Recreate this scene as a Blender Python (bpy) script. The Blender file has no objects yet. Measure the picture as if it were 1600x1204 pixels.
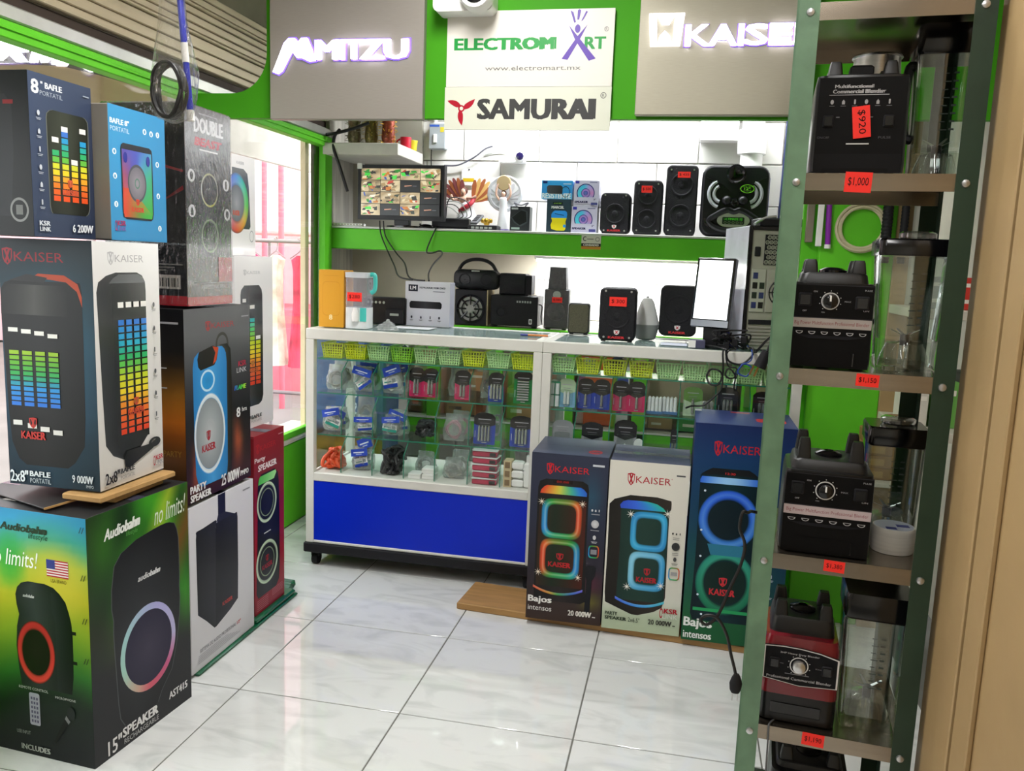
import bpy, bmesh, math, random
from mathutils import Vector as V, Matrix as M
random.seed(11)
SC = bpy.context.scene
COL = SC.collection
PI = math.pi

# ------------------------------------------------------------------ camera, world, lights, exposure
cam_d = bpy.data.cameras.new('camera'); cam = bpy.data.objects.new('camera', cam_d); COL.objects.link(cam)
cam_d.sensor_width = 36.0; cam_d.sensor_fit = 'HORIZONTAL'; cam_d.lens = 1297.7/1600*36; cam_d.clip_start = 0.02
yaw, pitch, roll, EYE = .200124, .147018, .037498, 1.285
cy, sy, cp, sp = math.cos(yaw), math.sin(yaw), math.cos(pitch), math.sin(pitch)
fwd = V((-sy*cp, cy*cp, -sp)); r0 = V((cy, sy, 0)); u0 = r0.cross(fwd)
rt = r0*math.cos(roll) + u0*math.sin(roll); up = u0*math.cos(roll) - r0*math.sin(roll)
cam.matrix_world = M(((rt.x, up.x, -fwd.x, 0), (rt.y, up.y, -fwd.y, 0), (rt.z, up.z, -fwd.z, EYE), (0, 0, 0, 1)))
SC.camera = cam

SC.view_settings.view_transform = 'Standard'
SC.view_settings.look = 'None'
SC.view_settings.gamma = 1.0
SC.view_settings.use_curve_mapping = False
SC.view_settings.exposure = 0.12
SC.cycles.max_bounces = 10
SC.cycles.transparent_max_bounces = 24
SC.cycles.glossy_bounces = 5
SC.cycles.sample_clamp_indirect = 6.0
SC.cycles.use_denoising = True

W = bpy.data.worlds.new('sky'); SC.world = W; W.use_nodes = True
bg = W.node_tree.nodes['Background']; bg.inputs[0].default_value = (0.93, 0.97, 1.0, 1); bg.inputs[1].default_value = 5.5

def area_light(name, loc, sx, sy_, power, color=(1, 1, 1), rot=(0, 0, 0), parent=None):
    d = bpy.data.lights.new(name, 'AREA'); d.shape = 'RECTANGLE'; d.size = sx; d.size_y = sy_; d.energy = power; d.color = color
    o = bpy.data.objects.new(name, d); COL.objects.link(o); o.location = loc; o.rotation_euler = rot
    if parent: o.parent = parent
    return o
CEILING_TUBE_W, WALL_TUBE_W, SHELF_TUBE_W = 21, 26, 13

# ------------------------------------------------------------------ colour and materials
def s2l(c):
    return c/12.92 if c <= .04045 else ((c+.055)/1.055)**2.4
def rgb(c):
    if isinstance(c, str):
        return tuple(int(c[i:i+2], 16)/255 for i in (0, 2, 4))
    return c
def lin(c):
    return tuple(s2l(x) for x in rgb(c))
def mix(a, b, t):
    a, b = rgb(a), rgb(b); t = max(0, min(1, t))
    return tuple(a[i]+(b[i]-a[i])*t for i in range(3))
def ramp(stops, t):
    if t <= stops[0][0]: return rgb(stops[0][1])
    for (p, a), (q, b) in zip(stops, stops[1:]):
        if t <= q: return mix(a, b, (t-p)/(q-p))
    return rgb(stops[-1][1])
MATS = {}
def mat(name, col, rough=.5, metal=0., var=.08, scale=12., bump=0., bscale=60., emit=0., spec=.5, stretch=None, coat=0.):
    """principled material with procedural noise tint and relief"""
    if name in MATS: return MATS[name]
    m = bpy.data.materials.new(name); m.use_nodes = True; MATS[name] = m
    nt = m.node_tree; b = nt.nodes['Principled BSDF']
    b.inputs['Roughness'].default_value = rough; b.inputs['Metallic'].default_value = metal
    b.inputs['Specular IOR Level'].default_value = spec; b.inputs['Coat Weight'].default_value = coat
    l = lin(col)
    tc = nt.nodes.new('ShaderNodeTexCoord'); src = tc.outputs['Object']
    if stretch:
        mp = nt.nodes.new('ShaderNodeMapping'); mp.inputs['Scale'].default_value = stretch
        nt.links.new(src, mp.inputs[0]); src = mp.outputs[0]
    n = nt.nodes.new('ShaderNodeTexNoise'); n.inputs['Scale'].default_value = scale; n.inputs['Detail'].default_value = 5
    nt.links.new(src, n.inputs['Vector'])
    r = nt.nodes.new('ShaderNodeValToRGB')
    r.color_ramp.elements[0].position = .3; r.color_ramp.elements[1].position = .7
    r.color_ramp.elements[0].color = tuple(x*(1-var) for x in l)+(1,); r.color_ramp.elements[1].color = tuple(min(1, x*(1+var)) for x in l)+(1,)
    nt.links.new(n.outputs['Fac'], r.inputs[0]); nt.links.new(r.outputs[0], b.inputs['Base Color'])
    if bump:
        n2 = nt.nodes.new('ShaderNodeTexNoise'); n2.inputs['Scale'].default_value = bscale; nt.links.new(src, n2.inputs['Vector'])
        bp = nt.nodes.new('ShaderNodeBump'); bp.inputs['Strength'].default_value = bump; bp.inputs['Distance'].default_value = .002
        nt.links.new(n2.outputs['Fac'], bp.inputs['Height']); nt.links.new(bp.outputs[0], b.inputs['Normal'])
    if emit:
        b.inputs['Emission Color'].default_value = l+(1,); b.inputs['Emission Strength'].default_value = emit
    return m
def mat_print(name, rough=.35, emit=0., spec=.5, coat=0.):
    """printed card / screen: colour from the mesh's colour attribute"""
    m = bpy.data.materials.new(name); m.use_nodes = True; nt = m.node_tree; b = nt.nodes['Principled BSDF']
    a = nt.nodes.new('ShaderNodeVertexColor'); a.layer_name = 'ink'
    b.inputs['Roughness'].default_value = rough; b.inputs['Specular IOR Level'].default_value = spec; b.inputs['Coat Weight'].default_value = coat
    b.inputs['Coat Roughness'].default_value = .08
    if emit:
        b.inputs['Base Color'].default_value = (.01, .01, .01, 1)
        nt.links.new(a.outputs[0], b.inputs['Emission Color']); b.inputs['Emission Strength'].default_value = emit
    else:
        nt.links.new(a.outputs[0], b.inputs['Base Color'])
    return m
def mat_glass(name, tint=(1, 1, 1), refl=1.0, rough=.02, haze=0., hazecol=(.8, .85, .85), ior=1.5, wrinkle=0., wscale=25.):
    """thin sheet of glass or clear plastic: fresnel mirror over a tinted pass-through"""
    m = bpy.data.materials.new(name); m.use_nodes = True; nt = m.node_tree; nt.nodes.remove(nt.nodes['Principled BSDF'])
    out = nt.nodes['Material Output']
    t = nt.nodes.new('ShaderNodeBsdfTransparent'); t.inputs[0].default_value = tuple(tint)+(1,)
    body = t.outputs[0]
    if haze:
        d = nt.nodes.new('ShaderNodeBsdfDiffuse'); d.inputs[0].default_value = tuple(hazecol)+(1,)
        n = nt.nodes.new('ShaderNodeTexNoise'); n.inputs['Scale'].default_value = 14; n.inputs['Detail'].default_value = 4
        mr = nt.nodes.new('ShaderNodeMapRange'); mr.inputs['From Min'].default_value = .3; mr.inputs['From Max'].default_value = .75
        mr.inputs['To Min'].default_value = haze*.5; mr.inputs['To Max'].default_value = min(1, haze*1.5)
        nt.links.new(n.outputs['Fac'], mr.inputs[0])
        x = nt.nodes.new('ShaderNodeMixShader'); nt.links.new(mr.outputs[0], x.inputs[0])
        nt.links.new(t.outputs[0], x.inputs[1]); nt.links.new(d.outputs[0], x.inputs[2]); body = x.outputs[0]
    g = nt.nodes.new('ShaderNodeBsdfGlossy'); g.inputs['Roughness'].default_value = rough
    f = nt.nodes.new('ShaderNodeFresnel')
    ge = nt.nodes.new('ShaderNodeNewGeometry'); io = nt.nodes.new('ShaderNodeMapRange')      # a sheet reflects alike from both sides
    io.inputs['To Min'].default_value = ior; io.inputs['To Max'].default_value = 1/ior
    nt.links.new(ge.outputs['Backfacing'], io.inputs[0]); nt.links.new(io.outputs[0], f.inputs['IOR'])
    if wrinkle:
        n2 = nt.nodes.new('ShaderNodeTexNoise'); n2.inputs['Scale'].default_value = wscale; n2.inputs['Detail'].default_value = 3
        bp = nt.nodes.new('ShaderNodeBump'); bp.inputs['Strength'].default_value = wrinkle; bp.inputs['Distance'].default_value = .01
        nt.links.new(n2.outputs['Fac'], bp.inputs['Height'])
        nt.links.new(bp.outputs[0], g.inputs['Normal']); nt.links.new(bp.outputs[0], f.inputs['Normal'])
    mu = nt.nodes.new('ShaderNodeMath'); mu.operation = 'MULTIPLY'; mu.inputs[1].default_value = refl; mu.use_clamp = True
    nt.links.new(f.outputs[0], mu.inputs[0])
    x2 = nt.nodes.new('ShaderNodeMixShader'); nt.links.new(mu.outputs[0], x2.inputs[0])
    nt.links.new(body, x2.inputs[1]); nt.links.new(g.outputs[0], x2.inputs[2]); nt.links.new(x2.outputs[0], out.inputs[0])
    return m

INK = mat_print('printed_card', .36, spec=.25)
INK_GLOSS = mat_print('printed_gloss', .18, spec=.5, coat=.3)
INK_MATT = mat_print('printed_matt', .7, spec=.2)
INK_DARK = mat_print('printed_dark_plastic', .5, spec=.15)
SCREEN = mat_print('lit_screen', .3, emit=1.0)
GLASS = mat_glass('window_glass', (.97, .985, .975), 1.0)
CASE_GLASS = mat_glass('case_glass', (.985, .995, .99), .7)
SHELF_GLASS = mat_glass('shelf_glass', (.92, .975, .95), .8)
JAR = mat_glass('clear_jar_plastic', (.92, .95, .935), 2.2, .04)
WRAP = mat_glass('clear_wrap', (.97, .97, .97), 1.8, .10, haze=.025, wrinkle=.6, wscale=18)
BAGM = mat_glass('clear_bag', (.90, .92, .93), 2.2, .15, haze=.20, hazecol=(.80, .84, .84), wrinkle=.8, wscale=40)

# ------------------------------------------------------------------ mesh builder
class MB:
    def __init__(s): s.v = []; s.f = []
    def add(s, vs, fs):
        o = len(s.v); s.v += [tuple(v) for v in vs]; s.f += [tuple(o+i for i in f) for f in fs]; return s
    def box(s, x0, y0, z0, x1, y1, z1, c=0.):
        if c <= 0:
            return s.add([(x0,y0,z0),(x1,y0,z0),(x1,y1,z0),(x0,y1,z0),(x0,y0,z1),(x1,y0,z1),(x1,y1,z1),(x0,y1,z1)],
                         [(3,2,1,0),(4,5,6,7),(0,1,5,4),(1,2,6,5),(2,3,7,6),(3,0,4,7)])
        def rg(i, z): return [V((x, y, z)) for x, y in ((x0+i+c*(i == 0), y0+i), (x1-i-c*(i == 0), y0+i), (x1-i, y0+i+c*(i == 0)), (x1-i, y1-i-c*(i == 0)), (x1-i-c*(i == 0), y1-i), (x0+i+c*(i == 0), y1-i), (x0+i, y1-i-c*(i == 0)), (x0+i, y0+i+c*(i == 0)))]
        def rr(ins, z):
            k = c*.6
            return [V(p) for p in ((x0+ins+k, y0+ins, z), (x1-ins-k, y0+ins, z), (x1-ins, y0+ins+k, z), (x1-ins, y1-ins-k, z), (x1-ins-k, y1-ins, z), (x0+ins+k, y1-ins, z), (x0+ins, y1-ins-k, z), (x0+ins, y0+ins+k, z))]
        return s.loft([rr(c, z0), rr(0, z0+c), rr(0, z1-c), rr(c, z1)])
    def loft(s, rings, cap=True, closed=True):
        n = len(rings[0]); o = len(s.v)
        for r in rings: s.v += [tuple(p) for p in r]
        for k in range(len(rings)-1):
            a, b = o+k*n, o+(k+1)*n
            for i in range(n if closed else n-1):
                j = (i+1) % n; s.f.append((a+i, a+j, b+j, b+i))
        if cap:
            s.f.append(tuple(o+i for i in reversed(range(n)))); s.f.append(tuple(o+(len(rings)-1)*n+i for i in range(n)))
        return s
    def cyl(s, p0, p1, r0, r1=None, n=14, cap=True):
        p0, p1 = V(p0), V(p1); r1 = r0 if r1 is None else r1
        d = (p1-p0).normalized(); a = d.orthogonal().normalized(); b = d.cross(a)
        R = lambda p, r: [p+(a*math.cos(2*PI*i/n)+b*math.sin(2*PI*i/n))*r for i in range(n)]
        return s.loft([R(p0, r0), R(p1, r1)], cap)
    def lathe(s, prof, c=(0, 0, 0), n=24, cap=True, axis='z', sx=1., sy=1.):
        c = V(c); rings = []
        for r, z in prof:
            ring = []
            for i in range(n):
                a = 2*PI*i/n; p = (r*math.cos(a)*sx, r*math.sin(a)*sy, z)
                if axis == 'y': p = (p[0], -z, p[1])
                if axis == 'x': p = (z, p[0], p[1])
                ring.append(c+V(p))
            rings.append(ring)
        return s.loft(rings, cap)
    def ball(s, c, r, sc=(1, 1, 1), n=12):
        m = n//2; prof = [(max(1e-5, math.sin(PI*k/m)), -math.cos(PI*k/m)) for k in range(m+1)]; c = V(c); rings = []
        for q, z in prof: rings.append([c+V((q*math.cos(2*PI*i/n)*r*sc[0], q*math.sin(2*PI*i/n)*r*sc[1], z*r*sc[2])) for i in range(n)])
        return s.loft(rings)
    def tube(s, pts, r, n=6, smooth=6, closed=False):
        pts = [V(p) for p in pts]
        if smooth and len(pts) > 2:
            q = []; L = len(pts)
            rng = range(L if closed else L-1)
            for i in rng:
                if closed: a, b, c, d = pts[i-1], pts[i], pts[(i+1) % L], pts[(i+2) % L]
                else: a, b, c, d = pts[max(0, i-1)], pts[i], pts[i+1], pts[min(L-1, i+2)]
                for k in range(smooth):
                    t = k/smooth
                    q.append(.5*((2*b)+(c-a)*t+(2*a-5*b+4*c-d)*t*t+(3*b-a-3*c+d)*t**3))
            if not closed: q.append(pts[-1])
            pts = q
        L = len(pts); rings = []; prev = None
        for i, p in enumerate(pts):
            d = (pts[(i+1) % L]-pts[i-1]) if closed else pts[min(L-1, i+1)]-pts[max(0, i-1)]
            if d.length < 1e-9: d = V((0, 0, 1))
            d.normalize()
            a = d.orthogonal() if prev is None else prev-d*prev.dot(d)
            if a.length < 1e-6: a = d.orthogonal()
            a.normalize(); prev = a; b = d.cross(a)
            rings.append([p+(a*math.cos(2*PI*k/n)+b*math.sin(2*PI*k/n))*r for k in range(n)])
        if closed: rings.append(rings[0])
        return s.loft(rings, not closed)
    def prism(s, pts, d0, d1, axis='y'):
        """2D outline pts; axis y: (x,z) outline swept y d0..d1; z: (x,y); x: (y,z)"""
        def P(p, d): return {'y': (p[0], d, p[1]), 'z': (p[0], p[1], d), 'x': (d, p[0], p[1])}[axis]
        return s.loft([[P(p, d0) for p in pts], [P(p, d1) for p in pts]])
    def xf(s, mtx):
        s.v = [tuple(mtx @ V(v)) for v in s.v]; return s
def rrect(x0, y0, x1, y1, r, n=5):
    out = []
    for cx, cy_, a in ((x1-r, y1-r, 0), (x0+r, y1-r, 90), (x0+r, y0+r, 180), (x1-r, y0+r, 270)):
        for k in range(n+1):
            t = math.radians(a+90*k/n); out.append((cx+r*math.cos(t), cy_+r*math.sin(t)))
    return out
def circ(cx, cy_, r, n=24, ry=None):
    return [(cx+r*math.cos(2*PI*i/n), cy_+(ry or r)*math.sin(2*PI*i/n)) for i in range(n)]

def obj(name, mb, material, parent=None, smooth=35, **kw):
    me = bpy.data.meshes.new(name); me.from_pydata(mb.v, [], mb.f)
    bm = bmesh.new(); bm.from_mesh(me); bmesh.ops.recalc_face_normals(bm, faces=bm.faces); bm.to_mesh(me); bm.free()
    if smooth:
        me.shade_smooth(); me.set_sharp_from_angle(angle=math.radians(smooth))
    me.materials.append(material)
    o = bpy.data.objects.new(name, me); COL.objects.link(o)
    if parent: o.parent = parent
    for k, v in kw.items(): o[k] = v
    return o
def struct(name, mb, material, parent=None, **kw):
    o = obj(name, mb, material, parent, **kw)
    if not parent: o['kind'] = 'structure'
    return o
def thing(name, label, cat, loc=(0, 0, 0), rz=0., group=None, rx=0.):
    o = bpy.data.objects.new(name, None); COL.objects.link(o); o.empty_display_size = .05
    o.location = loc; o.rotation_euler = (rx, 0, rz); o['label'] = label; o['category'] = cat
    if group: o['group'] = group
    return o
def tag(o, label, cat, group=None):
    o['label'] = label; o['category'] = cat
    if group: o['group'] = group
    return o
def copy_tree(o, parent=None):
    c = o.copy(); COL.objects.link(c); c.parent = parent
    for ch in list(o.children): copy_tree(ch, c)
    return c

# ------------------------------------------------------------------ flat print: coloured polygons on a face, 0..1 across and up
_TXT = {}
def text_mesh(s, bold=0., shear=0.):
    bold = min(bold, .02); k = (s, bold, shear)
    if k in _TXT: return _TXT[k]
    cu = bpy.data.curves.new('t', 'FONT'); cu.body = s; cu.offset = bold; cu.shear = shear; cu.resolution_u = 2; cu.fill_mode = 'FRONT'
    o = bpy.data.objects.new('t', cu)
    me = bpy.data.meshes.new_from_object(o)
    vs = [(v.co.x, v.co.y) for v in me.vertices]; fs = [tuple(p.vertices) for p in me.polygons]
    bpy.data.objects.remove(o); bpy.data.meshes.remove(me); bpy.data.curves.remove(cu)
    x0 = min(v[0] for v in vs); x1 = max(v[0] for v in vs); y0 = min(v[1] for v in vs); y1 = max(v[1] for v in vs)
    _TXT[k] = ([((x-x0)/(x1-x0), (y-y0)/(y1-y0)) for x, y in vs], fs)
    return _TXT[k]
class Art:
    STEP = 4e-5
    def __init__(s, w, h): s.w, s.h = w, h; s.v = []; s.f = []; s.c = []; s.k = 0
    def raw(s, vs, fs, cols):
        s.k += 1; o = len(s.v)
        s.v += [(u*s.w, v*s.h, s.k*s.STEP) for u, v in vs]; s.c += [lin(c) for c in cols]; s.f += [tuple(o+i for i in f) for f in fs]
        return s
    def poly(s, pts, col):
        return s.raw(pts, [tuple(range(len(pts)))], [col(u, v) if callable(col) else col for u, v in pts])
    def rect(s, u0, v0, u1, v1, col): return s.poly([(u0, v0), (u1, v0), (u1, v1), (u0, v1)], col)
    def rr(s, u0, v0, u1, v1, r, col):
        a = s.w/s.h; pts = [(u, v) for u, v in rrect(u0, v0/a, u1, v1/a, r, 4)]
        return s.poly([(u, v*a) for u, v in pts], col)
    def grid(s, u0, v0, u1, v1, nx, ny, fn):
        vs = []; fs = []
        for j in range(ny+1):
            for i in range(nx+1): vs.append((u0+(u1-u0)*i/nx, v0+(v1-v0)*j/ny))
        for j in range(ny):
            for i in range(nx): a = j*(nx+1)+i; fs.append((a, a+1, a+nx+2, a+nx+1))
        return s.raw(vs, fs, [fn(u, v) for u, v in vs])
    def band(s, rows, fn, nx=6):
        """shape given as rows (v, uL, uR); fn(u, v, t) colour, t 0..1 across"""
        vs = []; cs = []; fs = []
        for v, a, b in rows:
            for i in range(nx+1):
                t = i/nx; u = a+(b-a)*t; vs.append((u, v)); cs.append(fn(u, v, t) if callable(fn) else fn)
        for j in range(len(rows)-1):
            for i in range(nx): k = j*(nx+1)+i; fs.append((k, k+1, k+nx+2, k+nx+1))
        return s.raw(vs, fs, cs)
    def ell(s, cu, cv, ru, rv, col, n=28): return s.poly([(cu+ru*math.cos(2*PI*i/n), cv+rv*math.sin(2*PI*i/n)) for i in range(n)], col)
    def disc(s, cu, cv, ru, rv, c0, c1, n=28, m=4):
        """radial gradient, c0 centre to c1 rim"""
        vs = [(cu, cv)]; cs = [c0]; fs = []
        for j in range(1, m+1):
            for i in range(n): a = 2*PI*i/n; vs.append((cu+ru*j/m*math.cos(a), cv+rv*j/m*math.sin(a))); cs.append(mix(c0, c1, j/m))
        for i in range(n): fs.append((0, 1+i, 1+(i+1) % n))
        for j in range(m-1):
            for i in range(n): a = 1+j*n; b = a+n; k = (i+1) % n; fs.append((a+i, b+i, b+k, a+k))
        return s.raw(vs, fs, cs)
    def ring(s, cu, cv, ru, rv, t, col, p=2., n=44, prof=None):
        """ring of relative thickness t; p>2 squares it; col(angle) or colour; prof: list of (radius factor, blend, other colour)"""
        def sq(x): return math.copysign(abs(x)**(2/p), x)
        prof = prof or [(1, 0, None), (1-t, 0, None)]
        vs = []; cs = []; fs = []
        for rf, bl, oc in prof:
            for i in range(n):
                a = 2*PI*i/n; vs.append((cu+ru*rf*sq(math.cos(a)), cv+rv*rf*sq(math.sin(a))))
                c = col(a) if callable(col) else col
                cs.append(mix(c, oc, bl) if oc else rgb(c))
        for j in range(len(prof)-1):
            for i in range(n): k = (i+1) % n; fs.append((j*n+i, j*n+k, (j+1)*n+k, (j+1)*n+i))
        return s.raw(vs, fs, cs)
    def text(s, st, u0, v0, u1, v1, col, bold=.0, shear=0., slope=0., flip=False):
        vs, fs = text_mesh(st, 0., shear)
        if bold > .015:
            e = min(.09, bold*2.0)/max(1, len(st))*(u1-u0); ev = e*s.w/s.h*.45
            for k, j in ((-1, -1), (1, -1), (-1, 1), (1, 1)): s.raw([(u0+x*(u1-u0)*.97+k*e, v0+y*(v1-v0)*.97+slope*x+j*ev) for x, y in vs], fs, [col(u0+x*(u1-u0), v0) if callable(col) else col for x, y in vs])
        q = [(u0+x*(u1-u0), v0+y*(v1-v0)+slope*x) for x, y in vs]
        return s.raw(q, fs, [col(u, v) if callable(col) else col for u, v in q])
    def arc(s, u0, u1, ve, vm, th, fn, n=14):
        """curved strip from edge height ve to middle height vm"""
        vs = []; cs = []
        for i in range(n+1):
            t = i/n; v = ve+(vm-ve)*(1-(2*t-1)**2); vs += [(u0+(u1-u0)*t, v), (u0+(u1-u0)*t, v+th)]; c = fn(t) if callable(fn) else fn; cs += [c, mix(c, 'ffffff', .25)]
        return s.raw(vs, [(2*i, 2*i+2, 2*i+3, 2*i+1) for i in range(n)], cs)
    def star(s, u, v, r, col='ffffff'):
        a = s.w/s.h
        for k in range(4):
            t = PI*k/4+.2; d = (math.cos(t)*r, math.sin(t)*r); nn = (-d[1]*.09, d[0]*.09)
            s.poly([(u-d[0], v-d[1]*a), (u+nn[0], v+nn[1]*a), (u+d[0], v+d[1]*a), (u-nn[0], v-nn[1]*a)], col)
        return s.ell(u, v, r*.22, r*.22*a, col, 10)
    def build(s, name, parent, origin, ua, va, material=None, **kw):
        ua, va = V(ua), V(va); n = ua.cross(va); o = V(origin)
        me = bpy.data.meshes.new(name); me.from_pydata([tuple(o+ua*x+va*y+n*z) for x, y, z in s.v], [], s.f)
        at = me.color_attributes.new('ink', 'FLOAT_COLOR', 'POINT')
        at.data.foreach_set('color', [q for c in s.c for q in (*c, 1.0)])
        me.materials.append(material or INK)
        ob = bpy.data.objects.new(name, me); COL.objects.link(ob)
        if parent: ob.parent = parent
        for k, v in kw.items(): ob[k] = v
        return ob

# ------------------------------------------------------------------ common materials
GREEN = mat('green_paint', '62c62a', .5, spec=.25, var=.10, scale=5, bump=.25, bscale=30)
GREEN_DK = mat('green_panel_paint', '3d8f12', .6, spec=.15, var=.08, scale=3)
WHITE_W = mat('white_masonry_paint', 'e6e4df', .75, var=.05, scale=4, bump=.4, bscale=40)
GREY_W = mat('grey_plaster', 'b9b3a6', .8, var=.14, scale=3, bump=.4, bscale=30)
ALU = mat('white_aluminium', 'd9d9d2', .4, var=.04, scale=8)
BLK = mat('black_plastic', '141418', .42, spec=.35, var=.15, scale=30)
BLK_M = mat('black_matt', '18181c', .65, spec=.3, var=.15, scale=40)
BLK_G = mat('black_gloss', '0c0c0f', .15, var=.1)
WIRE = mat('black_cable', '101012', .5)
TAGRED = mat('red_price_card', 'ff2a1e', .6, var=.06, emit=0.)
SILVER = mat('brushed_silver', 'c9c9cb', .3, 1., var=.06, stretch=(1, 1, 40))
WHITE_P = mat('white_plastic', 'eeeeec', .4, var=.03)
CARD = mat('brown_cardboard', 'b08a55', .8, var=.12, scale=20, bump=.2, bscale=90)
LEDW = mat('led_white', 'ffffff', .5, emit=14., var=0)
# ------------------------------------------------------------------ the room
def marble():
    m = bpy.data.materials.new('marble_tile'); m.use_nodes = True; nt = m.node_tree; b = nt.nodes['Principled BSDF']
    tc = nt.nodes.new('ShaderNodeTexCoord'); oi = nt.nodes.new('ShaderNodeObjectInfo')
    sc = nt.nodes.new('ShaderNodeVectorMath'); sc.operation = 'SCALE'; sc.inputs[0].default_value = (37, 53, 11); nt.links.new(oi.outputs['Random'], sc.inputs['Scale'])
    ad = nt.nodes.new('ShaderNodeVectorMath'); nt.links.new(tc.outputs['Object'], ad.inputs[0]); nt.links.new(sc.outputs[0], ad.inputs[1])
    mp = nt.nodes.new('ShaderNodeMapping'); mp.inputs['Rotation'].default_value = (0, 0, .6); mp.inputs['Scale'].default_value = (3.2, 8, 3); nt.links.new(ad.outputs[0], mp.inputs[0])
    n = nt.nodes.new('ShaderNodeTexNoise'); n.inputs['Scale'].default_value = 1.2; n.inputs['Detail'].default_value = 8; n.inputs['Distortion'].default_value = 1.6
    nt.links.new(mp.outputs[0], n.inputs['Vector'])
    r = nt.nodes.new('ShaderNodeValToRGB'); e = r.color_ramp.elements
    e[0].position = .30; e[0].color = lin('cdd0cf')+(1,); e[1].position = .52; e[1].color = lin('dfe1e0')+(1,)
    x = r.color_ramp.elements.new(.44); x.color = lin('d8dad9')+(1,)
    nt.links.new(n.outputs['Fac'], r.inputs[0]); nt.links.new(r.outputs[0], b.inputs['Base Color'])
    b.inputs['Roughness'].default_value = .03; b.inputs['Specular IOR Level'].default_value = .7
    return m
floor = struct('floor', MB().box(-1.8, -3, -.06, 1.02, 4.4, -.0025), mat('grout', '6d6d68', .8))
MAR = marble(); S0 = .5; G = .0022; X0, Y0 = -1.2205, 2.1087
def tile_mesh(w): return MB().box(G, G, -.004, w-G, S0-G, 0, .0012)
proto = None
for j in range(-5, 5):
    for i in range(-1, 4):
        if proto is None: o = proto = obj('floor_tile', tile_mesh(S0), MAR, floor)
        else: o = proto.copy(); COL.objects.link(o)
        o.location = (X0+i*S0, Y0+j*S0, 0)
    o = obj('floor_tile', MB().box(.44, G, -.004, S0-G, S0-G, 0, .0012), MAR, floor); o.location = (X0-2*S0, Y0+j*S0, 0)

wb = struct('wall_back', MB().box(-1.85, 4.335, 0, 1.05, 4.42, 2.6), mat('mortar', 'e2e0da', .85))
bw, bh = .40, .20; first = None
for r in range(13):
    for k in range(-1, 8):
        x = -1.78+k*bw+(.2 if r % 2 else 0); a, b_ = max(x, -1.78), min(x+bw, 1.0)
        if b_-a < .05: continue
        if b_-a > bw-.01 and first: o = first.copy(); COL.objects.link(o)
        else:
            o = obj('block', MB().box(.0025, 0, .0025, b_-a-.0025, .02, bh-.0025, .003), WHITE_W, wb)
            if b_-a > bw-.01: first = o
        o.location = (a, 4.318+.0015*((r*7+k*3) % 3), r*bh)
struct('wall_left', MB().box(-1.86, 3.985, 0, -1.78, 4.335, 2.6), mat('stained_wall', 'a9a69d', .8, var=.3, scale=4, stretch=(1, 6, .6)))
struct('wall_right', MB().box(1.0, 1.66, 0, 1.08, 4.335, 2.6), GREY_W)
struct('ceiling', MB().box(-1.86, -3, 2.55, 1.08, 4.42, 2.63), mat('ceiling_paint', '8a8672', .85))
struct('wall_unseen_rear', MB().box(-1.86, -2.6, 0, 1.08, -2.5, 2.55), GREY_W)  # unseen wall added behind the camera to keep daylight out
struct('wall_unseen_left', MB().box(-1.86, -2.5, 0, -1.78, 1.02, 2.55), GREY_W)  # unseen wall added in place of glazing to cut light at the front
# near right jamb, cream paint with grooved casing
BEIGE = mat('cream_paint', 'a88d63', .5, var=.06, scale=5, bump=.3, bscale=35)
jamb = struct('wall_front', MB().box(.506, -1.5, 0, 1.08, 1.655, 2.55), BEIGE)
struct('casing_bead', MB().box(.494, 1.46, 0, .506, 1.478, 2.5, .004), BEIGE, jamb)
struct('casing_board', MB().box(.4985, 1.485, 0, .506, 1.54, 2.5, .002), BEIGE, jamb)
struct('casing_board', MB().box(.496, 1.38, 0, .506, 1.45, 2.5, .004), BEIGE, jamb)
struct('casing_groove', MB().box(.5045, 1.45, 0, .5062, 1.46, 2.5), mat('groove_dark_brown', '5c4a2c', .9), jamb)  # dark brown strip laid in the groove

# shopfront on the left: green parapet, frame, glass, roller shutter housing
struct('wall_parapet', MB().box(-1.90, 1.02, 0, -1.78, 3.985, .40, .006), GREEN)
struct('trim_1', MB().box(-1.99, 1.02, .40, -1.775, 3.985, .42, .003), mat('pale_sill', 'd8d2c4', .6))
fr = struct('window_1', MB().box(-1.800, 3.905, .42, -1.765, 3.985, 1.862, .003), GREEN)          # post
struct('window_rail', MB().box(-1.815, 1.02, 1.812, -1.768, 3.985, 1.858, .003), GREEN, fr)
struct('window_rail', MB().box(-1.815, 1.02, .42, -1.785, 3.905, .45, .003), GREEN, fr)
struct('window_rail_lip', MB().box(-1.768, 1.02, 1.834, -1.762, 3.985, 1.842, .001), GREEN, fr)
struct('mullion', MB().box(-1.81, 1.02, .45, -1.785, 1.05, 1.812, .003), GREEN, fr)
struct('pane', MB().box(-1.803, 1.05, .45, -1.797, 3.905, 1.812), GLASS, fr)
struct('trim_2', MB().box(-1.82, 1.02, 1.862, -1.772, 3.985, 1.902, .004), mat('galvanised_channel', 'c8cac4', .35, .6, stretch=(1, 1, 1)))
struct('trim_3', MB().box(-1.85, 1.02, 1.902, -1.80, 3.985, 1.938, .002), mat('dark_slot', '33261c', .7))
shut = tag(obj('roller_shutter', MB().box(-1.88, 1.02, 1.938, -1.80, 3.985, 2.215), mat('shutter_back', '6f6654', .6)),
           'long tan roller shutter of ribbed slats above the left window', 'shutter')
SL = mat('shutter_tan', 'b5a88c', .42, .25, var=.07, scale=6, stretch=(1, .3, 8))
zz = [1.940, 1.968, 2.004, 2.046, 2.060, 2.086, 2.116, 2.142, 2.156, 2.184, 2.212]
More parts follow.
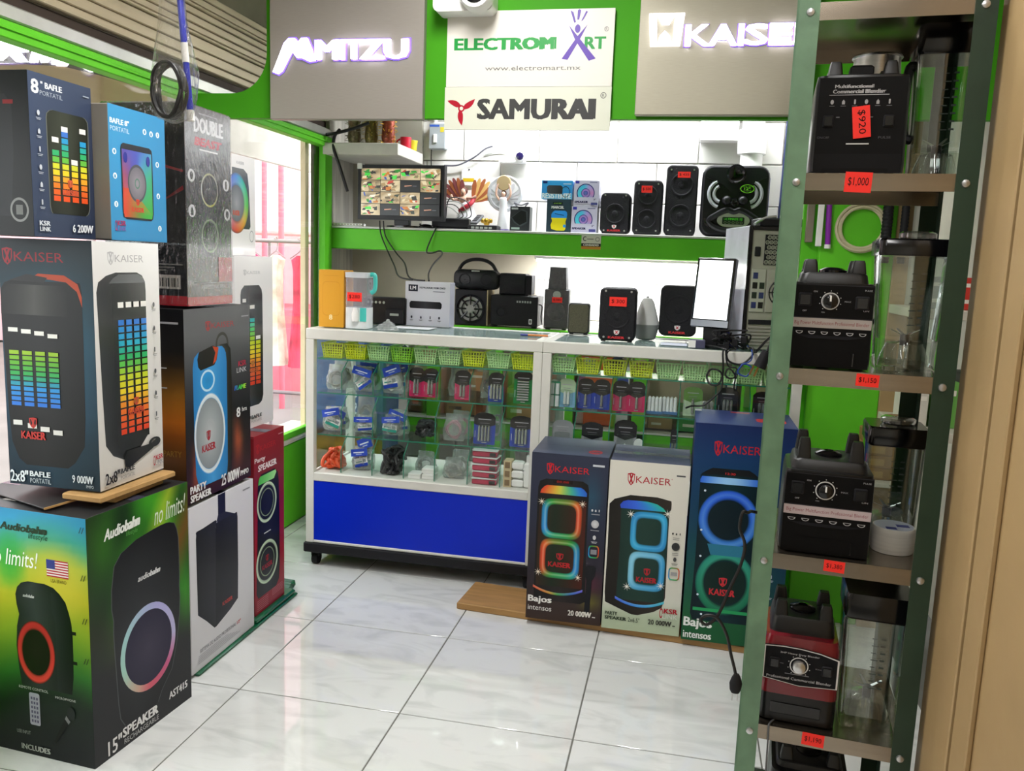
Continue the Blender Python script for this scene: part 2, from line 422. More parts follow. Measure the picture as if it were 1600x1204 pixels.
for a, b_ in zip(zz, zz[1:]):
    thin = b_-a < .02
    obj('slat', MB().box(-1.80, 1.02, a+.0016, -1.779+(.005 if thin else 0), 3.98, b_-.0016, .003), SL, shut)
struct('wall_above_shutter', MB().box(-1.86, 1.02, 2.215, -1.80, 3.985, 2.55), mat('dark_olive_paint', '6b6650', .8))  # wall strip in one dark olive tone

# green fascia across the shop with a rounded opening at its left end
FY = 2.80
def fascia():
    b = MB(); zb, zt = 1.757, 2.5; xl, xr, R = -1.775, -1.487, .135
    b.box(xr, FY, zb, .95, FY+.03, zt)
    b.box(xl, FY, zb, xr, FY+.03, 1.842)
    pts = [(xr, 1.842)] + [(xr-R+R*math.cos(t), 1.842+R+R*math.sin(t)) for t in [-PI/2*k/12 for k in range(13)]]
    b.prism(pts, FY, FY+.03, 'y')
    return b
struct('trim_4', fascia(), GREEN_DK)
# low green partition and cream wall behind the rack
gp = struct('wall_partition', MB().box(.455, 3.13, 0, .70, 3.17, 2.5, .004), GREEN)
struct('partition_panel', MB().box(.40, 3.2, 0, .47, 3.23, 2.5), GREEN, gp)
struct('partition_strip', MB().box(.437, 3.105, 1.38, .455, 3.13, 1.66, .002), WHITE_P, gp)
struct('partition_channel', MB().box(.408, 3.16, 1.395, .432, 3.19, 2.4, .002), mat('taupe_paint', '84786a', .7), gp)
struct('partition_post', MB().box(.70, 3.12, 0, .78, 3.18, 2.5, .003), BEIGE, gp)
struct('partition_shelf', MB().box(.70, 2.75, 1.16, 1.0, 3.12, 1.19, .002), mat('pale_shelf', 'cfcabc', .5), gp)
struct('partition_shelf', MB().box(.70, 2.75, .78, 1.0, 3.12, .81, .002), MATS['pale_shelf'], gp)

# back shelving: painted masonry with green edges
sh = struct('wall_shelf', MB().box(-1.78, 4.03, 1.322, .46, 4.318, 1.432), WHITE_W)
struct('shelf_edge', MB().box(-1.78, 4.0, 1.322, .215, 4.03, 1.425, .004), GREEN, sh)
struct('shelf_top', MB().box(-1.78, 3.992, 1.4255, .46, 4.318, 1.436, .002), mat('pale_laminate', 'd9d9d6', .45), sh)
lo = struct('wall_counter', MB().box(-1.76, 4.02, .935, .60, 4.318, .962), GREY_W)
struct('counter_edge', MB().box(-1.76, 4.0, .925, .60, 4.02, .966, .004), GREEN, lo)
struct('counter_slab', MB().box(-1.76, 4.02, .40, .60, 4.318, .49), GREY_W, lo)
struct('counter_slab_edge', MB().box(-1.76, 4.0, .405, .60, 4.02, .485, .004), GREEN, lo)
struct('counter_slab_lip', MB().box(-1.76, 3.99, .487, .60, 4.05, .497, .002), MATS['pale_laminate'], lo)
for x in (-1.76, -1.252, -.93, -.57, -.216, .29):
    struct('counter_pillar', MB().box(x, 4.0, 0, x+.066, 4.03, .925, .004), GREEN, lo)
    struct('counter_web', MB().box(x+.008, 4.03, 0, x+.058, 4.318, .935), GREY_W, lo)
struct('counter_back', MB().box(-1.70, 4.30, .49, .60, 4.317, .935), mat('beige_block', 'cfc4a8', .8, var=.08, scale=3), lo)
# dim side cheek at the left of the upper niche
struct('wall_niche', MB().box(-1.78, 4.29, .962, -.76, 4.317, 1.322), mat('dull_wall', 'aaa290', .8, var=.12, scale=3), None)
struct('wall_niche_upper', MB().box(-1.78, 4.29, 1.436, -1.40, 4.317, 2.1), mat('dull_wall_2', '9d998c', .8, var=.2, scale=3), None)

# ------------------------------------------------------------------ lamps
def ceiling_tube(x, y, label, k):
    t = thing('unseen_ceiling_lamp', label, 'lamp', (x, y, 2.55), 0, 'ceiling strip lamps')
    obj('housing', MB().box(-.07, -.62, -.05, .07, .62, -.001, .01), WHITE_P, t)
    for s in (-1, 1):
        obj('tube', MB().cyl((s*.035, -.58, -.062), (s*.035, .58, -.062), .013, n=10), LEDW, t)
    area_light('tube_light', (0, 0, -.08), .13, 1.16, CEILING_TUBE_W*k, (1, .98, .95), (0, 0, 0), t)
for k, (x, y) in enumerate(((-.62, 1.72), (-.55, -.6), (.1, .3))):  # lamps out of view; the two weaker ones are added as fill light
    ceiling_tube(x, y, ['white twin tube strip lamp on the ceiling before the hanging signs', 'added white twin tube fill lamp on the ceiling behind the camera', 'added white twin tube fill lamp on the ceiling at mid shop'][k], (1.45, .12, .34)[k])
def wall_tube(x, y, z, ln, p, label, rx, nm):
    t = thing('led_tube', label, 'lamp', (x, y, z))
    obj('channel', MB().box(-ln/2, -.012, 0, ln/2, .012, .014, .003), WHITE_P, t)
    obj('diffuser', MB().cyl((-ln/2+.01, 0, -.004), (ln/2-.01, 0, -.004), .009, n=10), LEDW, t)
    area_light(nm, (0, .005, -.018), ln-.02, .02, p, (.95, .97, 1), (rx, 0, 0), t)
wall_tube(-.38, 4.0, 2.30, 1.5, WALL_TUBE_W, 'white LED tube over the top shelf hidden behind the hanging signs', .45, 'wall_tube_light')
struct('trim_5', MB().box(-1.2, 3.97, 2.32, .5, 4.05, 2.55), WHITE_P)
wall_tube(-.28, 4.10, 1.306, .92, SHELF_TUBE_W, 'white LED tube under the right half of the green edged shelf', .35, 'shelf_tube_light')

# ------------------------------------------------------------------ outside the window
struct('ground_outside', MB().box(-14, -4, -.08, -1.80, 16, -.03), mat('pavement', '7d7672', .85, var=.12, scale=2))
struct('wall_outside', MB().box(-14, 9.5, 0, -1.9, 9.7, 5), mat('far_white_wall', 'ddb0b4', .8, var=.05))
struct('wall_street', MB().box(-9.2, -4, 0, -9, 10, 5), mat('far_pink_wall', 'e9d5d3', .8, var=.05))
tag(obj('street_column', MB().box(-1.862, 3.83, -.03, -1.835, 3.87, 2.6, .004), mat('street_beige', 'cdbb98', .7)), 'beige square column just outside the left window post', 'column')
tag(obj('shutter_guide', MB().box(-1.834, 3.885, -.03, -1.817, 3.98, 1.93, .003), mat('dark_brown_metal', '4b3f3b', .5)), 'dark brown vertical shutter guide beside the green window post', 'rail')
sg = thing('sign_reflection', 'added glowing board imitating a sign reflected in the glass at upper left', 'sign', (-2.12, 1.2, 1.78))  # added outside to stand in for a sign reflection in the window
obj('board', MB().box(-.08, -1.6, 0, 0, 1.95, .36, .005), mat('reflection_brown', '4a4038', .5), sg)
obj('tan_strip', MB().prism([(-1.6, -.08), (1.95, -.06), (1.95, .125), (1.55, .115), (1.37, .105), (1.10, .055), (-1.6, .05)], -.05, .006, 'x'), mat('reflection_tan', 'bb9f78', .5, var=.08, stretch=(4, .4, 8), scale=3), sg)  # board and tan strip carry the colours of the reflected panel
SGL = mat('reflection_glow', 'f4f2ff', .5, emit=2.2, var=0)  # glow of the letters imitates a reflected lit logo
def seg(pts, th): return MB().prism(pts, 0, th, 'x')
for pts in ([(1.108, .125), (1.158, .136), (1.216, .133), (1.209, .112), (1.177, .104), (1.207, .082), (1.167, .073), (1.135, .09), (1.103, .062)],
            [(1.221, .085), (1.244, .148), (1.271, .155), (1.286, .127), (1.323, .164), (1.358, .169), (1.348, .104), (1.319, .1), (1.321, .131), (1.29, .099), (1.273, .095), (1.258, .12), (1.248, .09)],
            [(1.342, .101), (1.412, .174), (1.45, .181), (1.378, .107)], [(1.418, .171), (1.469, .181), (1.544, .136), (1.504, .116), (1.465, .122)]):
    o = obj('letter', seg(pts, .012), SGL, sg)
tag(obj('street_lamp', MB().lathe([(.07, 0), (.07, .03), (.05, .035)], (-2.3, 2.62, 1.90), 20), mat('lamp_glow', 'f2f0ff', .5, emit=4, var=0)), 'round white lamp glowing outside above the blue carton', 'lamp')
tag(obj('street_canopy', MB().box(-2.34, 2.9, 1.786, -2.30, 4.9, 2.35), mat('canopy_grey', 'b4aca2', .7)), 'pale awning board over the pavement beyond the left window', 'canopy')
# clothes rail and garments on the pavement
CH = mat('rail_steel', '8d7f80', .4, .5)
cr = thing('clothes_rail', 'thin steel clothes rail standing on the pavement outside the window', 'clothes rail', (-2.93, 5.3, -.03), .0)
b = MB()
obj('top_bar', MB().cyl((-.80, 0, 1.40), (.80, 0, 1.40), .014), CH, cr)
obj('lower_bar', MB().cyl((-.80, .15, .33), (.80, .15, .33), .014), CH, cr)
for x in (-.75, 0.05, .75): obj('upright', MB().cyl((x, .15, 0), (x, .15, 1.39), .012), CH, cr)
for x in (-.75, .05, .75): obj('bracket', MB().cyl((x, .15, 1.39), (x, 0, 1.40), .008), CH, cr)
for x in (-.75, .05, .75): obj('foot', MB().box(x-.02, -.22, 0, x+.02, .22, .03), CH, cr)
GC = [('e0405a', 'crimson'), ('f7c7cc', 'blush'), ('e8336f', 'magenta'), ('f5e7c9', 'cream'), ('e8336f', 'fuchsia'), ('f6d9c0', 'peach'), ('e0405a', 'cherry'), ('f08aa0', 'candy pink'), ('f6d34a', 'yellow')]
rr_ = random.Random(3)
for k, (c, nm) in enumerate(GC):
    x = -.70+k*.175
    g = thing('garment', f'{nm} dress hanging on the clothes rail outside the window', 'dress', cr.matrix_basis @ V((x, 0, 1.405)), 0., 'dresses on the street rail')
    rings = []
    for z, w, d in ((-.10, .05, .02), (-.13, .17, .03), (-.2, .12, .045), (-.42, .11, .05), (-.62, .16, .07), (-.86+.1*rr_.random(), .21, .09)):
        rings.append([V(((w*.36+.008*math.sin(5*t*2+k))*math.cos(t), (d+.012*math.cos(7*t+k))*math.sin(t), z)) for t in [2*PI*i/18 for i in range(18)]])
    obj('dress_cloth', MB().loft(rings), mat('cloth_'+nm.replace(' ', '_'), c, .8, var=.55, scale=7), g)
    obj('hanger', MB().tube([(-.07, 0, -.12), (0, 0, -.07), (0, .022, -.03), (0, .022, .008), (.0, 0, .024), (0, -.022, .008)], .004, 5), CH, g)
    obj('hanger_arm', MB().tube([(0, 0, -.07), (.07, 0, -.12)], .004, 5), CH, g)
for k, (x, y) in enumerate(((-3.33, 6.5), (-3.75, 7.0), (-4.9, 8.1))):
    tag(obj('awning_pole', MB().cyl((x, y, -.03), (x, y, 3.2), .024), mat('rose_pole', 'd8606e', .5)),
        ['rose awning pole on the pavement behind the hanging dresses', 'rose awning pole nearest the beige street column', 'rose awning pole farthest down the pavement'][k], 'pole', 'rose awning poles')
st = thing('market_stall', 'white canvas market stall with rose skirt across the pavement outside', 'stall', (-4.3, 7.6, -.03), .3)
obj('canvas', MB().box(-1.3, -.5, 1.5, 1.3, .5, 2.3, .02), mat('white_canvas', 'e6d2d2', .8), st)
obj('counter', MB().box(-1.2, -.45, 0, 1.2, .45, .8, .01), mat('rose_skirt', 'd86a76', .8), st)
obj('awning_frame', MB().box(-1.28, -.52, .8, -1.22, -.46, 1.5), CH, st)
obj('awning_frame', MB().box(1.22, -.52, .8, 1.28, -.46, 1.5), CH, st)
# ------------------------------------------------------------------ hanging signs on the fascia
BRUSH_A = mat('brushed_grey_sheet', '9a948d', .42, .35, var=.05, scale=30, stretch=(1, 1, 30))
BRUSH_B = mat('brushed_sheet_lit', 'a39e8d', .36, .35, var=.05, scale=30, stretch=(1, 1, 30))  # paler copy of the sheet: reflected brightness put into its colour
LOGO = mat('logo_light', 'fbf9ff', .5, emit=2.6, var=0)
HALO = mat('logo_halo', '7a5ae0', .5, emit=.8, var=0)
def text_solid(s, x0, z0, x1, z1, y0, y1, bold=0., shear=0.):
    if bold:
        e = (x1-x0)*bold/max(1, len(s)); m = MB()
        for k in (-1, 0, 1):
            q = text_solid(s, x0+k*e, z0, x1+k*e, z1, y0-.0002*k, y1, 0, shear); m.add(q.v, q.f)
        return m
    vs, fs = text_mesh(s, 0., shear); b = MB(); n = len(vs)
    P = [(x0+u*(x1-x0), z0+v*(z1-z0)) for u, v in vs]
    b.v = [(x, y0, z) for x, z in P]+[(x, y1, z) for x, z in P]
    cnt = {}
    for f in fs:
        for i in range(len(f)): e = (f[i], f[(i+1) % len(f)]); cnt[e] = 1
    b.f = [tuple(f) for f in fs]+[tuple(n+i for i in reversed(f)) for f in fs]
    b.f += [(e[1], e[0], n+e[0], n+e[1]) for e in cnt if (e[1], e[0]) not in cnt]
    return b
def grow(pts, d):
    cx = sum(p[0] for p in pts)/len(pts); cz = sum(p[1] for p in pts)/len(pts)
    out = []
    for i in range(len(pts)):
        a, p, c = V(pts[i-1]), V(pts[i]), V(pts[(i+1) % len(pts)])
        n1 = V((p-a).yx).normalized() if False else V(((p-a).y, -(p-a).x)).normalized(); n2 = V(((c-p).y, -(c-p).x)).normalized()
        n = (n1+n2); n = n.normalized() if n.length > 1e-6 else n1
        out.append(tuple(p+n*d))
    return out
yf = FY-.03
sm = thing('hanging_sign', 'square grey brushed metal sign with glowing angular white logo, left of the green strip', 'sign', (-1.182, yf, 1.748))
obj('panel', MB().box(-.278, 0, 0, .278, .028, .70, .003), BRUSH_A, sm)
def glow(poly, parent, name='letter'):
    obj('letter_halo', MB().prism(grow(poly, .006), -.0035, -.0005, 'y'), HALO, parent, 0)
    obj(name, MB().prism(poly, -.012, -.004, 'y'), LOGO, parent, 0)
SW = [(-.262, .222), (-.243, .216), (-.228, .226), (-.190, .290), (-.172, .268), (-.155, .268), (-.128, .256), (-.105, .258), (-.118, .296), (-.134, .332), (-.156, .332), (-.168, .318), (-.180, .332), (-.203, .332), (-.220, .316)]
glow([(x, z-.066) for x, z in SW], sm)
for s, x0, x1 in (('M', -.100, -.026), ('I', -.018, .000), ('T', .004, .066), ('Z', .062, .138), ('U', .146, .222)):
    z0, z1 = .196, .258
    obj('letter_halo', text_solid(s, x0-.005, z0-.005, x1+.005, z1+.005, -.0035, -.0005, .09), HALO, sm, 0)
    obj('letter', text_solid(s, x0, z0, x1, z1, -.012, -.004, .085), LOGO, sm, 0)
sk = thing('hanging_sign', 'brushed metal sign in lit tone with glowing white shield logo, beside the tall rack', 'sign', (.052, yf, 1.764))
obj('panel', MB().box(-.248, 0, 0, .286, .028, .70, .003), BRUSH_B, sk)
SX = lambda q: [((x+.19)*1.22-.168, z-.025) for x, z in q]
SHD = SX([(-.227, .225), (-.150, .225), (-.142, .329), (-.232, .329)])
for q in ([(-.225, .232), (-.208, .232), (-.21, .285), (-.213, .329), (-.232, .329)], [(-.168, .232), (-.150, .232), (-.142, .329), (-.165, .329), (-.168, .285)],
          [(-.208, .232), (-.168, .232), (-.176, .262), (-.19, .278), (-.202, .262)], [(-.213, .329), (-.165, .329), (-.180, .296), (-.198, .296)]):
    obj('letter', MB().prism(SX(q), -.012, -.004, 'y'), LOGO, sk, 0)
for s, x0, x1 in (('K', -.102, -.030), ('A', -.030, .050), ('I', .056, .072), ('S', .078, .142), ('E', .150, .215), ('R', .223, .284)):
    obj('letter_halo', text_solid(s, x0-.003, .204, x1+.003, .272, -.0035, -.0005, .05), HALO, sk, 0)
    obj('letter', text_solid(s, x0, .207, x1, .269, -.012, -.004, .045), LOGO, sk, 0)

A = Art(.553, .239); A.rect(0, 0, 1, 1, 'd9d5cd')
A.text('ELECTROM', .05, .49, .665, .645, '1f8f3e', .035); A.text('RT', .835, .485, .955, .64, '1f8f3e', .035)
P1 = '5b3fa0'
A.poly([(.70, .36), (.735, .345), (.80, .60), (.845, .80), (.79, .655)], P1); A.poly([(.86, .33), (.90, .36), (.80, .62), (.735, .79), (.775, .60)], P1)
A.ell(.787, .745, .016, .055, P1); A.poly([(.765, .82), (.775, .83), (.757, .96), (.740, .98)], P1)
A.poly([(.782, .86), (.793, .86), (.802, .98), (.792, 1.0-.005), (.783, .98)], P1); A.poly([(.805, .84), (.815, .85), (.842, .96), (.832, .97)], P1)
A.text('www.electromart.mx', .24, .215, .815, .275, '6f6f6f', .0); A.ring(.955, .735, .013, .032, .2, '8c8c8c'); A.text('R', .950, .715, .961, .755, '8c8c8c')
s1 = thing('wall_sign', 'white shop sign with green lettering and a purple figure on the green fascia', 'sign', (-.829, FY-.012, 1.857))
obj('board', MB().box(0, 0, 0, .553, .011, .239, .001), WHITE_P, s1); A.build('print', s1, (0, -.0002, 0), (1, 0, 0), (0, 0, 1), INK)
A = Art(.557, .137); A.rect(0, 0, 1, 1, 'cfd1c2')
A.text('SAMURAI', .21, .26, .915, .73, '3b3b3b', .04);
for k in range(3):
    t0 = math.radians(90+120*k+18); pts = []
    for q in range(9):
        t = t0-.25+q*.13; r = .03+.62*(q/8)**1.1; pts.append((r, t))
    for q in reversed(range(9)):
        t = t0+1.05-.26*(q/8); r = .22+.43*(q/8)**1.2; pts.append((r, t))
    A.poly([(.105+.137/.557*.62*r*math.cos(t), .5+.62*r*math.sin(t)) for r, t in pts], 'a5142a')
A.ell(.105, .5, .020, .08, 'a5142a'); A.ell(.105, .5, .011, .045, 'cfd1c2')
A.ring(.955, .80, .017, .07, .2, '5a5a5a'); A.text('R', .948, .765, .962, .83, '5a5a5a')
s2 = thing('wall_sign', 'narrow grey sign with dark lettering and a red three bladed emblem', 'sign', (-.832, FY-.013, 1.719))
obj('board', MB().box(0, 0, 0, .557, .011, .137, .001), WHITE_P, s2); A.build('print', s2, (0, -.0002, 0), (1, 0, 0), (0, 0, 1), INK)

cctv = thing('security_camera', 'white security camera with black lens mounted above the green lettered sign', 'camera', (-.762, FY-.02, 2.112))
obj('housing', MB().prism(rrect(-.098, -.034, .10, .05, .02), -.06, .018, 'y'), WHITE_P, cctv)
obj('dome', MB().lathe([(.055, 0), (.055, .03), (.048, .045)], (.052, -.06, .012), 24, axis='y'), WHITE_P, cctv)
obj('lens', MB().lathe([(.036, .0), (.036, .047), (.02, .058), (.004, .06)], (.052, -.06, .012), 24, axis='y'), BLK_G, cctv)
obj('cable', MB().tube([(.06, -.02, .05), (.09, -.02, .12), (.10, 0, .37)], .006), WHITE_P, cctv)

# ------------------------------------------------------------------ cartons
def carton(name, label, corner, w, d, h, rz=0., body='2a2f45', top=None, group=None, flaps=True, edge=None):
    """origin at the bottom front right corner; x from -w to 0, y from 0 to d"""
    t = thing(name, label, 'box', corner, rz, group)
    c = mat('card_'+body, body, .5, var=.04)
    obj('carton', MB().box(-w, 0, 0, 0, d, h-(.004 if flaps else 0), .0025), c, t)
    if flaps:
        tm = mat('card_'+(top or body), top or body, .5, var=.06, scale=9)
        obj('flap', MB().box(-w+.001, .001, h-.004, -.001, d/2-.0012, h, .0008), tm, t)
        obj('flap', MB().box(-w+.001, d/2+.0012, h-.004, -.001, d-.001, h, .0008), tm, t)
        obj('tape', MB().box(-w*.5-w*.5+.002, d/2-.022, h, -.002, d/2+.022, h+.0006), mat('clear_tape', 'a9a7a0' if (top or body) > '8' else '3c4054', .25, var=.05), t)
    return t
def face_front(t, art, w, name='front_print', m=None): return art.build(name, t, (-w, -.0003, 0), (1, 0, 0), (0, 0, 1), m)
def face_right(t, art, name='side_print', m=None): return art.build(name, t, (.0003, 0, 0), (0, 1, 0), (0, 0, 1), m)
def face_top(t, art, w, h, name='top_print', m=None): return art.build(name, t, (-w, 0, h+.0008), (1, 0, 0), (0, 1, 0), m)
RED = 'c01e26'
def kaiser(A, u0, v0, u1, v1, col=RED, txt=None, hole='20243a'):
    """shield emblem left, wide word right"""
    sw = (u1-u0)*.17; e = v1-v0
    S = lambda k, c: A.poly([(u0+sw*(.5+x*k), v0+e*(.5+y*k*1.35)) for x, y in ((-.5, .42), (0, .5), (.5, .42), (.46, -.1), (.28, -.36), (0, -.52), (-.28, -.36), (-.46, -.1))], c)
    S(1, col); S(.78, hole)
    for sgn in (1, -1): A.poly([(u0+sw*(.5-.30*sgn), v0+e*.0), (u0+sw*(.5-.12*sgn), v0+e*-.05), (u0+sw*(.5+.30*sgn), v0+e*1.0), (u0+sw*(.5+.10*sgn), v0+e*1.02)], col)
    A.text('KAISER', u0+sw*1.15, v0+e*.12, u1, v0+e*.86, txt or col, .014)
def kstack(A, u, v, w, h, col=RED, hole='151515'):
    a = w*.32; kaiser_s = [(-.5, .42), (0, .5), (.5, .42), (.46, -.1), (.28, -.36), (0, -.52), (-.28, -.36), (-.46, -.1)]
    A.poly([(u+x*a, v+h*(.75+y*.5)) for x, y in kaiser_s], col); A.poly([(u+x*a*.75, v+h*(.75+y*.38)) for x, y in kaiser_s], hole)
    for sgn in (1, -1): A.poly([(u-.25*a*sgn, v+h*.58), (u-.05*a*sgn, v+h*.56), (u+.25*a*sgn, v+h*.92), (u+.05*a*sgn, v+h*.94)], col)
    A.text('KAISER', u-w/2, v, u+w/2, v+h*.36, col, .03)
def ksr(A, u0, v0, u1, v1, c1='b0182c', c2='8a8a92'):
    w, e = u1-u0, v1-v0
    A.ring(u0+w*.12, v0+e*.5, w*.10, e*.5, .3, c1, n=16)
    A.text('KSR', u0+w*.27, v0+e*.52, u1, v1, c1, .03); A.text('LINK', u0+w*.2, v0, u1, v0+e*.45, c2, .01)
def glyphs(A, pts, r, col, bgc=None, lines=True):
    """small round symbols with two caption lines"""
    a = A.w/A.h
    for i, (u, v) in enumerate(pts):
        if bgc: A.ell(u, v, r*1.5, r*1.5*a, bgc, 16)
        if i % 3 == 0: A.ell(u, v, r*.7, r*a, col, 12)
        elif i % 3 == 1: A.poly([(u-r*.6, v-r*a), (u+r*.6, v-r*a), (u+r*.6, v+r*.2*a), (u, v+r*a), (u-r*.6, v+r*.2*a)], col)
        else: A.rr(u-r*.35, v-r*a, u+r*.35, v+r*a, r*.3, col)
        if lines and not bgc:
            A.rect(u-r*1.3, v-r*2.0*a, u+r*1.3, v-r*1.8*a, col); A.rect(u-r, v-r*2.5*a, u+r, v-r*2.3*a, col)
def nz(x, y, s=0): return .5+.25*math.sin(7*x+3*math.sin(5*y+s)+s)+.25*math.sin(9*y-4*math.sin(4*x-s)+2*s)
HEAT = [(0, 'd63a22'), (.22, 'e8752a'), (.38, 'e8d02e'), (.52, 'b8cf2c'), (.66, '33b25a'), (.8, '2aa8c8'), (1, '2f6fd0')]
def eq_bars(A, cols, v0, v1, bw, n, peaks, gap=.22, heat=HEAT, tops=None):
    """equaliser columns: (u, height 0..1) and a white peak cell"""
    for k, (u, ht) in enumerate(cols):
        st = (v1-v0)/n
        for q in range(int(round(n*ht))):
            A.rect(u-bw/2, v0+q*st+st*gap, u+bw/2, v0+(q+1)*st, ramp(heat, (q+.5)/n))
        if peaks: A.rect(u-bw/2, peaks[k], u+bw/2, peaks[k]+st*.8, 'e9e9e4')
DK = lambda u, v, t: mix('35383a', '121314', abs(t-.35)*1.7)

# big loudspeaker carton at bottom left
w, d, h = .43, .372, .645
t = carton('speaker_carton', 'large green and black loudspeaker carton standing on the floor at bottom left', (-1.358, 1.662, 0), w, d, h, -.075, '17181a')
A = Art(d, h)
def nebula(u, v):
    c = mix('0f3013', '3f9a22', nz(u*1.2, v*1.1, 1.3))
    c = mix(c, 'b7c832', max(0, 1-abs((v-.72)-(u-.55)*1.1)*6)*.75)
    c = mix(c, '8c3f1c', max(0, 1-abs((v-.50)-(u-.62)*.9)*5)*.7*(u > .5))
    c = mix(c, '56401f', max(0, 1-abs(v-.52+u*.3)*7)*.5)
    c = mix(c, '1d2a16', max(0, .45-u)*1.6)
    return mix('232427', c, max(0, min(1, (v-.36+u*.08)*4)))
A.grid(0, 0, 1, 1, 22, 34, nebula)
body = [(.09, .29, .62), (.13, .25, .66), (.2, .235, .78), (.31, .225, .84), (.42, .215, .875), (.5, .21, .885), (.55, .215, .88), (.6, .20, .885), (.68, .205, .885), (.77, .235, .88), (.81, .30, .865), (.84, .45, .84), (.852, .62, .79), (.856, .70, .75)]
A.band([(v, a-.008, b_+.008) for v, a, b_ in body], '4b4e50'); A.band(body, lambda u, v, t: mix(mix('1a1c1f', '33363b', max(0, 1-abs(v-.42)*2.2)), '0d0e10', abs(t-.4)*.9))
A.ring(.545, .36, .285, .185, .15, lambda a: ramp([(0, 'b8b4d8'), (.2, 'a9a8dc'), (.4, '9ec8cc'), (.55, '9fcabd'), (.68, 'c7a08f'), (.75, 'cf5a6c'), (.88, 'c05a86'), (1, 'b8b4d8')], (a/(2*PI)) % 1))
A.disc(.545, .36, .242, .157, '3a3548', '26233a')
A.text('Audiobahn', .15, .885, .49, .93, 'e8ece8', .04, .25, .012); A.text('lifestyle', .35, .865, .46, .89, '5aa04c', 0, .2)
A.text('audiobahn', .45, .66, .68, .685, 'd8dadc', .02, .3)
A.text('no limits!', .63, .865, .97, .945, 'dfe9d8', 0, .3, .01)
A.text('15"', .12, .012, .25, .075, 'e6e6e6', .02); A.text('SPEAKER', .26, .045, .62, .085, 'e6e6e6', .03); A.text('RECHARGEABLE', .27, .014, .62, .036, 'bdbdbd', .01)
A.text('AST415', .74, .065, .95, .098, 'e0e0e0', .03)
face_right(t, A)
A = Art(w, h)
def sky(u, v):
    c = ramp([(0, '15161c'), (.22, '17221c'), (.34, '2f6a2a'), (.5, '7f9f2b'), (.66, 'b3b02c'), (.78, 'a8b844'), (.86, '3fa08a'), (.95, '2f93c0'), (1, '2b8ab8')], v+.05*math.sin(5*u+1))
    c = mix(c, '1f9a35', max(0, 1-((u-.45)**2/.02+(v-.80)**2/.02))*.8)
    return mix(c, 'd8c648', max(0, 1-((u-.80)**2/.04+(v-.72)**2/.03))*.55)
A.grid(0, 0, 1, 1, 22, 30, sky)
bd = [(.29, .50, .86), (.36, .485, .875), (.45, .475, .88), (.53, .485, .88), (.58, .505, .875), (.62, .49, .86), (.66, .485, .84), (.69, .50, .80), (.71, .53, .76), (.72, .58, .70)]
A.band(bd, DK); A.band([(v, .76-.02*(v > .6), b_) for v, a, b_ in bd if v < .7], lambda u, v, t: mix('26282b', '0b0c0e', t))
for v in (.535, .415): A.rect(.875, v, .905, v+.014, '141414')
A.ring(.615, .435, .135, .128, .22, lambda a: mix('e0433c', 'b22a2c', .5+.5*math.sin(a)), prof=[(1, .8, '3a0c0e'), (.93, 0, None), (.80, .1, '5a1214'), (.72, .85, '2a0a0c')])
A.disc(.615, .435, .098, .093, '1d1214', '120b0c')
A.text('audiobahn', .54, .655, .62, .668, 'c8c8c8', .02, .3)
A.text('Audiobahn', .40, .915, .735, .945, '10301c', .05, .25); A.text('lifestyle', .60, .885, .735, .915, '143a22', 0, .2)
A.text('no limits!', .30, .775, .66, .84, 'eef2ea', .0, .25)
A.rect(.72, .755, .87, .822, 'e8e2e0')
for k in range(0, 13, 2): A.rect(.72, .755+.067*k/13, .87, .755+.067*(k+1)/13, 'b3283a')
A.rect(.72, .786, .78, .822, '3a3f86'); A.text('USA BRAND', .745, .733, .855, .747, '5c4a18', .01)
A.text('REMOTE CONTROL', .48, .276, .69, .287, 'c4c4c4', .01); A.text('MICROPHONE', .74, .262, .885, .272, 'c4c4c4', .01)
A.rr(.55, .13, .625, .265, .012, 'a8a4b8')
for i in range(3):
    for j in range(6): A.rect(.562+i*.02, .142+j*.019, .574+i*.02, .153+j*.019, '57506e')
A.poly([(.72, .08), (.735, .075), (.845, .185), (.815, .20)], '0a0a0c'); A.ell(.85, .212, .028, .026, '202226'); A.poly([(.805, .185), (.83, .165), (.842, .178), (.815, .20)], '77777c')
A.text('USB INPUT', .45, .085, .55, .10, '9a9a9a'); A.text('INCLUDES', .48, .02, .69, .043, 'bcbcbc', .02)
for v in (.955, .77, .60, .44):
    for q in (0, .018): A.poly([(.955+q, v-.012), (.960+q, v-.012), (.975+q, v+.012), (.970+q, v+.012)], '2a3326')
face_front(t, A, w)
obj('tape_strip', MB().box(-.30, .05, h+.0006, -.26, .085, h+.0012), mat('white_tape', 'cfcac4', .4), t)
# loose card flap and a brown cardboard slip on the big carton
fl = tag(obj('open_flap', MB().box(-.24, 0, 0, .0, .20, .004, .001), mat('flap_black', '1d1c1b', .5)), 'black carton flap with tan edge lifted on the big loudspeaker carton', 'card flap')
fl.location = (-1.485, 1.678, .651); fl.rotation_euler = (.06, -.01, -.35)
obj('cut_edge', MB().box(.0, 0, -.0005, .0025, .22, .0045), CARD, fl)
cs = tag(obj('cardboard_slip', MB().box(-.115, 0, 0, 0, .285, .016, .003), CARD), 'brown corrugated cardboard slip under the white and teal speaker carton', 'cardboard')
cs.location = (-1.366, 1.728, .6625); cs.rotation_euler = (0, 0, -.05)
cs2 = tag(obj('cardboard_slip', MB().box(-.10, 0, 0, 0, .20, .0155, .002), CARD), 'lower brown cardboard sheet packed beneath the corrugated slip', 'cardboard')
cs2.location = (-1.375, 1.79, .6462)

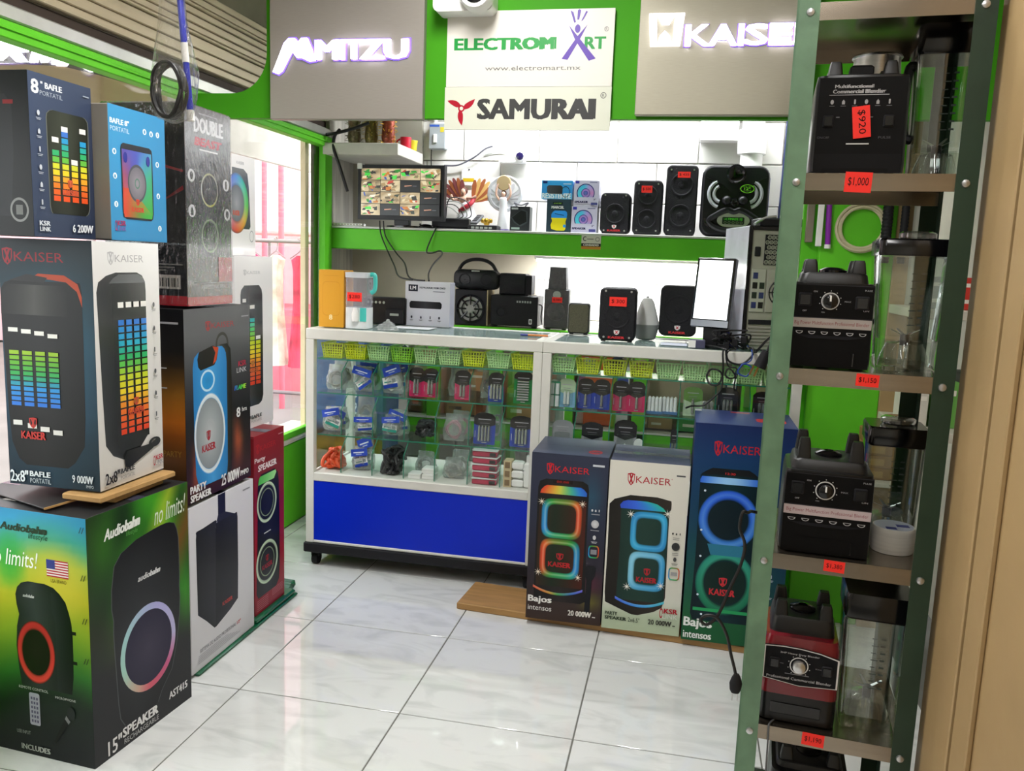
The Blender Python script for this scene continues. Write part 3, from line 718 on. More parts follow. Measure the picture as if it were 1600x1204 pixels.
# tall twin loudspeaker carton, teal front and white side
w, d, h = .26, .256, .615
t = carton('speaker_carton', 'tall carton with teal front and white side showing coloured equaliser bars, left stack', (-1.388, 1.755, .6835), w, d, h, 0, '14303f', flaps=False)
A = Art(w, h)
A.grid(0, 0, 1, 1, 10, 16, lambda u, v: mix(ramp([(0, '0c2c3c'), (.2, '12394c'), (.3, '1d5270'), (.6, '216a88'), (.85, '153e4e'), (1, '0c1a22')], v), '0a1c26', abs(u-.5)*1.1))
kaiser(A, .04, .905, .70, .955, '9c1e2c', hole='12242e')
bd = [(.085, .20, .66), (.11, .12, .74), (.18, .05, .85), (.3, .03, .87), (.6, .01, .88), (.76, -.0, .88), (.80, .01, .88), (.825, .05, .87), (.835, .12, .86)]
A.band(bd, lambda u, v, t: mix(mix('202122', '0a0b0c', abs(t-.45)*1.5), '060606', max(0, .25-v)*2)); A.band([(.70, .0, .72), (.74, .0, .72), (.79, .02, .72), (.82, .08, .68)], lambda u, v, t: mix('4a4a48', '171818', abs(t-.5)*2))
A.poly([(.30, .835), (.42, .865), (.70, .862), (.84, .83), (.88, .78), (.88, .74), (.83, .80), (.72, .835), (.50, .845)], 'b0421f'); A.poly([(.10, .835), (.30, .862), (.52, .850), (.48, .83)], '28282a')
HB = [(0, '2f6fd0'), (.35, '2a8fd0'), (.55, '2aa05a'), (.8, '66ac2c'), (1, '9fc02c')]
eq_bars(A, [(.12, 1), (.265, 1), (.41, 1), (.555, 1)], .325, .555, .105, 11, [.63, .625, .62, .612], .25, HB)
for u, v in ((.13, .25), (.29, .24), (.43, .23), (.57, .22)): A.rect(u-.05, v, u+.05, v+.02, 'd8d8d4')
kstack(A, .30, .195, .27, .09, 'b8322c'); A.text('2x8"', .02, .012, .22, .062, 'dbe4e8', .02); A.text('BAFLE', .24, .040, .47, .062, 'dbe4e8', .03); A.text('PORTATIL', .24, .012, .47, .032, 'b8c4ca', 0)
A.text('9 000W', .71, .03, .94, .062, 'cfd8dc', .02); A.text('PMPO', .86, .012, .94, .024, 'b8c4ca', 0)
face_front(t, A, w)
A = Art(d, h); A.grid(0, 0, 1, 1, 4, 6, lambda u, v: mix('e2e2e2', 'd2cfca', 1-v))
kaiser(A, .21, .915, .75, .955, 'b4b4b6', 'a8a8aa', 'e2e2e2')
bd = [(.10, .36, .40), (.13, .20, .62), (.18, .10, .76), (.4, .075, .775), (.7, .05, .77), (.80, .04, .775), (.84, .07, .765), (.865, .18, .72), (.878, .32, .64)]
A.band(bd, lambda u, v, t: mix('3a3d3f', '0f1011', t)); A.band([(.175, .31, .775), (.5, .28, .775), (.83, .24, .77)], lambda u, v, t: mix('2b2e30', '151617', t)); A.band([(.835, .22, .77), (.855, .28, .74), (.87, .36, .66)], '55585a')
eq_bars(A, [(.375, 1), (.49, 1), (.605, 1), (.715, 1)], .20, .685, .085, 17, [.735]*4, .22)
kstack(A, .56, .285, .26, .07, 'c0452e', '8a6a20')
A.poly([(.36, .07), (.42, .06), (.80, .11), (.93, .135), (.90, .155), (.78, .135), (.40, .135), (.35, .11)], '17181a'); A.ring(.84, .137, .10, .022, .45, '1c1d20', n=20)
glyphs(A, [(.88, v) for v in (.74, .64, .545, .45, .355, .26)], .026, '55575a')
A.text('2x8"', .06, .02, .27, .07, '2a2a2c', .02); A.text('BAFLE', .28, .048, .50, .068, '2a2a2c', .03); A.text('PORTATIL', .28, .022, .50, .038, '8a8a8a', 0); ksr(A, .80, .03, .97, .075)
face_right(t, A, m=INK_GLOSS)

# navy 8 inch carton
w, d, h = .22, .20, .36
t = carton('speaker_carton', 'navy carton with silver 8 inch lettering and equaliser bars, top of the left stack', (-1.445, 1.643, 1.3035), w, d, h, 0, '171b22', flaps=False)
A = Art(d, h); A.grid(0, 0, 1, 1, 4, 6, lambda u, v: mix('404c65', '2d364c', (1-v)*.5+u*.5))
A.text('8', .05, .875, .155, .96, 'e2e6ea', .03); A.text('" BAFLE', .19, .918, .52, .955, 'dfe3e8', .035); A.text('PORTATIL', .17, .872, .52, .90, 'aeb8c2', 0)
bd = [(.15, .30, .84), (.165, .28, .88), (.2, .265, .905), (.5, .262, .915), (.74, .258, .92), (.77, .268, .915), (.79, .31, .88), (.797, .36, .84)]
A.band([(v, a-.012, b_+.012) for v, a, b_ in bd], '6b6f66'); A.band(bd, lambda u, v, t: mix('3a3e34', '191b18', abs(t-.4)+.3*(v < .5)))
HH = [(0, 'dd4a22'), (.18, 'e06a28'), (.3, 'e69a2e'), (.42, 'e8cf2e'), (.52, 'c8d23a'), (.62, '3fae4a'), (.75, '2fa890'), (.88, '2f94d2'), (1, '4a5fc0')]
eq_bars(A, [(.375, .75), (.525, 1), (.67, .50), (.82, .92)], .225, .675, .105, 11, [.60, .675, .475, .685], .18, HH)
kstack(A, .585, .275, .26, .10, 'c85a40', 'a8521f'); A.rect(.85, .93, .95, .938, '9aa4b2')
glyphs(A, [(.125, v) for v in (.76, .65, .54, .43, .325, .215)], .03, 'c2c8d0')
A.text('KSR', .07, .07, .235, .10, 'd4dae0', .03); A.text('LINK', .07, .035, .235, .062, 'd4dae0', .03); A.text('6 200W', .59, .038, .94, .09, 'e2e6ea', .02)
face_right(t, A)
A = Art(w, h); A.grid(0, 0, 1, 1, 4, 6, lambda u, v: mix('14191c', '0e1113', 1-v))
A.band([(.12, .1, .74), (.5, .06, .8), (.80, .12, .80), (.86, .25, .72)], lambda u, v, t: mix('0b0c0d', '22262a', t)); A.rect(.70, .80, .82, .825, '8a1f22'); A.ring(.84, .16, .11, .075, .2, '8c9090'); A.rect(.80, .13, .88, .19, '767a7a')
face_front(t, A, w)

# blue 8 inch carton
w, d, h = .17, .226, .328
t = carton('speaker_carton', 'sky blue carton picturing a rainbow lit speaker, top of the left stack', (-1.402, 1.846, 1.3035), w, d, h, 0, '8a857c', flaps=False)
A = Art(d, h); A.grid(0, 0, 1, 1, 6, 6, lambda u, v: mix('3d92c4', '2a7fb2', (1-v)*.4+u*.5))
A.text('BAFLE 8"', .03, .865, .35, .905, 'dcebf4', .04); A.text('PORTATIL', .03, .81, .35, .845, 'c8deec', .01)
glyphs(A, [(.62, .855), (.74, .85), (.86, .855), (.085, .66), (.085, .48), (.09, .27), (.84, .62), (.845, .37), (.86, .11)], .022, '4a8fb8', 'e4eef2')
bd = [(.165, .26, .70), (.18, .205, .735), (.22, .195, .75), (.5, .19, .75), (.69, .185, .745), (.72, .195, .735), (.735, .23, .69)]
A.band(bd, '25272e')
def rain(u, v, t):
    a = math.atan2(v-.45, (u-.46)*.75)/(2*PI) % 1
    return ramp([(0, '35a050'), (.12, '4a9fc0'), (.25, '4a55b0'), (.4, '5a50a0'), (.5, 'c04a3a'), (.65, 'd0452c'), (.8, '3f9a3a'), (.9, '3aa83c'), (1, '35a050')], a)
A.band([(v, a+.02, b_-.02) for v, a, b_ in bd if .17 < v < .70], rain, 14); A.band([(.205, .21, .73), (.40, .21, .37)], lambda u, v, t: rain(u, v, t), 8)
A.ring(.46, .445, .165, .145, .14, '4a4d55'); A.disc(.46, .445, .145, .125, '8c8890', '6e6a72'); A.ring(.46, .445, .045, .04, .3, '557a6a'); kstack(A, .46, .225, .22, .10, 'c83a2c', '7a4a2a')
ksr(A, .05, .07, .24, .15, 'a02a5a', '7a4a9a')
for k in (-1, 1): A.ell(.46+k*.2, .63, .035, .04, '2a2f8a')
face_right(t, A)

# wrapped black double carton with QR area left plain
w, d, h = .26, .237, .56
t = carton('speaker_carton', 'black shrink wrapped carton with red and silver double lettering, behind the blue carton', (-1.383, 2.135, 1.127), w, d, h, 0, '0f0f11', flaps=False)
A = Art(d, h); A.grid(0, 0, 1, 1, 6, 12, lambda u, v: ramp([(0, '3a1416'), (.05, '161416'), (.3, '232226'), (.7, '4a4952'), (.85, '7c7c84'), (1, '6d6c74')], v+.05*math.sin(6*u)))
A.text('DOUBLE', .20, .875, .83, .95, 'd0d0d6', .06); A.text('BEAST', .20, .81, .80, .85, 'b0304a', .05, .2); A.rect(.30, .787, .70, .795, 'cfcfd4'); A.rect(.30, .965, .7, .972, '9a9aa2')
bd = [(.25, .24, .70), (.4, .25, .69), (.6, .27, .69), (.70, .28, .70), (.73, .33, .66), (.745, .42, .57)]
A.band(bd, lambda u, v, t: mix('50505a', '2f2f38', abs(t-.4)*2)); A.ring(.505, .595, .19, .087, .12, lambda a: ramp([(0, '8a8a92'), (.3, 'a0a07a'), (.5, 'b8bcc0'), (.8, 'a8a850'), (1, '8a8a92')], a/(2*PI))); A.disc(.505, .595, .165, .074, '44444e', '35353e'); A.ring(.505, .36, .19, .087, .12, '7c8a72'); A.disc(.505, .36, .165, .074, '3a3a44', '2c2c34')
glyphs(A, [(.12, .655), (.12, .48), (.88, .635), (.90, .48)], .05, '3f3f46', 'c9c9ce')
A.rect(.0, .0, 1, .045, 'a81e2a'); A.text('PROFESSIONAL SPEAKER', .30, .085, .93, .105, 'bdbdc2', .01); A.rect(.15, .115, 1, .12, '77777c')
A.grid(.68, .12, 1, .25, 4, 4, lambda u, v: mix('b0304a', '802030', nz(u*4, v*9)))
face_right(t, A, m=INK_GLOSS)
A = Art(w, h); A.rect(0, 0, 1, 1, '0e0e10'); A.poly([(.45, .72), (.46, .735), (.98, .675), (.97, .665)], '7a1f22'); A.poly([(.70, .52), (.72, .52), (.98, .58), (.97, .60)], '6a1a1e')
A.rect(.55, .085, .92, .155, 'a8a49c')
for k in range(14): A.rect(.57+k*.024, .095, .57+k*.024+.006+.006*(k % 3), .14, '2c2a28')
for k, v in enumerate((.205, .19, .175)): A.rect(.5, v, .95-.1*k, v+.006, '77756f')
A.rect(0, 0, 1, .05, 'a81e2a'); face_front(t, A, w, m=INK_GLOSS)
obj('shrink_wrap', MB().box(-w-.003, -.003, -.0, .003, d+.003, h+.003, .004), WRAP, t)

# dark party speaker carton with blue speaker
w, d, h = .28, .365, .572
t = carton('speaker_carton', 'charcoal carton with fiery base picturing a blue party speaker, middle of the left stack', (-1.383, 2.112, .5465), w, d, h, 0, '121315')
A = Art(d, h)
def fire(u, v):
    c = ramp([(0, '2a1216'), (.07, '3a1a1c'), (.2, '2b1c1c'), (.4, '1d1d20'), (.62, '3a3b3e'), (.85, '5a5b5e'), (1, '505154')], v)
    g = max(0, 1-abs(u-.10-.05*math.sin(9*v))*12)*max(0, 1-abs(v-.16)*6)+max(0, 1-abs(u-.74-.05*math.sin(8*v))*9)*max(0, 1-abs(v-.24)*5.5)
    return mix(c, 'e0693a', min(1, g)*.8)
A.grid(0, 0, 1, 1, 26, 30, fire)
kaiser(A, .30, .885, .74, .925, '9a2a2c', hole='48494c')
A.ring(.545, .80, .10, .065, .25, '33342c', n=24)
A.band([(.07, .58, .62), (.10, .58, .67), (.4, .58, .69), (.70, .57, .685), (.77, .55, .675), (.80, .50, .62)], lambda u, v, t: mix('3c3b33', '191814', t))
bd = [(.065, .22, .56), (.08, .165, .595), (.14, .13, .61), (.4, .115, .612), (.70, .11, .612), (.75, .13, .60), (.775, .19, .575), (.79, .40, .54)]
A.band(bd, lambda u, v, t: mix('4aa0dc', '1f6fae', abs(t-.5)*1.4+.1)); A.poly([(.185, .70), (.22, .68), (.42, .695), (.46, .72), (.49, .785), (.40, .80), (.20, .775), (.175, .74)], '1b1917')
A.poly([(.40, .70), (.45, .715), (.49, .785), (.40, .795), (.44, .76)], 'b8431f')
A.ring(.32, .62, .105, .058, .2, 'bfe0f4'); A.disc(.32, .62, .085, .046, '2a86c4', '2f93d4')
A.ring(.345, .335, .228, .213, .10, 'e2ecf2', prof=[(1.02, .8, '3f95d2'), (.98, 0, None), (.90, .3, '9aa8b0')]); A.disc(.345, .335, .205, .19, 'b8bec0', '868e92'); A.ring(.345, .335, .08, .08, .2, 'a8aeb0'); kstack(A, .32, .245, .20, .11, 'a82432', '8a8a8c')
A.text('KSR', .80, .66, .935, .69, 'b03048', .02); A.text('LINK', .77, .625, .935, .652, 'c8c8cc', .01); A.text('FLAME', .73, .53, .93, .555, lambda u, v: ramp([(0, '3a6adc'), (.5, '3ac84a'), (1, 'c8d83a')], (u-.73)/.2), .04, .2)
A.text('8', .76, .375, .82, .43, 'e8e8e8', .03); A.text('hrs', .85, .40, .93, .425, 'e8e8e8', .02)
A.text('25 000W', .50, .022, .80, .085, 'ecebea', .03); A.text('PMPO', .81, .03, .95, .06, 'ecebea', .03)
A.text('PARTY', .04, .052, .27, .09, 'ecebea', .04); A.text('SPEAKER', .04, .006, .34, .043, 'ecebea', .04); A.rect(.85, .935, .97, .942, '9a9aa0')
face_right(t, A)
A = Art(w, h); A.grid(0, 0, 1, 1, 4, 14, lambda u, v: ramp([(0, '1c1a16'), (.3, '6a3d16'), (.32, '6a3a14'), (.42, 'a85c18'), (.55, '8a5a1a'), (.75, '1c1a18'), (1, '121214')], v))
A.rect(.72, .925, .94, .935, 'a0a0a4'); A.band([(0, .45, .72), (.2, .45, .72), (.27, .50, .70)], '1d5a90'); A.text('PARTY', .74, .25, .95, .28, '8a6a2a')
for v in (.70, .60): A.rect(.6, v, .8, v+.006, 'b0b0b0')
face_front(t, A, w)

# white column audio carton on the floor
w, d, h = .30, .372, .522
t = carton('speaker_carton', 'white carton picturing a black column subwoofer, on the floor beneath the charcoal carton', (-1.383, 2.118, .0125), w, d, h, 0, 'd6d5d8')
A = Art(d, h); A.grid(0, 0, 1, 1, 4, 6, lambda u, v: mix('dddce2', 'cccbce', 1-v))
A.rect(.42, .82, .535, 1.0, '1d1e30')
A.poly([(.40, .85), (.42, .88), (.54, .875), (.73, .82), (.66, .80), (.42, .80)], '2a2b3a'); A.poly([(.09, .84), (.38, .855), (.40, .845), (.37, .80), (.10, .81)], '1f2028')
A.band([(.19, .34, .36), (.27, .22, .37), (.34, .10, .37), (.8, .09, .38), (.845, .10, .385)], lambda u, v, t: mix('2e2f33', '191a1d', 1-t)); A.band([(.19, .35, .37), (.235, .36, .60), (.27, .36, .72), (.5, .37, .73), (.80, .38, .73), (.835, .385, .72)], lambda u, v, t: mix('1c1d20', '2c2d31', t))
A.text('KAISER', .47, .29, .63, .315, 'b0342e', .02); A.text('SISTEMA DE AUDIO PROFESIONAL', .12, .10, .68, .122, '57575c', .01); A.text('12"', .70, .10, .76, .122, RED, .02)
for k in range(5): A.rect(.09, .04+k*.011, .75-.05*k, .043+k*.011, '9a9aa0')
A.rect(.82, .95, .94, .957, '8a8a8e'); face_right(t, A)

# red party speaker carton
w, d, h = .26, .215, .64
t = carton('speaker_carton', 'narrow crimson party speaker carton on the green bag at the end of the left row', (-1.392, 2.515, .030), w, d, h, 0, '7a0f1c')
A = Art(d, h); A.grid(0, 0, 1, 1, 4, 10, lambda u, v: ramp([(0, '8e1526'), (.3, 'a01a2c'), (.8, '7d1424'), (1, '8e1626')], v))
kaiser(A, .06, .905, .72, .945, 'b01c26', hole='7d1424'); A.text('Party', .02, .845, .36, .878, 'eadfe0', .02); A.text('SPEAKER', .13, .80, .74, .835, 'eadfe0', .03); A.rect(.80, .962, .95, .968, 'c89aa0')
bd = [(.09, .10, .70), (.12, .04, .80), (.2, .05, .83), (.45, .09, .83), (.7, .10, .81), (.75, .12, .78), (.78, .22, .66)]
A.band(bd, lambda u, v, t: mix('20232c', '0c0d10', abs(t-.5)*1.6)); A.band([(.725, .12, .64), (.755, .14, .72), (.77, .18, .70)], lambda u, v, t: mix('4ab84a', 'a8e89a', t))
gl = [(1, 1, '14181c'), (.96, 0, None), (.86, .2, '14181c'), (.82, 1, '14181c')]
A.ring(.40, .61, .33, .115, .2, 'cfe4c4', prof=gl); A.ring(.40, .27, .37, .125, .2, 'cfe4c4', prof=gl)
A.ring(.40, .61, .23, .078, .1, '9ab08a', prof=[(1, 0, None), (.92, .3, '14181c')]); A.ring(.40, .27, .24, .082, .1, '9ab08a', prof=[(1, 0, None), (.92, .3, '14181c')]); A.rect(.30, .437, .52, .443, 'd8d8d8'); kstack(A, .40, .235, .34, .075, 'a01e30', '14181c')
for k in range(6): A.rect(.05, .02+k*.011, .42, .024+k*.011, 'c06a74')
for k in range(5): A.rect(.55, .05+k*.009, .92, .053+k*.009, 'c06a74')
face_right(t, A)

# two white cartons in the window
w, d, h = .24, .262, .602
t = carton('speaker_carton', 'tall white carton with equaliser bars by the window, standing on the crimson carton', (-1.472, 2.541, .6705), w, d, h, 0, 'e4e2e2')
A = Art(d, h); A.rect(0, 0, 1, 1, 'e9e7e8'); kaiser(A, .22, .895, .66, .92, 'b8b8bc', hole='e9e7e8')
bd = [(.13, .30, .60), (.145, .22, .68), (.18, .17, .72), (.5, .15, .72), (.78, .14, .71), (.81, .16, .69), (.835, .24, .62)]
A.band(bd, lambda u, v, t: mix('4a4c50', '1d1e20', t)); eq_bars(A, [(.30, .70), (.43, .80), (.58, .52)], .25, .75, .12, 19, [.63, .70, .52], .2); A.rect(.18, .74, .27, .76, 'dedede'); kstack(A, .43, .33, .3, .07, 'b86030', 'a09030')
A.text('2x8"', .10, .03, .36, .075, '2a2a2c', .02); A.text('BAFLE', .38, .055, .66, .075, '3a3a3c', .03); A.text('PORTATIL', .38, .032, .66, .046, '9a9a9a'); face_right(t, A, m=INK_GLOSS)
w, d, h = .2, .152, .335
t = carton('speaker_carton', 'small white carton picturing a speaker with a rainbow ring, top of the window stack', (-1.502, 2.585, 1.2735), w, d, h, 0, 'e4e2e2')
A = Art(d, h); A.rect(0, 0, 1, 1, 'e9e7e8'); A.text('KAISER', .2, .91, .52, .94, 'b4b4b8', .02)
A.band([(.27, -.0, .72), (.30, -.0, .78), (.70, -.0, .72), (.83, -.0, .66), (.87, .0, .50)], '34383e'); A.ring(.18, .52, .52, .30, .3, lambda a: ramp([(0, '4ac04a'), (.15, '2fb0a0'), (.25, '3a80d0'), (.5, '8a4ac0'), (.75, 'd04a2c'), (.88, 'd0a02c'), (1, '4ac04a')], a/(2*PI)), prof=[(1, .6, '34383e'), (.9, 0, None), (.7, .3, 'c8c8c8'), (.6, .6, '6a6e74')]); A.disc(.18, .52, .31, .18, '9a9ca0', '6a6e74'); A.text('KAISER', .02, .40, .30, .45, 'c0503a', .03)
A.ring(.82, .20, .09, .06, .15, '9a9aa0'); face_right(t, A, m=INK_GLOSS)
# green plastic bag under the row
gm = thing('plastic_sheet', 'dark green plastic sheet rolled at its end under the crimson and white cartons', 'plastic sheet', (0, 0, 0))
GPL = mat('green_plastic', '0c5a3a', .3, var=.2, scale=8, bump=.5, bscale=20)
obj('sheet', MB().box(-1.74, 2.14, .001, -1.372, 2.80, .011, .003), GPL, gm)
obj('sheet_pad', MB().box(-1.72, 2.50, .011, -1.376, 2.79, .0295, .006), GPL, gm)
for k in range(3): obj('fold', MB().tube([(-1.70, 2.80+.025*k, .02), (-1.55, 2.81+.024*k, .024), (-1.43, 2.80+.028*k, .022), (-1.40-.01*k, 2.795+.028*k, .02)], .016-.002*k, 7), GPL, gm)

# wooden board and the three cartons in front of the showcase
bd_ = tag(obj('wooden_board', MB().box(0, 0, 0, 1.05, .22, .026, .003), mat('pine_board', 'a8804c', .55, var=.18, scale=3.5, stretch=(1.5, 14, 6))), 'pine board lying on the floor tiles under three tall cartons', 'board')
bd_.location = (-.757, 2.848, 0); bd_.rotation_euler = (0, 0, -.072)
w, d, h = .268, .28, .607
t = carton('speaker_carton', 'dark navy carton with red and green square light rings, left of three on the board', (-.217, 2.790, .0275), w, d, h, 0, '23273a', '3d4358')
A = Art(w, h)
def duskbg(u, v):
    c = ramp([(0, '3a2b26'), (.1, '3b2e2c'), (.3, '2c2630'), (.6, '2a2e42'), (1, '33374a')], v)
    c = mix(c, '2c5c74', max(0, 1-abs(u-.80)*5)*max(0, 1-abs(v-.76)*5)*.8); c = mix(c, '7a7a2a', max(0, 1-abs(u-.85)*5)*max(0, 1-abs(v-.14)*14)*.8)
    return mix(c, '7a2a44', max(0, 1-abs(u-.85)*5)*max(0, 1-abs(v-.25)*12)*.6)
A.grid(0, 0, 1, 1, 18, 30, duskbg); kaiser(A, .20, .888, .76, .938, 'c41f2a', hole='33374a')
bd = [(.12, .16, .72), (.14, .10, .80), (.2, .095, .78), (.5, .095, .765), (.8, .10, .765), (.835, .12, .75), (.852, .20, .68)]
A.band(bd, lambda u, v, t: mix('2a2526', '141214', abs(t-.5)*1.6)); A.band([(.21, .12, .73), (.5, .12, .74), (.735, .13, .74)], lambda u, v, t: mix('1a2a1c', '4a1c12', abs(t-.35)*1.6))
spec = [(0, 'd84a2a'), (.14, 'd86a2a'), (.3, '2f9a3a'), (.45, '2a8fc0'), (.55, '2f8fe0'), (.68, '2fb0a0'), (.78, '3aa04a'), (.9, 'b8602a'), (1, 'd84a2a')]
A.band([(.765, .13, .74), (.785, .14, .74), (.805, .18, .70), (.815, .22, .66)], lambda u, v, t: ramp([(0, 'd8402a'), (.2, 'e0903a'), (.4, 'd8d04a'), (.65, '4ab890'), (.85, '2f80d8'), (1, '2a60c8')], t), 12); A.rect(.29, .83, .55, .85, '1c1210'); A.text('88:88', .34, .833, .50, .846, '8a1c1c', .02)
rp = [(1.06, 1, '1e2a1e'), (1.0, .2, '1e2a1e'), (.93, 0, None), (.86, .35, 'fff2d8'), (.79, 0, None), (.72, .85, '16241a')]
A.ring(.425, .62, .255, .115, .2, lambda a: ramp(spec, (a/(2*PI)) % 1), 4.5, 60, rp); A.ring(.42, .38, .255, .115, .2, lambda a: ramp(spec, (1.5-a/(2*PI)) % 1), 4.5, 60, rp)
A.arc(.085, .745, .195, .158, .014, lambda t: ramp([(0, 'd8503a'), (.35, 'c0902a'), (.5, '3aa04a'), (.8, '2a60c0'), (1, '5a50d0')], t))
kstack(A, .425, .33, .30, .085, 'b02228', '16241a')
for u, v in ((.155, .715), (.69, .72), (.145, .29), (.675, .28)): A.star(u, v, .055, 'f6ead8')
A.band([(.07, .78, .85), (.27, .79, .86), (.30, .77, .90), (.35, .77, .91), (.36, .80, .88)], '16161c'); A.text('Bajos', .03, .095, .345, .145, 'f0eeea', .04); A.text('intensos', .03, .055, .345, .085, 'f0eeea', .01); A.text('20 000W', .57, .045, .88, .078, 'e8e4dc', .03); A.rect(.89, .047, .93, .053, 'e8e4dc'); A.rect(.80, .945, .95, .957, 'c8ccd4')
glyphs(A, [(.82, .69), (.865, .69), (.91, .69)], .017, 'd8d8dc', None, False); A.disc(.865, .61, .05, .024, 'd8d8dc', 'b8b8bc'); glyphs(A, [(.865, .53)], .03, 'd0d0d4'); A.ring(.865, .445, .07, .038, .2, lambda a: ramp(spec, a/(2*PI)), 4); A.rect(.825, .43, .905, .458, '8a8a90'); A.rect(.81, .665, .92, .67, '9a9aa0'); A.rect(.81, .57, .92, .575, '9a9aa0')
face_front(t, A, w)
A = Art(w, d); A.rect(0, 0, 1, 1, '424a62'); A.ell(.80, .25, .09, .11, 'b0202c'); A.text('KAISER', .74, .21, .86, .29, '424a62', .03); A.rect(0, .49, 1, .51, '333a50'); face_top(t, A, w, h)
w, d, h = .268, .26, .605
t = carton('speaker_carton', 'cream carton picturing a black speaker with blue square rings, middle of three on the board', (.056, 2.784, .0275), w, d, h, 0, 'cfccc2', '39405a')
A = Art(w, h); A.grid(0, 0, 1, 1, 8, 20, lambda u, v: ramp([(0, 'b4c2a4'), (.10, 'b9c6ac'), (.17, 'd8d8cc'), (.4, 'dedace'), (1, 'dfdbd0')], v))
kaiser(A, .23, .872, .775, .925, 'b01f2c', hole='dfdbd0'); A.ring(.785, .915, .006, .004, .4, 'b01f2c'); A.rect(.84, .933, .95, .942, '5a5a5c')
A.band([(.10, .38, .46), (.13, .20, .66), (.16, .03, .76), (.22, .02, .795), (.5, .025, .785), (.72, .02, .78), (.745, .02, .80), (.775, .08, .80), (.79, .18, .795), (.805, .28, .62)], lambda u, v, t: mix('1d1a17', '332c26', t)); A.band([(.185, .17, .775), (.5, .18, .78), (.735, .17, .775)], lambda u, v, t: mix('17322c', '1f3c34', math.sin(PI*t)))
A.band([(.725, .165, .74), (.745, .155, .70), (.765, .19, .62), (.775, .25, .5)], lambda u, v, t: ramp([(0, '2f50c8'), (.4, '3a6ae0'), (.75, '2f9ad0'), (1, '2fb8a0')], t), 10)
bl = lambda a: mix('2f8fd0', '3aaee0', .5+.5*math.sin(a*2)); bp_ = [(1.05, 1, '1c382f'), (1.0, .1, '1c382f'), (.92, .0, None), (.85, .25, 'a8e0f4'), (.76, .1, '1c5a70'), (.68, .9, '1a332b')]
A.ring(.535, .60, .225, .112, .2, bl, 4.5, 60, bp_); A.ring(.535, .365, .225, .112, .2, lambda a: mix('3a9ad4', '8ad0ec', .5+.5*math.cos(a-2.6)), 4.5, 60, bp_); kstack(A, .545, .30, .26, .085, 'b0202c', '1a332b')
A.arc(.155, .785, .185, .148, .016, lambda t: ramp([(0, '2f55d8'), (.5, '2f90e0'), (1, '3ab8d0')], t))
for u, v in ((.30, .695), (.76, .715), (.30, .265), (.73, .29)): A.star(u, v, .06, 'f4f2ea')
A.text('PARTY', .04, .085, .20, .105, '2c3a2c', .03); A.text('SPEAKER', .04, .058, .32, .078, '2c3a2c', .03); A.text('2x6.5"', .34, .055, .49, .082, '2c3a2c', .01); A.text('20 000W', .60, .055, .90, .085, '3a3a34', .02); A.rect(.91, .057, .945, .063, '3a3a34'); ksr(A, .73, .10, .965, .16, 'b0182c', 'dfe4da')
glyphs(A, [(.84, .605), (.885, .605), (.93, .605)], .015, '2a2a2a', None, False); A.disc(.885, .53, .05, .024, '2a2a2a', '3a3a3a'); glyphs(A, [(.885, .455)], .03, '4a4a4a'); A.ring(.885, .37, .07, .038, .18, lambda a: ramp(spec, a/(2*PI)), 4); A.rect(.845, .36, .925, .38, 'a0a0a0')
for v in (.58, .57, .49, .48): A.rect(.845, v, .925, v+.003, '6a6a6a')
face_front(t, A, w)
w, d, h = .325, .28, .757
t = carton('speaker_carton', 'big navy and green carton with blue double ring speaker, behind the rack post', (.388, 2.770, .0275), w, d, h, 0, '1d2c58', '34427a')
A = Art(w, h); A.grid(0, 0, 1, 1, 12, 26, lambda u, v: mix(ramp([(0, '1a5a34'), (.12, '1f5e38'), (.3, '145048'), (.55, '123e58'), (.85, '173a66'), (1, '1c2c5c')], v), '1a2a5a', max(0, u-.6)*1.2))
kaiser(A, .20, .868, .66, .918, 'b8202c', hole='1c2f60')
bd = [(.10, .10, .66), (.13, .075, .68), (.4, .09, .68), (.7, .085, .67), (.77, .085, .66), (.79, .14, .62), (.805, .2, .56)]
A.band(bd, lambda u, v, t: mix('0e3038', '081a20', abs(t-.5)*1.6)); A.band([(.775, .09, .66), (.79, .14, .62), (.803, .2, .56)], '15181c'); A.band([(.735, .085, .66), (.75, .085, .67), (.765, .10, .66)], lambda u, v, t: mix('2f6ae0', '9ad0ff', math.sin(PI*t)), 10); A.text('12:30', .33, .778, .43, .788, 'c03030', .02)
rb = [(1.0, .7, '0c3038'), (.94, 0, None), (.84, .3, '9ac8f4'), (.76, .1, '1f5ac0'), (.66, .95, '0c2028')]
A.ring(.405, .285, .30, .15, .2, lambda a: mix('17704e', '2f9a88', .5+.5*math.sin(a)), 2, 56, [(1, .7, '0c3038'), (.93, 0, None), (.8, .15, '6ac8a0'), (.7, .95, '0c2824')]); A.ring(.39, .575, .30, .135, .2, lambda a: mix('3a80d8', '2a60e0', .5+.5*math.sin(a)), 2, 56, rb); A.poly([(.2, .46), (.57, .46), (.55, .41), (.24, .41)], '2f7a98'); A.disc(.39, .575, .20, .09, '0d1e26', '0c2028'); A.disc(.405, .285, .20, .10, '0d2422', '0c2824'); kstack(A, .385, .225, .26, .085, 'c8303a', '0d2422')
A.band([(.145, .10, .66), (.16, .10, .66)], '2aa060')
for u, v in ((.14, .70), (.13, .52), (.14, .40), (.14, .22), (.19, .13)): A.ell(u, v, .012, .005, 'e0f0ff', 10)
A.text('Bajos', .02, .055, .31, .11, 'f0f4f0', .04); A.text('intensos', .02, .012, .31, .045, 'f0f4f0', .02); glyphs(A, [(.85, v) for v in (.42, .34, .26)], .025, 'c0c8d8')
face_front(t, A, w)
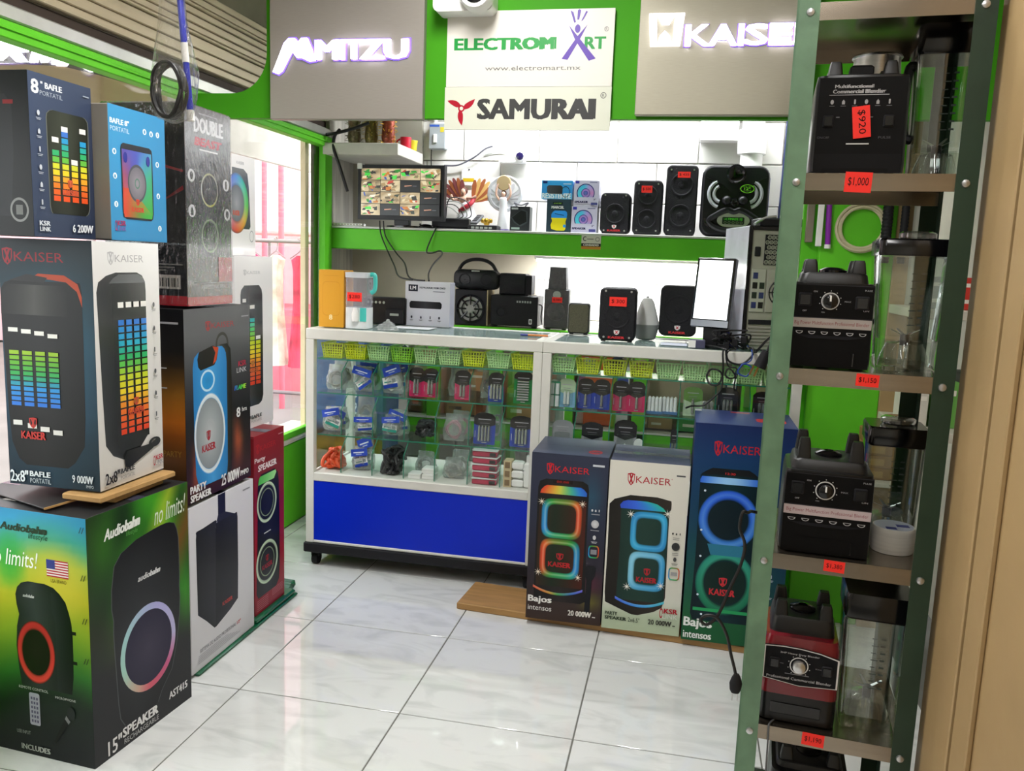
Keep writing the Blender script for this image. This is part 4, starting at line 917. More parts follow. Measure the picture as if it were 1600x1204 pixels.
A = Art(w, d); A.rect(0, 0, 1, 1, '34427a'); A.rr(.62, .30, .92, .55, .05, 'c03038'); A.rect(.38, .86, .58, .93, 'c04038'); A.rect(.0, .85, .07, .97, 'd8dce0'); face_top(t, A, w, h)

# carton standing behind the left end of the showcase
w, d, h = .34, .22, .92
t = carton('speaker_carton', 'tall blue carton with sideways white lettering seen through the left end of the showcase', (-1.345, 3.62, .0005), w, d, h, 0, '2f4a70', '8fa0b8')
A = Art(w, h); A.grid(0, 0, 1, 1, 8, 16, lambda u, v: mix('45658c', '35527a', nz(u*2, v*3)) if v > .52 else (mix('3a2c1c', '2a2018', u) if v > .47 else mix('a8842a', '3a3222', nz(u*3, v*6, 2))))
vs, fs = text_mesh('KAISER', .03); A.raw([(.62-y*.10, .60+x*.24) for x, y in vs], fs, ['e6ecf2']*len(vs)); A.poly([(.50, .565), (.62, .565), (.62, .59), (.57, .585), (.50, .59)], 'e6ecf2')
A.band([(.05, .45, .78), (.30, .5, .85), (.40, .55, .80)], lambda u, v, t: mix('4a4238', '1c1814', t)); A.ell(.55, .2, .14, .06, 'c8a83a')
face_front(t, A, w)
# ------------------------------------------------------------------ showcases
BLUEP = mat('cobalt_panel', '0a2ac4', .3, var=.06, scale=2, spec=.2)
TEAL = mat('glass_edge', '2f7f66', .25, var=.1)
COUNTER_GLASS = mat_glass('counter_glass', (.72, .84, .82), .75, .05, haze=.42, hazecol=(.50, .62, .62))
def showcase(label, x0, w, divs, castors):
    t = thing('showcase', label, 'display case', (x0, 3.09, 0), 0, 'glass showcases')
    D, H = .44, .995
    obj('plinth', MB().box(-.008 if castors == 1 else 0, -.006, .062, w+.0, D, .104, .004), BLK_M, t)
    for x in (.03, w-.03):
        for y in (.04, D-.04):
            c = obj('castor', MB().box(x-.018, y-.015, .034, x+.018, y+.015, .062, .004), BLK, t)
            obj('wheel', MB().cyl((x-.012, y, .0265), (x+.012, y, .0265), .026, n=16), BLK_M, c)
    for x in (0, w-.034):
        for y in (0, D-.03): obj('post', MB().box(x, y, .104, x+.034, y+.03, .951, .002), ALU, t)
    for n, q in (('top_rail', (0, 0, .951, w, .03, H)), ('top_rail', (0, D-.03, .951, w, D, H)), ('top_rail', (0, .03, .951, .034, D-.03, H)), ('top_rail', (w-.034, .03, .951, w, D-.03, H)),
                 ('middle_rail', (.034, 0, .368, w-.034, .03, .404)), ('bottom_rail', (.034, 0, .104, w-.034, .02, .116))):
        obj(n, MB().box(*q, .003), ALU, t)
    obj('front_panel', MB().box(.034, .004, .116, w-.034, .010, .368), BLUEP, t)
    for x in (.01, w-.02): obj('side_panel', MB().box(x, .03, .104, x+.008, D-.03, .40), ALU, t)
    obj('case_floor', MB().box(.034, .03, .386, w-.034, D-.03, .400), ALU, t)
    obj('front_pane', MB().box(.034, .012, .404, w-.034, .016, .951), CASE_GLASS, t)
    obj('top_pane', MB().box(.03, .028, H-.008, w-.03, D-.028, H-.002), COUNTER_GLASS, t)
    for x in (.012, w-.016): obj('side_pane', MB().box(x, .03, .404, x+.004, D-.03, .951), CASE_GLASS, t)
    for z, y1 in ((.868, .205), (.728, .34), (.554, .36)):
        s = obj('glass_shelf', MB().box(.036, .035, z, w-.036, y1, z+.006), SHELF_GLASS, t)
        obj('shelf_edge', MB().box(.036, .0335, z+.0005, w-.036, .035, z+.0055), TEAL, s)
    for dx in divs:
        for z0, z1 in ((.400, .552), (.561, .727), (.735, .866)):
            y0 = .038; zz = z0+(z1-z0)*.62
            p = [(y0, z0), (.33, z0), (.33, z1), (y0+.07, z1), (y0, zz)]
            dv = obj('glass_divider', MB().prism([(y, z) for y, z in p], dx-x0-.002, dx-x0+.002, 'x'), SHELF_GLASS, t)
            obj('divider_edge', MB().prism([(y0-.0015, z0), (y0, z0), (y0, zz), (y0+.07, z1), (y0+.068, z1), (y0-.0015, zz+.001)], dx-x0-.0018, dx-x0+.0018, 'x'), TEAL, dv)
    return t
DL = [-1.34, -1.205, -1.07, -.94, -.803, -.67]; DR = [-.384, -.25, -.12, .006, .136, .26]
showcase('white framed glass showcase with cobalt panel on castors, left of the two', -1.478, .964, DL, 1)
showcase('white framed glass showcase half hidden by the three tall cartons, right of the two', -.513, .945, DR, 2)

rb_ = random.Random(5)
# slotted baskets on the top glass shelf
LIME = mat('lime_basket', 'd2e424', .4, var=.05); MINT = mat('mint_basket', 'b8e6a0', .4, var=.05); LGREEN = mat('green_basket', '8fd63a', .4, var=.05)
def basket_mesh():
    b = MB(); w, d, h = .046, .13, .062; tp = .010
    def wall(ax, pos):
        pass
    for z in (0, .012, .022, .032, .042, .056):
        k = tp*z/h; th = .0045 if z in (0, .056) else .0032; hz = .006 if z in (0, .056) else .0042
        x, y0, y1 = w-tp+k, -k*.6, d+k*.3
        b.box(-x, y0, z, x, y0+th, z+hz); b.box(-x, y1-th, z, x, y1, z+hz); b.box(-x, y0, z, -x+th, y1, z+hz); b.box(x-th, y0, z, x, y1, z+hz)
    for i in range(9):
        f = -1+2*i/8; b.loft([[V((f*(w-tp)-.0022, -.0005, 0)), V((f*(w-tp)+.0022, -.0005, 0)), V((f*(w-tp)+.0022, .003, 0)), V((f*(w-tp)-.0022, .003, 0))],
            [V((f*w-.0022, -.0065, h)), V((f*w+.0022, -.0065, h)), V((f*w+.0022, -.003, h)), V((f*w-.0022, -.003, h))]])
    for i in range(8):
        y = .01+i*.0165
        for s in (-1, 1): b.loft([[V((s*(w-tp), y, 0)), V((s*(w-tp), y+.005, 0)), V((s*(w-tp-.003), y+.005, 0)), V((s*(w-tp-.003), y, 0))], [V((s*w, y, h)), V((s*w, y+.005, h)), V((s*(w-.003), y+.005, h)), V((s*(w-.003), y, h))]])
    b.box(-w+tp, 0, 0, w-tp, d, .003)
    return b
def contents(name, label, cat, x, y, z, cols, n, sx, sy, sz, group, kind='chips'):
    b = MB()
    for k in range(n):
        px, py, pz = rb_.uniform(-sx, sx), rb_.uniform(0, sy), rb_.uniform(0, sz)
        s = rb_.uniform(.006, .014)
        q = MB().box(-s, -s*.6, -s*.4, s, s*.6, s*.4, s*.15).xf(M.Translation((px, py, pz+s*.5)) @ M.Rotation(rb_.uniform(0, 3), 4, 'Z') @ M.Rotation(rb_.uniform(-.7, .7), 4, 'X'))
        b.add(q.v, q.f)
    o = obj(name, b, cols); o.location = (x, y, z); o['kind'] = 'stuff'; tag(o, label, cat, group)
PRO = {}
def basket(x, m, label, y=3.128, rz=0.):
    k = m.name
    if k not in PRO:
        t = thing('basket', label, 'basket', (0, 0, 0), 0, 'slotted plastic baskets on the top glass shelf'); obj('basket_body', basket_mesh(), m, t); PRO[k] = t
    else: t = copy_tree(PRO[k]); t['label'] = label
    t.location = (x, y+.010, .8745); t.rotation_euler = (0, 0, rz); return t
ORD = ['first', 'second', 'third', 'fourth', 'fifth', 'sixth', 'seventh', 'eighth', 'ninth']
for k, (x, m, nm) in enumerate(((-1.384, LIME, 'lime yellow'), (-1.285, LIME, 'lime yellow'), (-1.187, MINT, 'pale mint'), (-1.088, LGREEN, 'bright green'), (-.990, MINT, 'pale mint'), (-.891, MINT, 'pale mint'), (-.793, LIME, 'lime yellow'), (-.694, MINT, 'pale mint'), (-.596, LIME, 'lime yellow'))):
    basket(x, m, f'{nm} slotted basket, {ORD[k]} from the left in the left showcase')
for k, (x, m, nm) in enumerate(((-.438, MINT, 'pale mint'), (-.344, LIME, 'lime yellow'), (-.243, LIME, 'lime yellow'), (-.142, LIME, 'lime yellow'), (-.042, MINT, 'pale mint'), (.056, MINT, 'pale mint'), (.154, MINT, 'pale mint'), (.252, MINT, 'pale mint'), (.346, MINT, 'pale mint'))):
    basket(x, m, f'{nm} slotted basket, {ORD[k]} from the left in the right showcase')
TANP = mat('tan_bits', 'd8b48a', .6); DKP = mat('dark_bits', '2f3a24', .6); WHP = mat('white_bits', 'e8ece4', .5); BLP = mat('blue_bits', '4a66a8', .5); OLP = mat('olive_bits', '7a7a38', .6)
GBC = 'small goods in the baskets'
for x, m, nm, kk in ((-1.384, OLP, 'olive', 'first'), (-1.088, DKP, 'dark', 'fourth'), (-.990, TANP, 'tan', 'fifth'), (-.891, WHP, 'white', 'sixth'), (-.793, OLP, 'olive', 'seventh')):
    contents('small_goods', f'heap of {nm} small goods in the {kk} basket of the left showcase', 'small goods', x, 3.158, .881, m, 34, .016, .07, .040, GBC)
for x, m, nm, kk in ((-.438, WHP, 'white', 'first'), (-.344, WHP, 'pale', 'second'), (-.243, DKP, 'dark', 'third'), (-.142, TANP, 'cream', 'fourth')):
    contents('small_goods', f'heap of {nm} small goods in the {kk} basket of the right showcase', 'small goods', x, 3.158, .881, m, 34, .016, .07, .042, GBC)
contents('small_goods', 'blue and white wrapped goods heaped above the third basket of the right showcase', 'small goods', -.243, 3.158, .928, BLP, 26, .022, .06, .022, GBC)

# battery cards
BTOP = mat('card_black', '17171c', .35, var=.05); PINK = mat('card_pink', 'c81e5e', .35, var=.05); BLUE = mat('card_blue', '1f3fa8', .35, var=.05); GRN = mat('card_green', '0f7a3a', .35, var=.05); GREYC = mat('card_grey', '9a9da2', .35, var=.06); SKYC = mat('card_sky', '7fb4d8', .35, var=.05); PALEG = mat('card_pale_green', 'b8d0b0', .4, var=.05)
BAT = mat('battery_silver', 'c4c8c8', .25, .85, var=.05)
BATW = mat('battery_white', 'dfe6e6', .35, var=.05)
def pack(label, x, z, w, h, low, top=BTOP, nb=4, y=3.165, group='battery cards in the showcases', split=.52, bh=.45, orient='v', bat=BAT, rz=0., behind=2):
    t = thing('battery_card', label, 'battery pack', (x, y, z+.0012), rz, group, rx=-.06)
    obj('card', MB().prism(rrect(-w/2, 0, w/2, h*.85, .004, 2), 0, .0015, 'y'), low, t)
    tp = [(-w/2, h*split+.004), (0, h*(split-.08)), (w/2, h*split+.004), (w/2, h*.86), (w*.36, h*.96), (w*.12, h), (-w*.12, h), (-w*.36, h*.96), (-w/2, h*.86)]
    obj('card_header', MB().prism(tp, -.0012, 0, 'y'), top, t)
    A = Art(w, h); A.text('Power', .2, .77, .82, .83, 'c8c8cc', .02, .2) if False else A.rect(.2, .775, .8, .80, 'b8b8c0'); A.rect(.28, .66, .72, .675, '8a8a92'); A.rect(.3, .60, .7, .612, '77777f'); A.rect(.38, .05, .62, .075, 'd8d8dc'); A.rect(.06, .2, .09, .42, 'b0b4c0')
    A.build('print', t, (-w/2, -.0014, 0), (1, 0, 0), (0, 0, 1))
    if orient == 'v':
        st = min(w*.8/nb, .013); r = st*.42
        for k in range(nb):
            xx = (k-(nb-1)/2)*st; obj('battery', MB().lathe([(r, 0), (r, h*bh), (r*.5, h*bh+.001), (r*.45, h*bh+.004)], (xx, -.0015-r, h*.12), 10), bat, t)
    else:
        st = h*.62/nb; r = st*.36
        for k in range(nb): obj('battery', MB().cyl((-w*.3, -.0015-r, h*.10+st*(k+.5)), (w*.3, -.0015-r, h*.10+st*(k+.5)), r, n=10), bat, t)
    obj('blister', MB().box(-w*.36, -.014, h*.08, w*.36, -.002, h*.62, .003), CLEARB, t)
    return t
CLEARB = mat_glass('clear_blister', (.95, .97, .96), 1.2, .06)
Z2, Z3, Z1 = .7345, .5605, .4005
pack('pink and black battery card, left of two side by side in the left showcase', -1.034, Z2, .062, .118, PINK, nb=2)
pack('pink and black battery card, right of two side by side in the left showcase', -.975, Z2, .062, .118, PINK, nb=2)
pack('single pink and black battery card beside crumpled clear wrap, left showcase', -.842, Z2, .066, .118, PINK, nb=2, bh=.36)
pack('blue and black battery card on the upper tier, left showcase', -.705, Z2, .064, .118, BLUE, nb=4)
pack('green card with a ladder of eight cells beside the white centre post', -.597, Z2, .076, .130, GRN, nb=8, orient='h', split=.74)
pack('blue card of four cells on the middle tier, left of two, left showcase', -.748, Z3, .088, .128, BLUE, nb=4, split=.6)
pack('blue card of four cells on the middle tier beside the white centre post', -.598, Z3, .092, .125, BLUE, nb=4, split=.6)
pack('sky blue hanging card with white pack, upper tier of the right showcase', -.424, Z2, .066, .112, SKYC, PALEG, nb=2, bat=BATW, bh=.4)
pack('blue and black battery card, left of two, upper tier of the right showcase', -.350, Z2, .062, .118, BLUE, nb=1, bh=.34)
pack('blue and black battery card, right of two, upper tier of the right showcase', -.288, Z2, .062, .118, BLUE, nb=1, bh=.34)
pack('pink and black battery card, left of two, upper tier of the right showcase', -.215, Z2, .062, .118, PINK, nb=1, bh=.34)
pack('pink and black battery card, right of two, upper tier of the right showcase', -.1545, Z2, .062, .118, PINK, nb=1, bh=.34)
pack('pale green hanging card with one grey cell, upper tier of the right showcase', .055, Z2, .07, .112, PALEG, mat('card_leaf', '5f8f3a', .4), nb=1, bat=BAT, bh=.45)
pack('black battery card under the cable loops, upper tier of the right showcase', .182, Z2, .074, .118, BTOP, nb=3, bh=.45)
pack('black battery card farthest right, upper tier of the right showcase', .31, Z2, .075, .11, BTOP, nb=3)
pack('rounded grey pack with pink label, lower tier beside the white centre post', -.434, Z3, .082, .122, GREYC, GREYC, nb=2, bh=.1, bat=PINK)
pack('rounded grey pack with two coin cells, lower tier of the right showcase', -.318, Z3, .082, .122, GREYC, BTOP, nb=2, bh=.12)
pack('rounded grey pack with large cell, lower tier of the right showcase', -.19, Z3, .086, .140, GREYC, BTOP, nb=1, bh=.2, bat=BATW)
pack('slim blue tube pack standing on the lower tier of the right showcase', -.005, Z3, .028, .118, BLUE, BTOP, nb=2, bh=.4)
def cells(label, x, z, n, m, y=3.16, h=.05, r=.007):
    t = thing('battery_tray', label, 'battery tray', (x, y, z), 0, 'trays of loose cells')
    obj('tray', MB().box(-n*r-.003, -.010, 0, n*r+.003, .03, .012, .002), mat('tray_blue', '3f6a9a', .4), t)
    for k in range(n):
        for j in (0, 1): obj('battery', MB().lathe([(r*.9, .012), (r*.9, .012+h), (r*.4, .013+h), (r*.4, .016+h)], ((k-(n-1)/2)*2*r, j*.018, 0), 10), m, t)
cells('row of white and blue cells standing on the upper tier near the pale green card', -.085, Z2, 4, BATW)
cells('second row of white and blue cells left of the pale green card', -.03, Z2, 4, BATW, 3.172)
cells('row of dark cells standing right of the pale green card', .112, Z2, 3, BAT, 3.165, .045)
def cellbox(label, x, z):
    t = thing('cell_box', label, 'battery box', (x, 3.165, z), 0, 'trays of loose cells')
    obj('box_body', MB().box(-.020, 0, 0, .020, .06, .10, .002), mat('cell_green', '2f8a68', .3), t)
    for i in (-1, 1):
        for j in (0, 1): obj('battery', MB().cyl((i*.010, -.007, .004+j*.048), (i*.010, -.007, .046+j*.048), .008, n=10), BATW, t)
cellbox('green box of four large white cells beside the white centre post', -.470, Z2)
t = thing('coin_cells', 'two white coin rolls stacked beside the grey packs on the lower tier', 'battery pack', (-.137, 3.155, Z3))
for j in (0, 1): o = obj('coin_roll', MB().lathe([(.006, -.008), (.018, -.008), (.018, .008), (.006, .008)], (0, 0, .0185+j*.037), 20, axis='y'), BATW, t)

# bagged leads
def bag(label, x, y, z, w, h, d, inner, header=None, seed=0, cat='bagged cable', rz=0., loops=7, ir=.0034):
    cs_ = [-1.40, -1.2725, -1.1375, -1.005, -.8715, -.7365, -.59]; c0 = min(cs_, key=lambda c: abs(c-x)); w = min(w+.006, .097)
    x = c0+max(-.008, min(.008, x-c0)); y += .012; d = min(d, .05); h = min(h, .124) if z > .7 else h; z += .0012
    r = random.Random(seed); t = thing('cable_bag', label, cat, (x, y, z), rz, 'bagged leads in the showcase')
    rings = []
    for k in range(9):
        f = k/8; ww = w/2*(.80+.2*math.sin(PI*min(1, f*1.3+.1)))*(1-.12*f); dd = d/2*math.sin(PI*(.12+.80*(1-f)**.8))
        rings.append([V((ww*math.copysign(abs(math.cos(a))**.7, math.cos(a))*(1+r.uniform(-.07, .07)), dd*math.sin(a)*(1+r.uniform(-.4, .4)), h*f+r.uniform(-.003, .003)*(k not in (0,)))) for a in [2*PI*i/20 for i in range(20)]])
    obj('bag_film', MB().loft(rings), BAGM, t, 60)
    b = MB(); pts = []
    for k in range(loops*7):
        a = k*2*PI/7; pts.append((w*.30*math.cos(a)*(1+r.uniform(-.25, .25)), d*.22*math.sin(k*1.7)+r.uniform(-.004, .004), h*.40+h*.27*math.sin(a)*(1+r.uniform(-.25, .25))))
    obj('coiled_lead', MB().tube(pts, ir, 5, 3), inner, t)
    if header:
        tl = r.uniform(-.45, .45); hc = obj('header_card', MB().box(-w*.42, -.0008, -h*.15, w*.42, .0008, h*.15), header, t); hc.location = (0, -d*.5-.002, h*.80); hc.rotation_euler = (-.15, tl, 0)
        A = Art(w*.84, h*.30); A.rect(.15, .45, .8, .58, 'e6ecf6'); A.rect(.3, .22, .65, .32, 'b8c6e8'); A.build('print', hc, (-w*.42, -.0010, -h*.15), (1, 0, 0), (0, 0, 1))
        ic = obj('inner_card', MB().box(-w*.34, -.0006, -h*.2, w*.34, .0006, h*.16), WHITE_P, t); ic.location = (r.uniform(-.01, .01), -d*.40, h*.40); ic.rotation_euler = (-.1, r.uniform(-.8, .8), 0)
        A = Art(w*.68, h*.36); A.rect(0, 0, 1, .35, r.choice(['2348b8', '2f9a8a', '1c3fa6'])); A.rect(.1, .5, .6, .62, '3a9a8a'); A.rect(.65, .45, .9, .8, '8a949a'); A.build('print', ic, (-w*.34, -.0008, -h*.2), (1, 0, 0), (0, 0, 1))
    return t
LEADG = mat('lead_grey', 'a3a9a2', .5); LEADB = mat('lead_black', '1a1b1d', .5); LEADW = mat('lead_white', 'e4e8e4', .5); LEADT = mat('lead_teal', '2f8f86', .5); LEADP = mat('lead_pink', 'c77a90', .5); LEADO = mat('lead_orange', 'd8532a', .5); LEADS = mat('lead_steel', 'b4b6ae', .3, .5)
HB_ = mat('header_blue', '1c48c0', .4)
Y3 = 3.19
bag('clear bag of grey leads in the top left bin of the left showcase', -1.392, Y3, Z2, .09, .105, .06, LEADG, None, 1)
bag('second clear bag of grey leads leaning in the top left bin', -1.375, Y3+.06, Z2, .11, .12, .05, LEADG, None, 2)
bag('blue headed bag of teal leads in the second bin of the upper tier', -1.272, Y3, Z2, .115, .105, .055, LEADT, HB_, 3)
bag('blue headed bag of dark leads behind the teal leads', -1.265, Y3+.06, Z2, .11, .12, .05, LEADB, HB_, 4)
bag('blue headed bag of white plugs in the third bin of the upper tier', -1.165, Y3, Z2, .085, .13, .045, LEADW, HB_, 5, loops=7, ir=.004)
bag('second blue headed bag of white plugs beside the pink battery cards', -1.118, Y3+.05, Z2, .085, .13, .045, LEADW, HB_, 6)
bag('blue headed bag of white leads at the left end of the middle tier', -1.42, Y3, Z3, .085, .10, .05, LEADW, HB_, 7, loops=7, ir=.004)
bag('blue headed bag of teal leads, second on the middle tier', -1.372, Y3+.035, Z3, .08, .095, .05, LEADT, HB_, 8)
bag('tall clear bag of grey leads, behind the middle tier dividers at left', -1.30, Y3+.05, Z3, .09, .15, .06, LEADG, None, 9)
bag('blue headed bag of white and green leads in the second middle bin', -1.265, Y3, Z3, .10, .075, .05, LEADW, HB_, 10, loops=7, ir=.004)
bag('blue headed bag of grey leads in the third middle bin', -1.155, Y3, Z3, .085, .085, .05, LEADG, HB_, 11)
bag('second blue headed bag in the third middle bin, leaning right', -1.12, Y3+.04, Z3, .09, .10, .05, LEADW, HB_, 12)
bag('crumpled clear bag behind the single pink battery card', -.88, Y3+.05, Z2, .11, .145, .07, LEADG, None, 13, loops=2)
bag('crumpled clear bag behind the upper blue battery card', -.745, Y3+.05, Z2, .11, .145, .07, LEADB, None, 14, loops=2)
bag('crumpled clear bag behind the middle tier blue cards', -.70, Y3+.05, Z3, .12, .16, .07, LEADG, None, 15, loops=2)
bag('clear bag with a round pink lead on the middle tier', -.885, Y3-.012, Z3, .09, .11, .05, LEADP, None, 16, ir=.004, loops=3)
bag('second clear bag with a round pink lead, behind the first', -.86, Y3+.04, Z3, .10, .115, .05, LEADP, None, 17, ir=.004, loops=3)
bag('white and blue striped bag in the second bottom bin', -1.285, Y3, Z1, .08, .10, .05, mat('lead_navy', '2a2f8f', .5), HB_, 18)
bag('tall blue headed bag in the second bottom bin', -1.235, Y3+.02, Z1, .07, .145, .05, LEADW, HB_, 19)
bag('clear bag of silver connectors in the fifth bottom bin', -.88, Y3, Z1, .10, .085, .06, LEADS, None, 20, ir=.005)
bag('second clear bag of silver connectors, behind the first', -.85, Y3+.05, Z1, .11, .11, .06, LEADS, None, 21, ir=.005)
bag('clear bag of grey adapters in the fourth bottom bin', -1.02, Y3+.05, Z1, .11, .09, .06, LEADG, None, 22, ir=.005)
def tangle(label, x, y, z, sx, sy, sz, m, n, r, seed, cat='cable heap'):
    q = random.Random(seed); t = thing('cable_heap', label, cat, (x, y, z+.005), 0)
    for j in range(n):
        pts = []; cx, cy_, cz = q.uniform(-sx*.4, sx*.4), q.uniform(-sy*.3, sy*.4), q.uniform(r, sz*.55)
        for k in range(9):
            a = k*2*PI/7+j; pts.append((max(-sx, min(sx, cx+sx*.5*math.cos(a))), max(-sy, min(sy, cy_+sy*.5*math.sin(a*1.3))), max(r, cz+sz*.32*math.sin(a+j))))
        obj('cable', MB().tube(pts, r, 6, 4), m, t)
tangle('heap of orange extension leads in the bottom left bin of the left showcase', -1.40, Y3+.01, Z1, .046, .05, .095, LEADO, 16, .0075, 31)
tangle('heap of black adapters and leads in the third bottom bin', -1.1375, Y3+.01, Z1, .047, .06, .13, LEADB, 14, .007, 32)
tangle('coils of thick black lead in the fourth middle bin', -1.005, Y3+.01, Z3, .046, .05, .075, LEADB, 8, .009, 33)
for k, (x, z, y) in enumerate(((-1.030, Z1, 3.145), (-.973, Z1, 3.15), (-.978, Z1+.0205, 3.165))):
    t = thing('white_box', ['flat white box lying at the front of the fourth bottom bin, left of two', 'lower flat white box stacked at right in the fourth bottom bin', 'upper flat white box stacked at right in the fourth bottom bin'][k], 'small box', (x, y, z), 0, 'small white boxes in the showcase')
    obj('carton', MB().box(-.026, 0, 0, .026, .06, .02, .001), WHITE_P, t); obj('lid_seam', MB().box(-.0262, -.0004, .0125, .0262, 0, .0132), LEADG, t)
for k in range(5):
    t = thing('lens_case', f'{ORD[4-k]} from the top in the stack of crimson cases, left showcase', 'case', (-.738, 3.145, Z1+.0005+k*.0285), .05*(-1)**k, 'stack of crimson cases')
    obj('case_body', MB().box(-.05, 0, 0, .05, .07, .022, .004), mat('crimson_case', 'b52348', .35), t); obj('case_rim', MB().box(-.052, -.002, .022, .052, .072, .027, .002), BATW, t)
    obj('case_window', MB().box(.02, -.0012, .004, .045, 0, .018), BTOP, t)
for k in range(3):
    t = thing('charger_box', f'white charger in a tan box, {["bottom", "middle", "top"][k]} of three by the centre post', 'charger', (-.628, 3.145, Z1+k*.036), 0, 'stack of white chargers')
    obj('box_sleeve', MB().box(-.032, 0, .0, .0, .05, .0355, .001), mat('tan_sleeve', 'c8b48a', .6), t); obj('sleeve_window', MB().prism([(-.026, .006), (-.006, .006), (-.006, .030), (-.026, .030)], -.0012, -.0002, 'y'), mat('sleeve_brown', '7a5f3a', .5), t)
    obj('charger', MB().box(.0005, .002, .001, .048, .045, .032, .006), WHITE_P, t)
t = thing('white_bottle', 'white plastic bottle at the bottom right of the left showcase', 'bottle', (-.558, 3.165, Z1))
obj('bottle_body', MB().box(-.02, -.02, 0, .02, .02, .105, .008), WHITE_P, t); obj('cap', MB().cyl((0, 0, .105), (0, 0, .13), .014), WHITE_P, t)
# boxes on the masonry counter seen through the glass
def sbox(label, x, y, z, w, d, h, c, stripe=None, rz=0.):
    t = thing('goods_box', label, 'box', (x, y, z), rz, 'boxes on the back counter')
    obj('carton', MB().box(-w/2, 0, 0, w/2, d, h, .002), mat('goods_'+c, c, .5, var=.08), t)
    A = Art(w, h); A.rect(.08, .08, .92, .92, c); A.rect(.08, .70, .92, .82, stripe or 'e8e4da'); A.rect(.15, .2, .55, .32, stripe or 'e8e4da'); A.build('print', t, (-w/2, -.0003, 0), (1, 0, 0), (0, 0, 1))
for q in (('orange and white box between the green posts behind the right showcase', -.40, 4.08, .4975, .19, .16, .34, 'd9632c'), ('rust orange box at the far left behind the right showcase', -.64, 4.09, .4975, .12, .15, .33, 'c96a48'),
          ('white and blue box next to the orange one behind the right showcase', -.275, 4.1, .4975, .07, .12, .30, 'e4e6ea', '2f4fa8'), ('brown box with dark label behind the left showcase', -1.10, 4.09, .4975, .17, .16, .13, '9a7444', '2a2420'),
          ('tan box behind the pink cards of the left showcase', -1.02, 4.07, .628, .12, .12, .10, 'b08a5a'), ('dark box with red print behind the left showcase', -1.325, 4.08, .4975, .08, .15, .20, '3a2a28', 'b8382c'),
          ('white box with red square behind the grey leads', -1.425, 4.10, .4975, .08, .1, .38, 'e2e0dc', 'b8283a'), ('wide brown box behind the blue cards of the left showcase', -.78, 4.08, .4975, .145, .16, .16, 'a9885a'),
          ('green printed box low behind the right showcase', .10, 4.08, .4975, .2, .14, .12, '3f9a4a'), ('low tan box behind the white cells', -.08, 4.1, .4975, .12, .12, .10, 'b59a70'),
          ('navy box beside the last green post behind the right showcase', .25, 4.12, .4975, .05, .1, .30, '1f3a7a')):
    sbox(*q)
# ------------------------------------------------------------------ goods on the counter and shelves
def price(parent, x, z, y, w, h, s, rot=0., sx0=.12, sx1=.88):
    mb = MB().box(-w/2, -.0012, -h/2, w/2, 0, h/2)
    o = obj('price_tag', mb, TAGRED, parent, 0); o.location = (x, y, z); o.rotation_euler = (0, rot, 0)
    A = Art(w, h); A.text(s, sx0, .28, sx1, .74, '1a0a0a', .01); A.build('price_ink', o, (-w/2, -.0014, -h/2), (1, 0, 0), (0, 0, 1), INK_MATT)
    return o
GRL = mat('speaker_grille', '15151b', .55, spec=.3, var=.25, scale=220, bump=.8, bscale=420)
CAB = mat('speaker_cabinet', '121217', .45, spec=.35, var=.1, scale=60, bump=.2, bscale=200)
def slab(w, h, d, r, ins=.008, z0=0.):
    R = lambda i, y: [V((x, y, z)) for x, z in rrect(-w/2+i, z0+i, w/2-i, z0+h-i, max(.002, r-i), 5)]
    return MB().loft([R(ins, 0), R(ins*.3, ins*.35), R(0, ins), R(0, d-ins), R(ins, d)])
def speaker(label, x, y, z, w, h, d, r=.02, rz=0., cones=((.5, .62, .36),), tagtxt=None, tagpos=(0, .8, .06, .03), badge=True, rx=0., group=None, screws=True, bt='KAISER'):
    t = thing('loudspeaker', label, 'loudspeaker', (x, y, z), rz, group, rx)
    obj('cabinet', slab(w, h, d, r, .012), CAB, t)
    obj('grille', MB().prism(rrect(-w/2+.007, .007, w/2-.007, h-.007, max(.004, r-.005), 5), -.0015, .003, 'y'), GRL, t)
    for u, v, k in cones:
        cx, cz, R = (u-.5)*w, v*h, k*w
        c = obj('cone_ring', MB().lathe([(R, .0), (R*.97, .0018), (R*.9, .0022), (R*.84, .0014), (R*.8, .0)], (cx, -.001, cz), 32, axis='y'), GRL, t)
        obj('dust_cap', MB().lathe([(R*.34, 0), (R*.28, .0015), (R*.12, .0024), (.0005, .0028)], (cx, -.001, cz), 20, axis='y'), GRL, c)
    if screws:
        for sx in (-1, 1):
            for zz in (.07, .93): obj('screw', MB().lathe([(.0042, 0), (.0042, .0016), (.001, .002)], (sx*(w/2-.022), -.0015, h*zz), 10, axis='y'), SILVER, t)
    if badge:
        A = Art(w*.46, h*.17); A.poly([(.5+x_*.34, .70+y_*.55) for x_, y_ in ((-.5, .42), (0, .5), (.5, .42), (.46, -.1), (.28, -.36), (0, -.52), (-.28, -.36), (-.46, -.1))], 'e8e2e2'); A.poly([(.40, .55), (.46, .55), (.60, .88), (.54, .88)], 'c8283a'); A.poly([(.60, .55), (.54, .55), (.40, .88), (.46, .88)], 'c8283a')
        A.text(bt, .02, .02, .98, .28, 'd03a40', .04); A.build('badge', t, (-w*.23, -.0060, h*.045), (1, 0, 0), (0, 0, 1))
    if tagtxt: price(t, tagpos[0]*w, tagpos[1]*h, -.0055, tagpos[2], tagpos[3], tagtxt)
    for sx in (-1, 1):
        if rx == 0: obj('foot', MB().box(sx*w*.36-.009, .015, -.004, sx*w*.36+.009, .03, .004, .001), BLK_M, t)
    return t
TS = 1.4365
speaker('small black loudspeaker with rounded corners beside the two square speaker boxes', -.354, 4.06, TS+.004, .142, .192, .13, .026, cones=((.5, .48, .34),), screws=True)
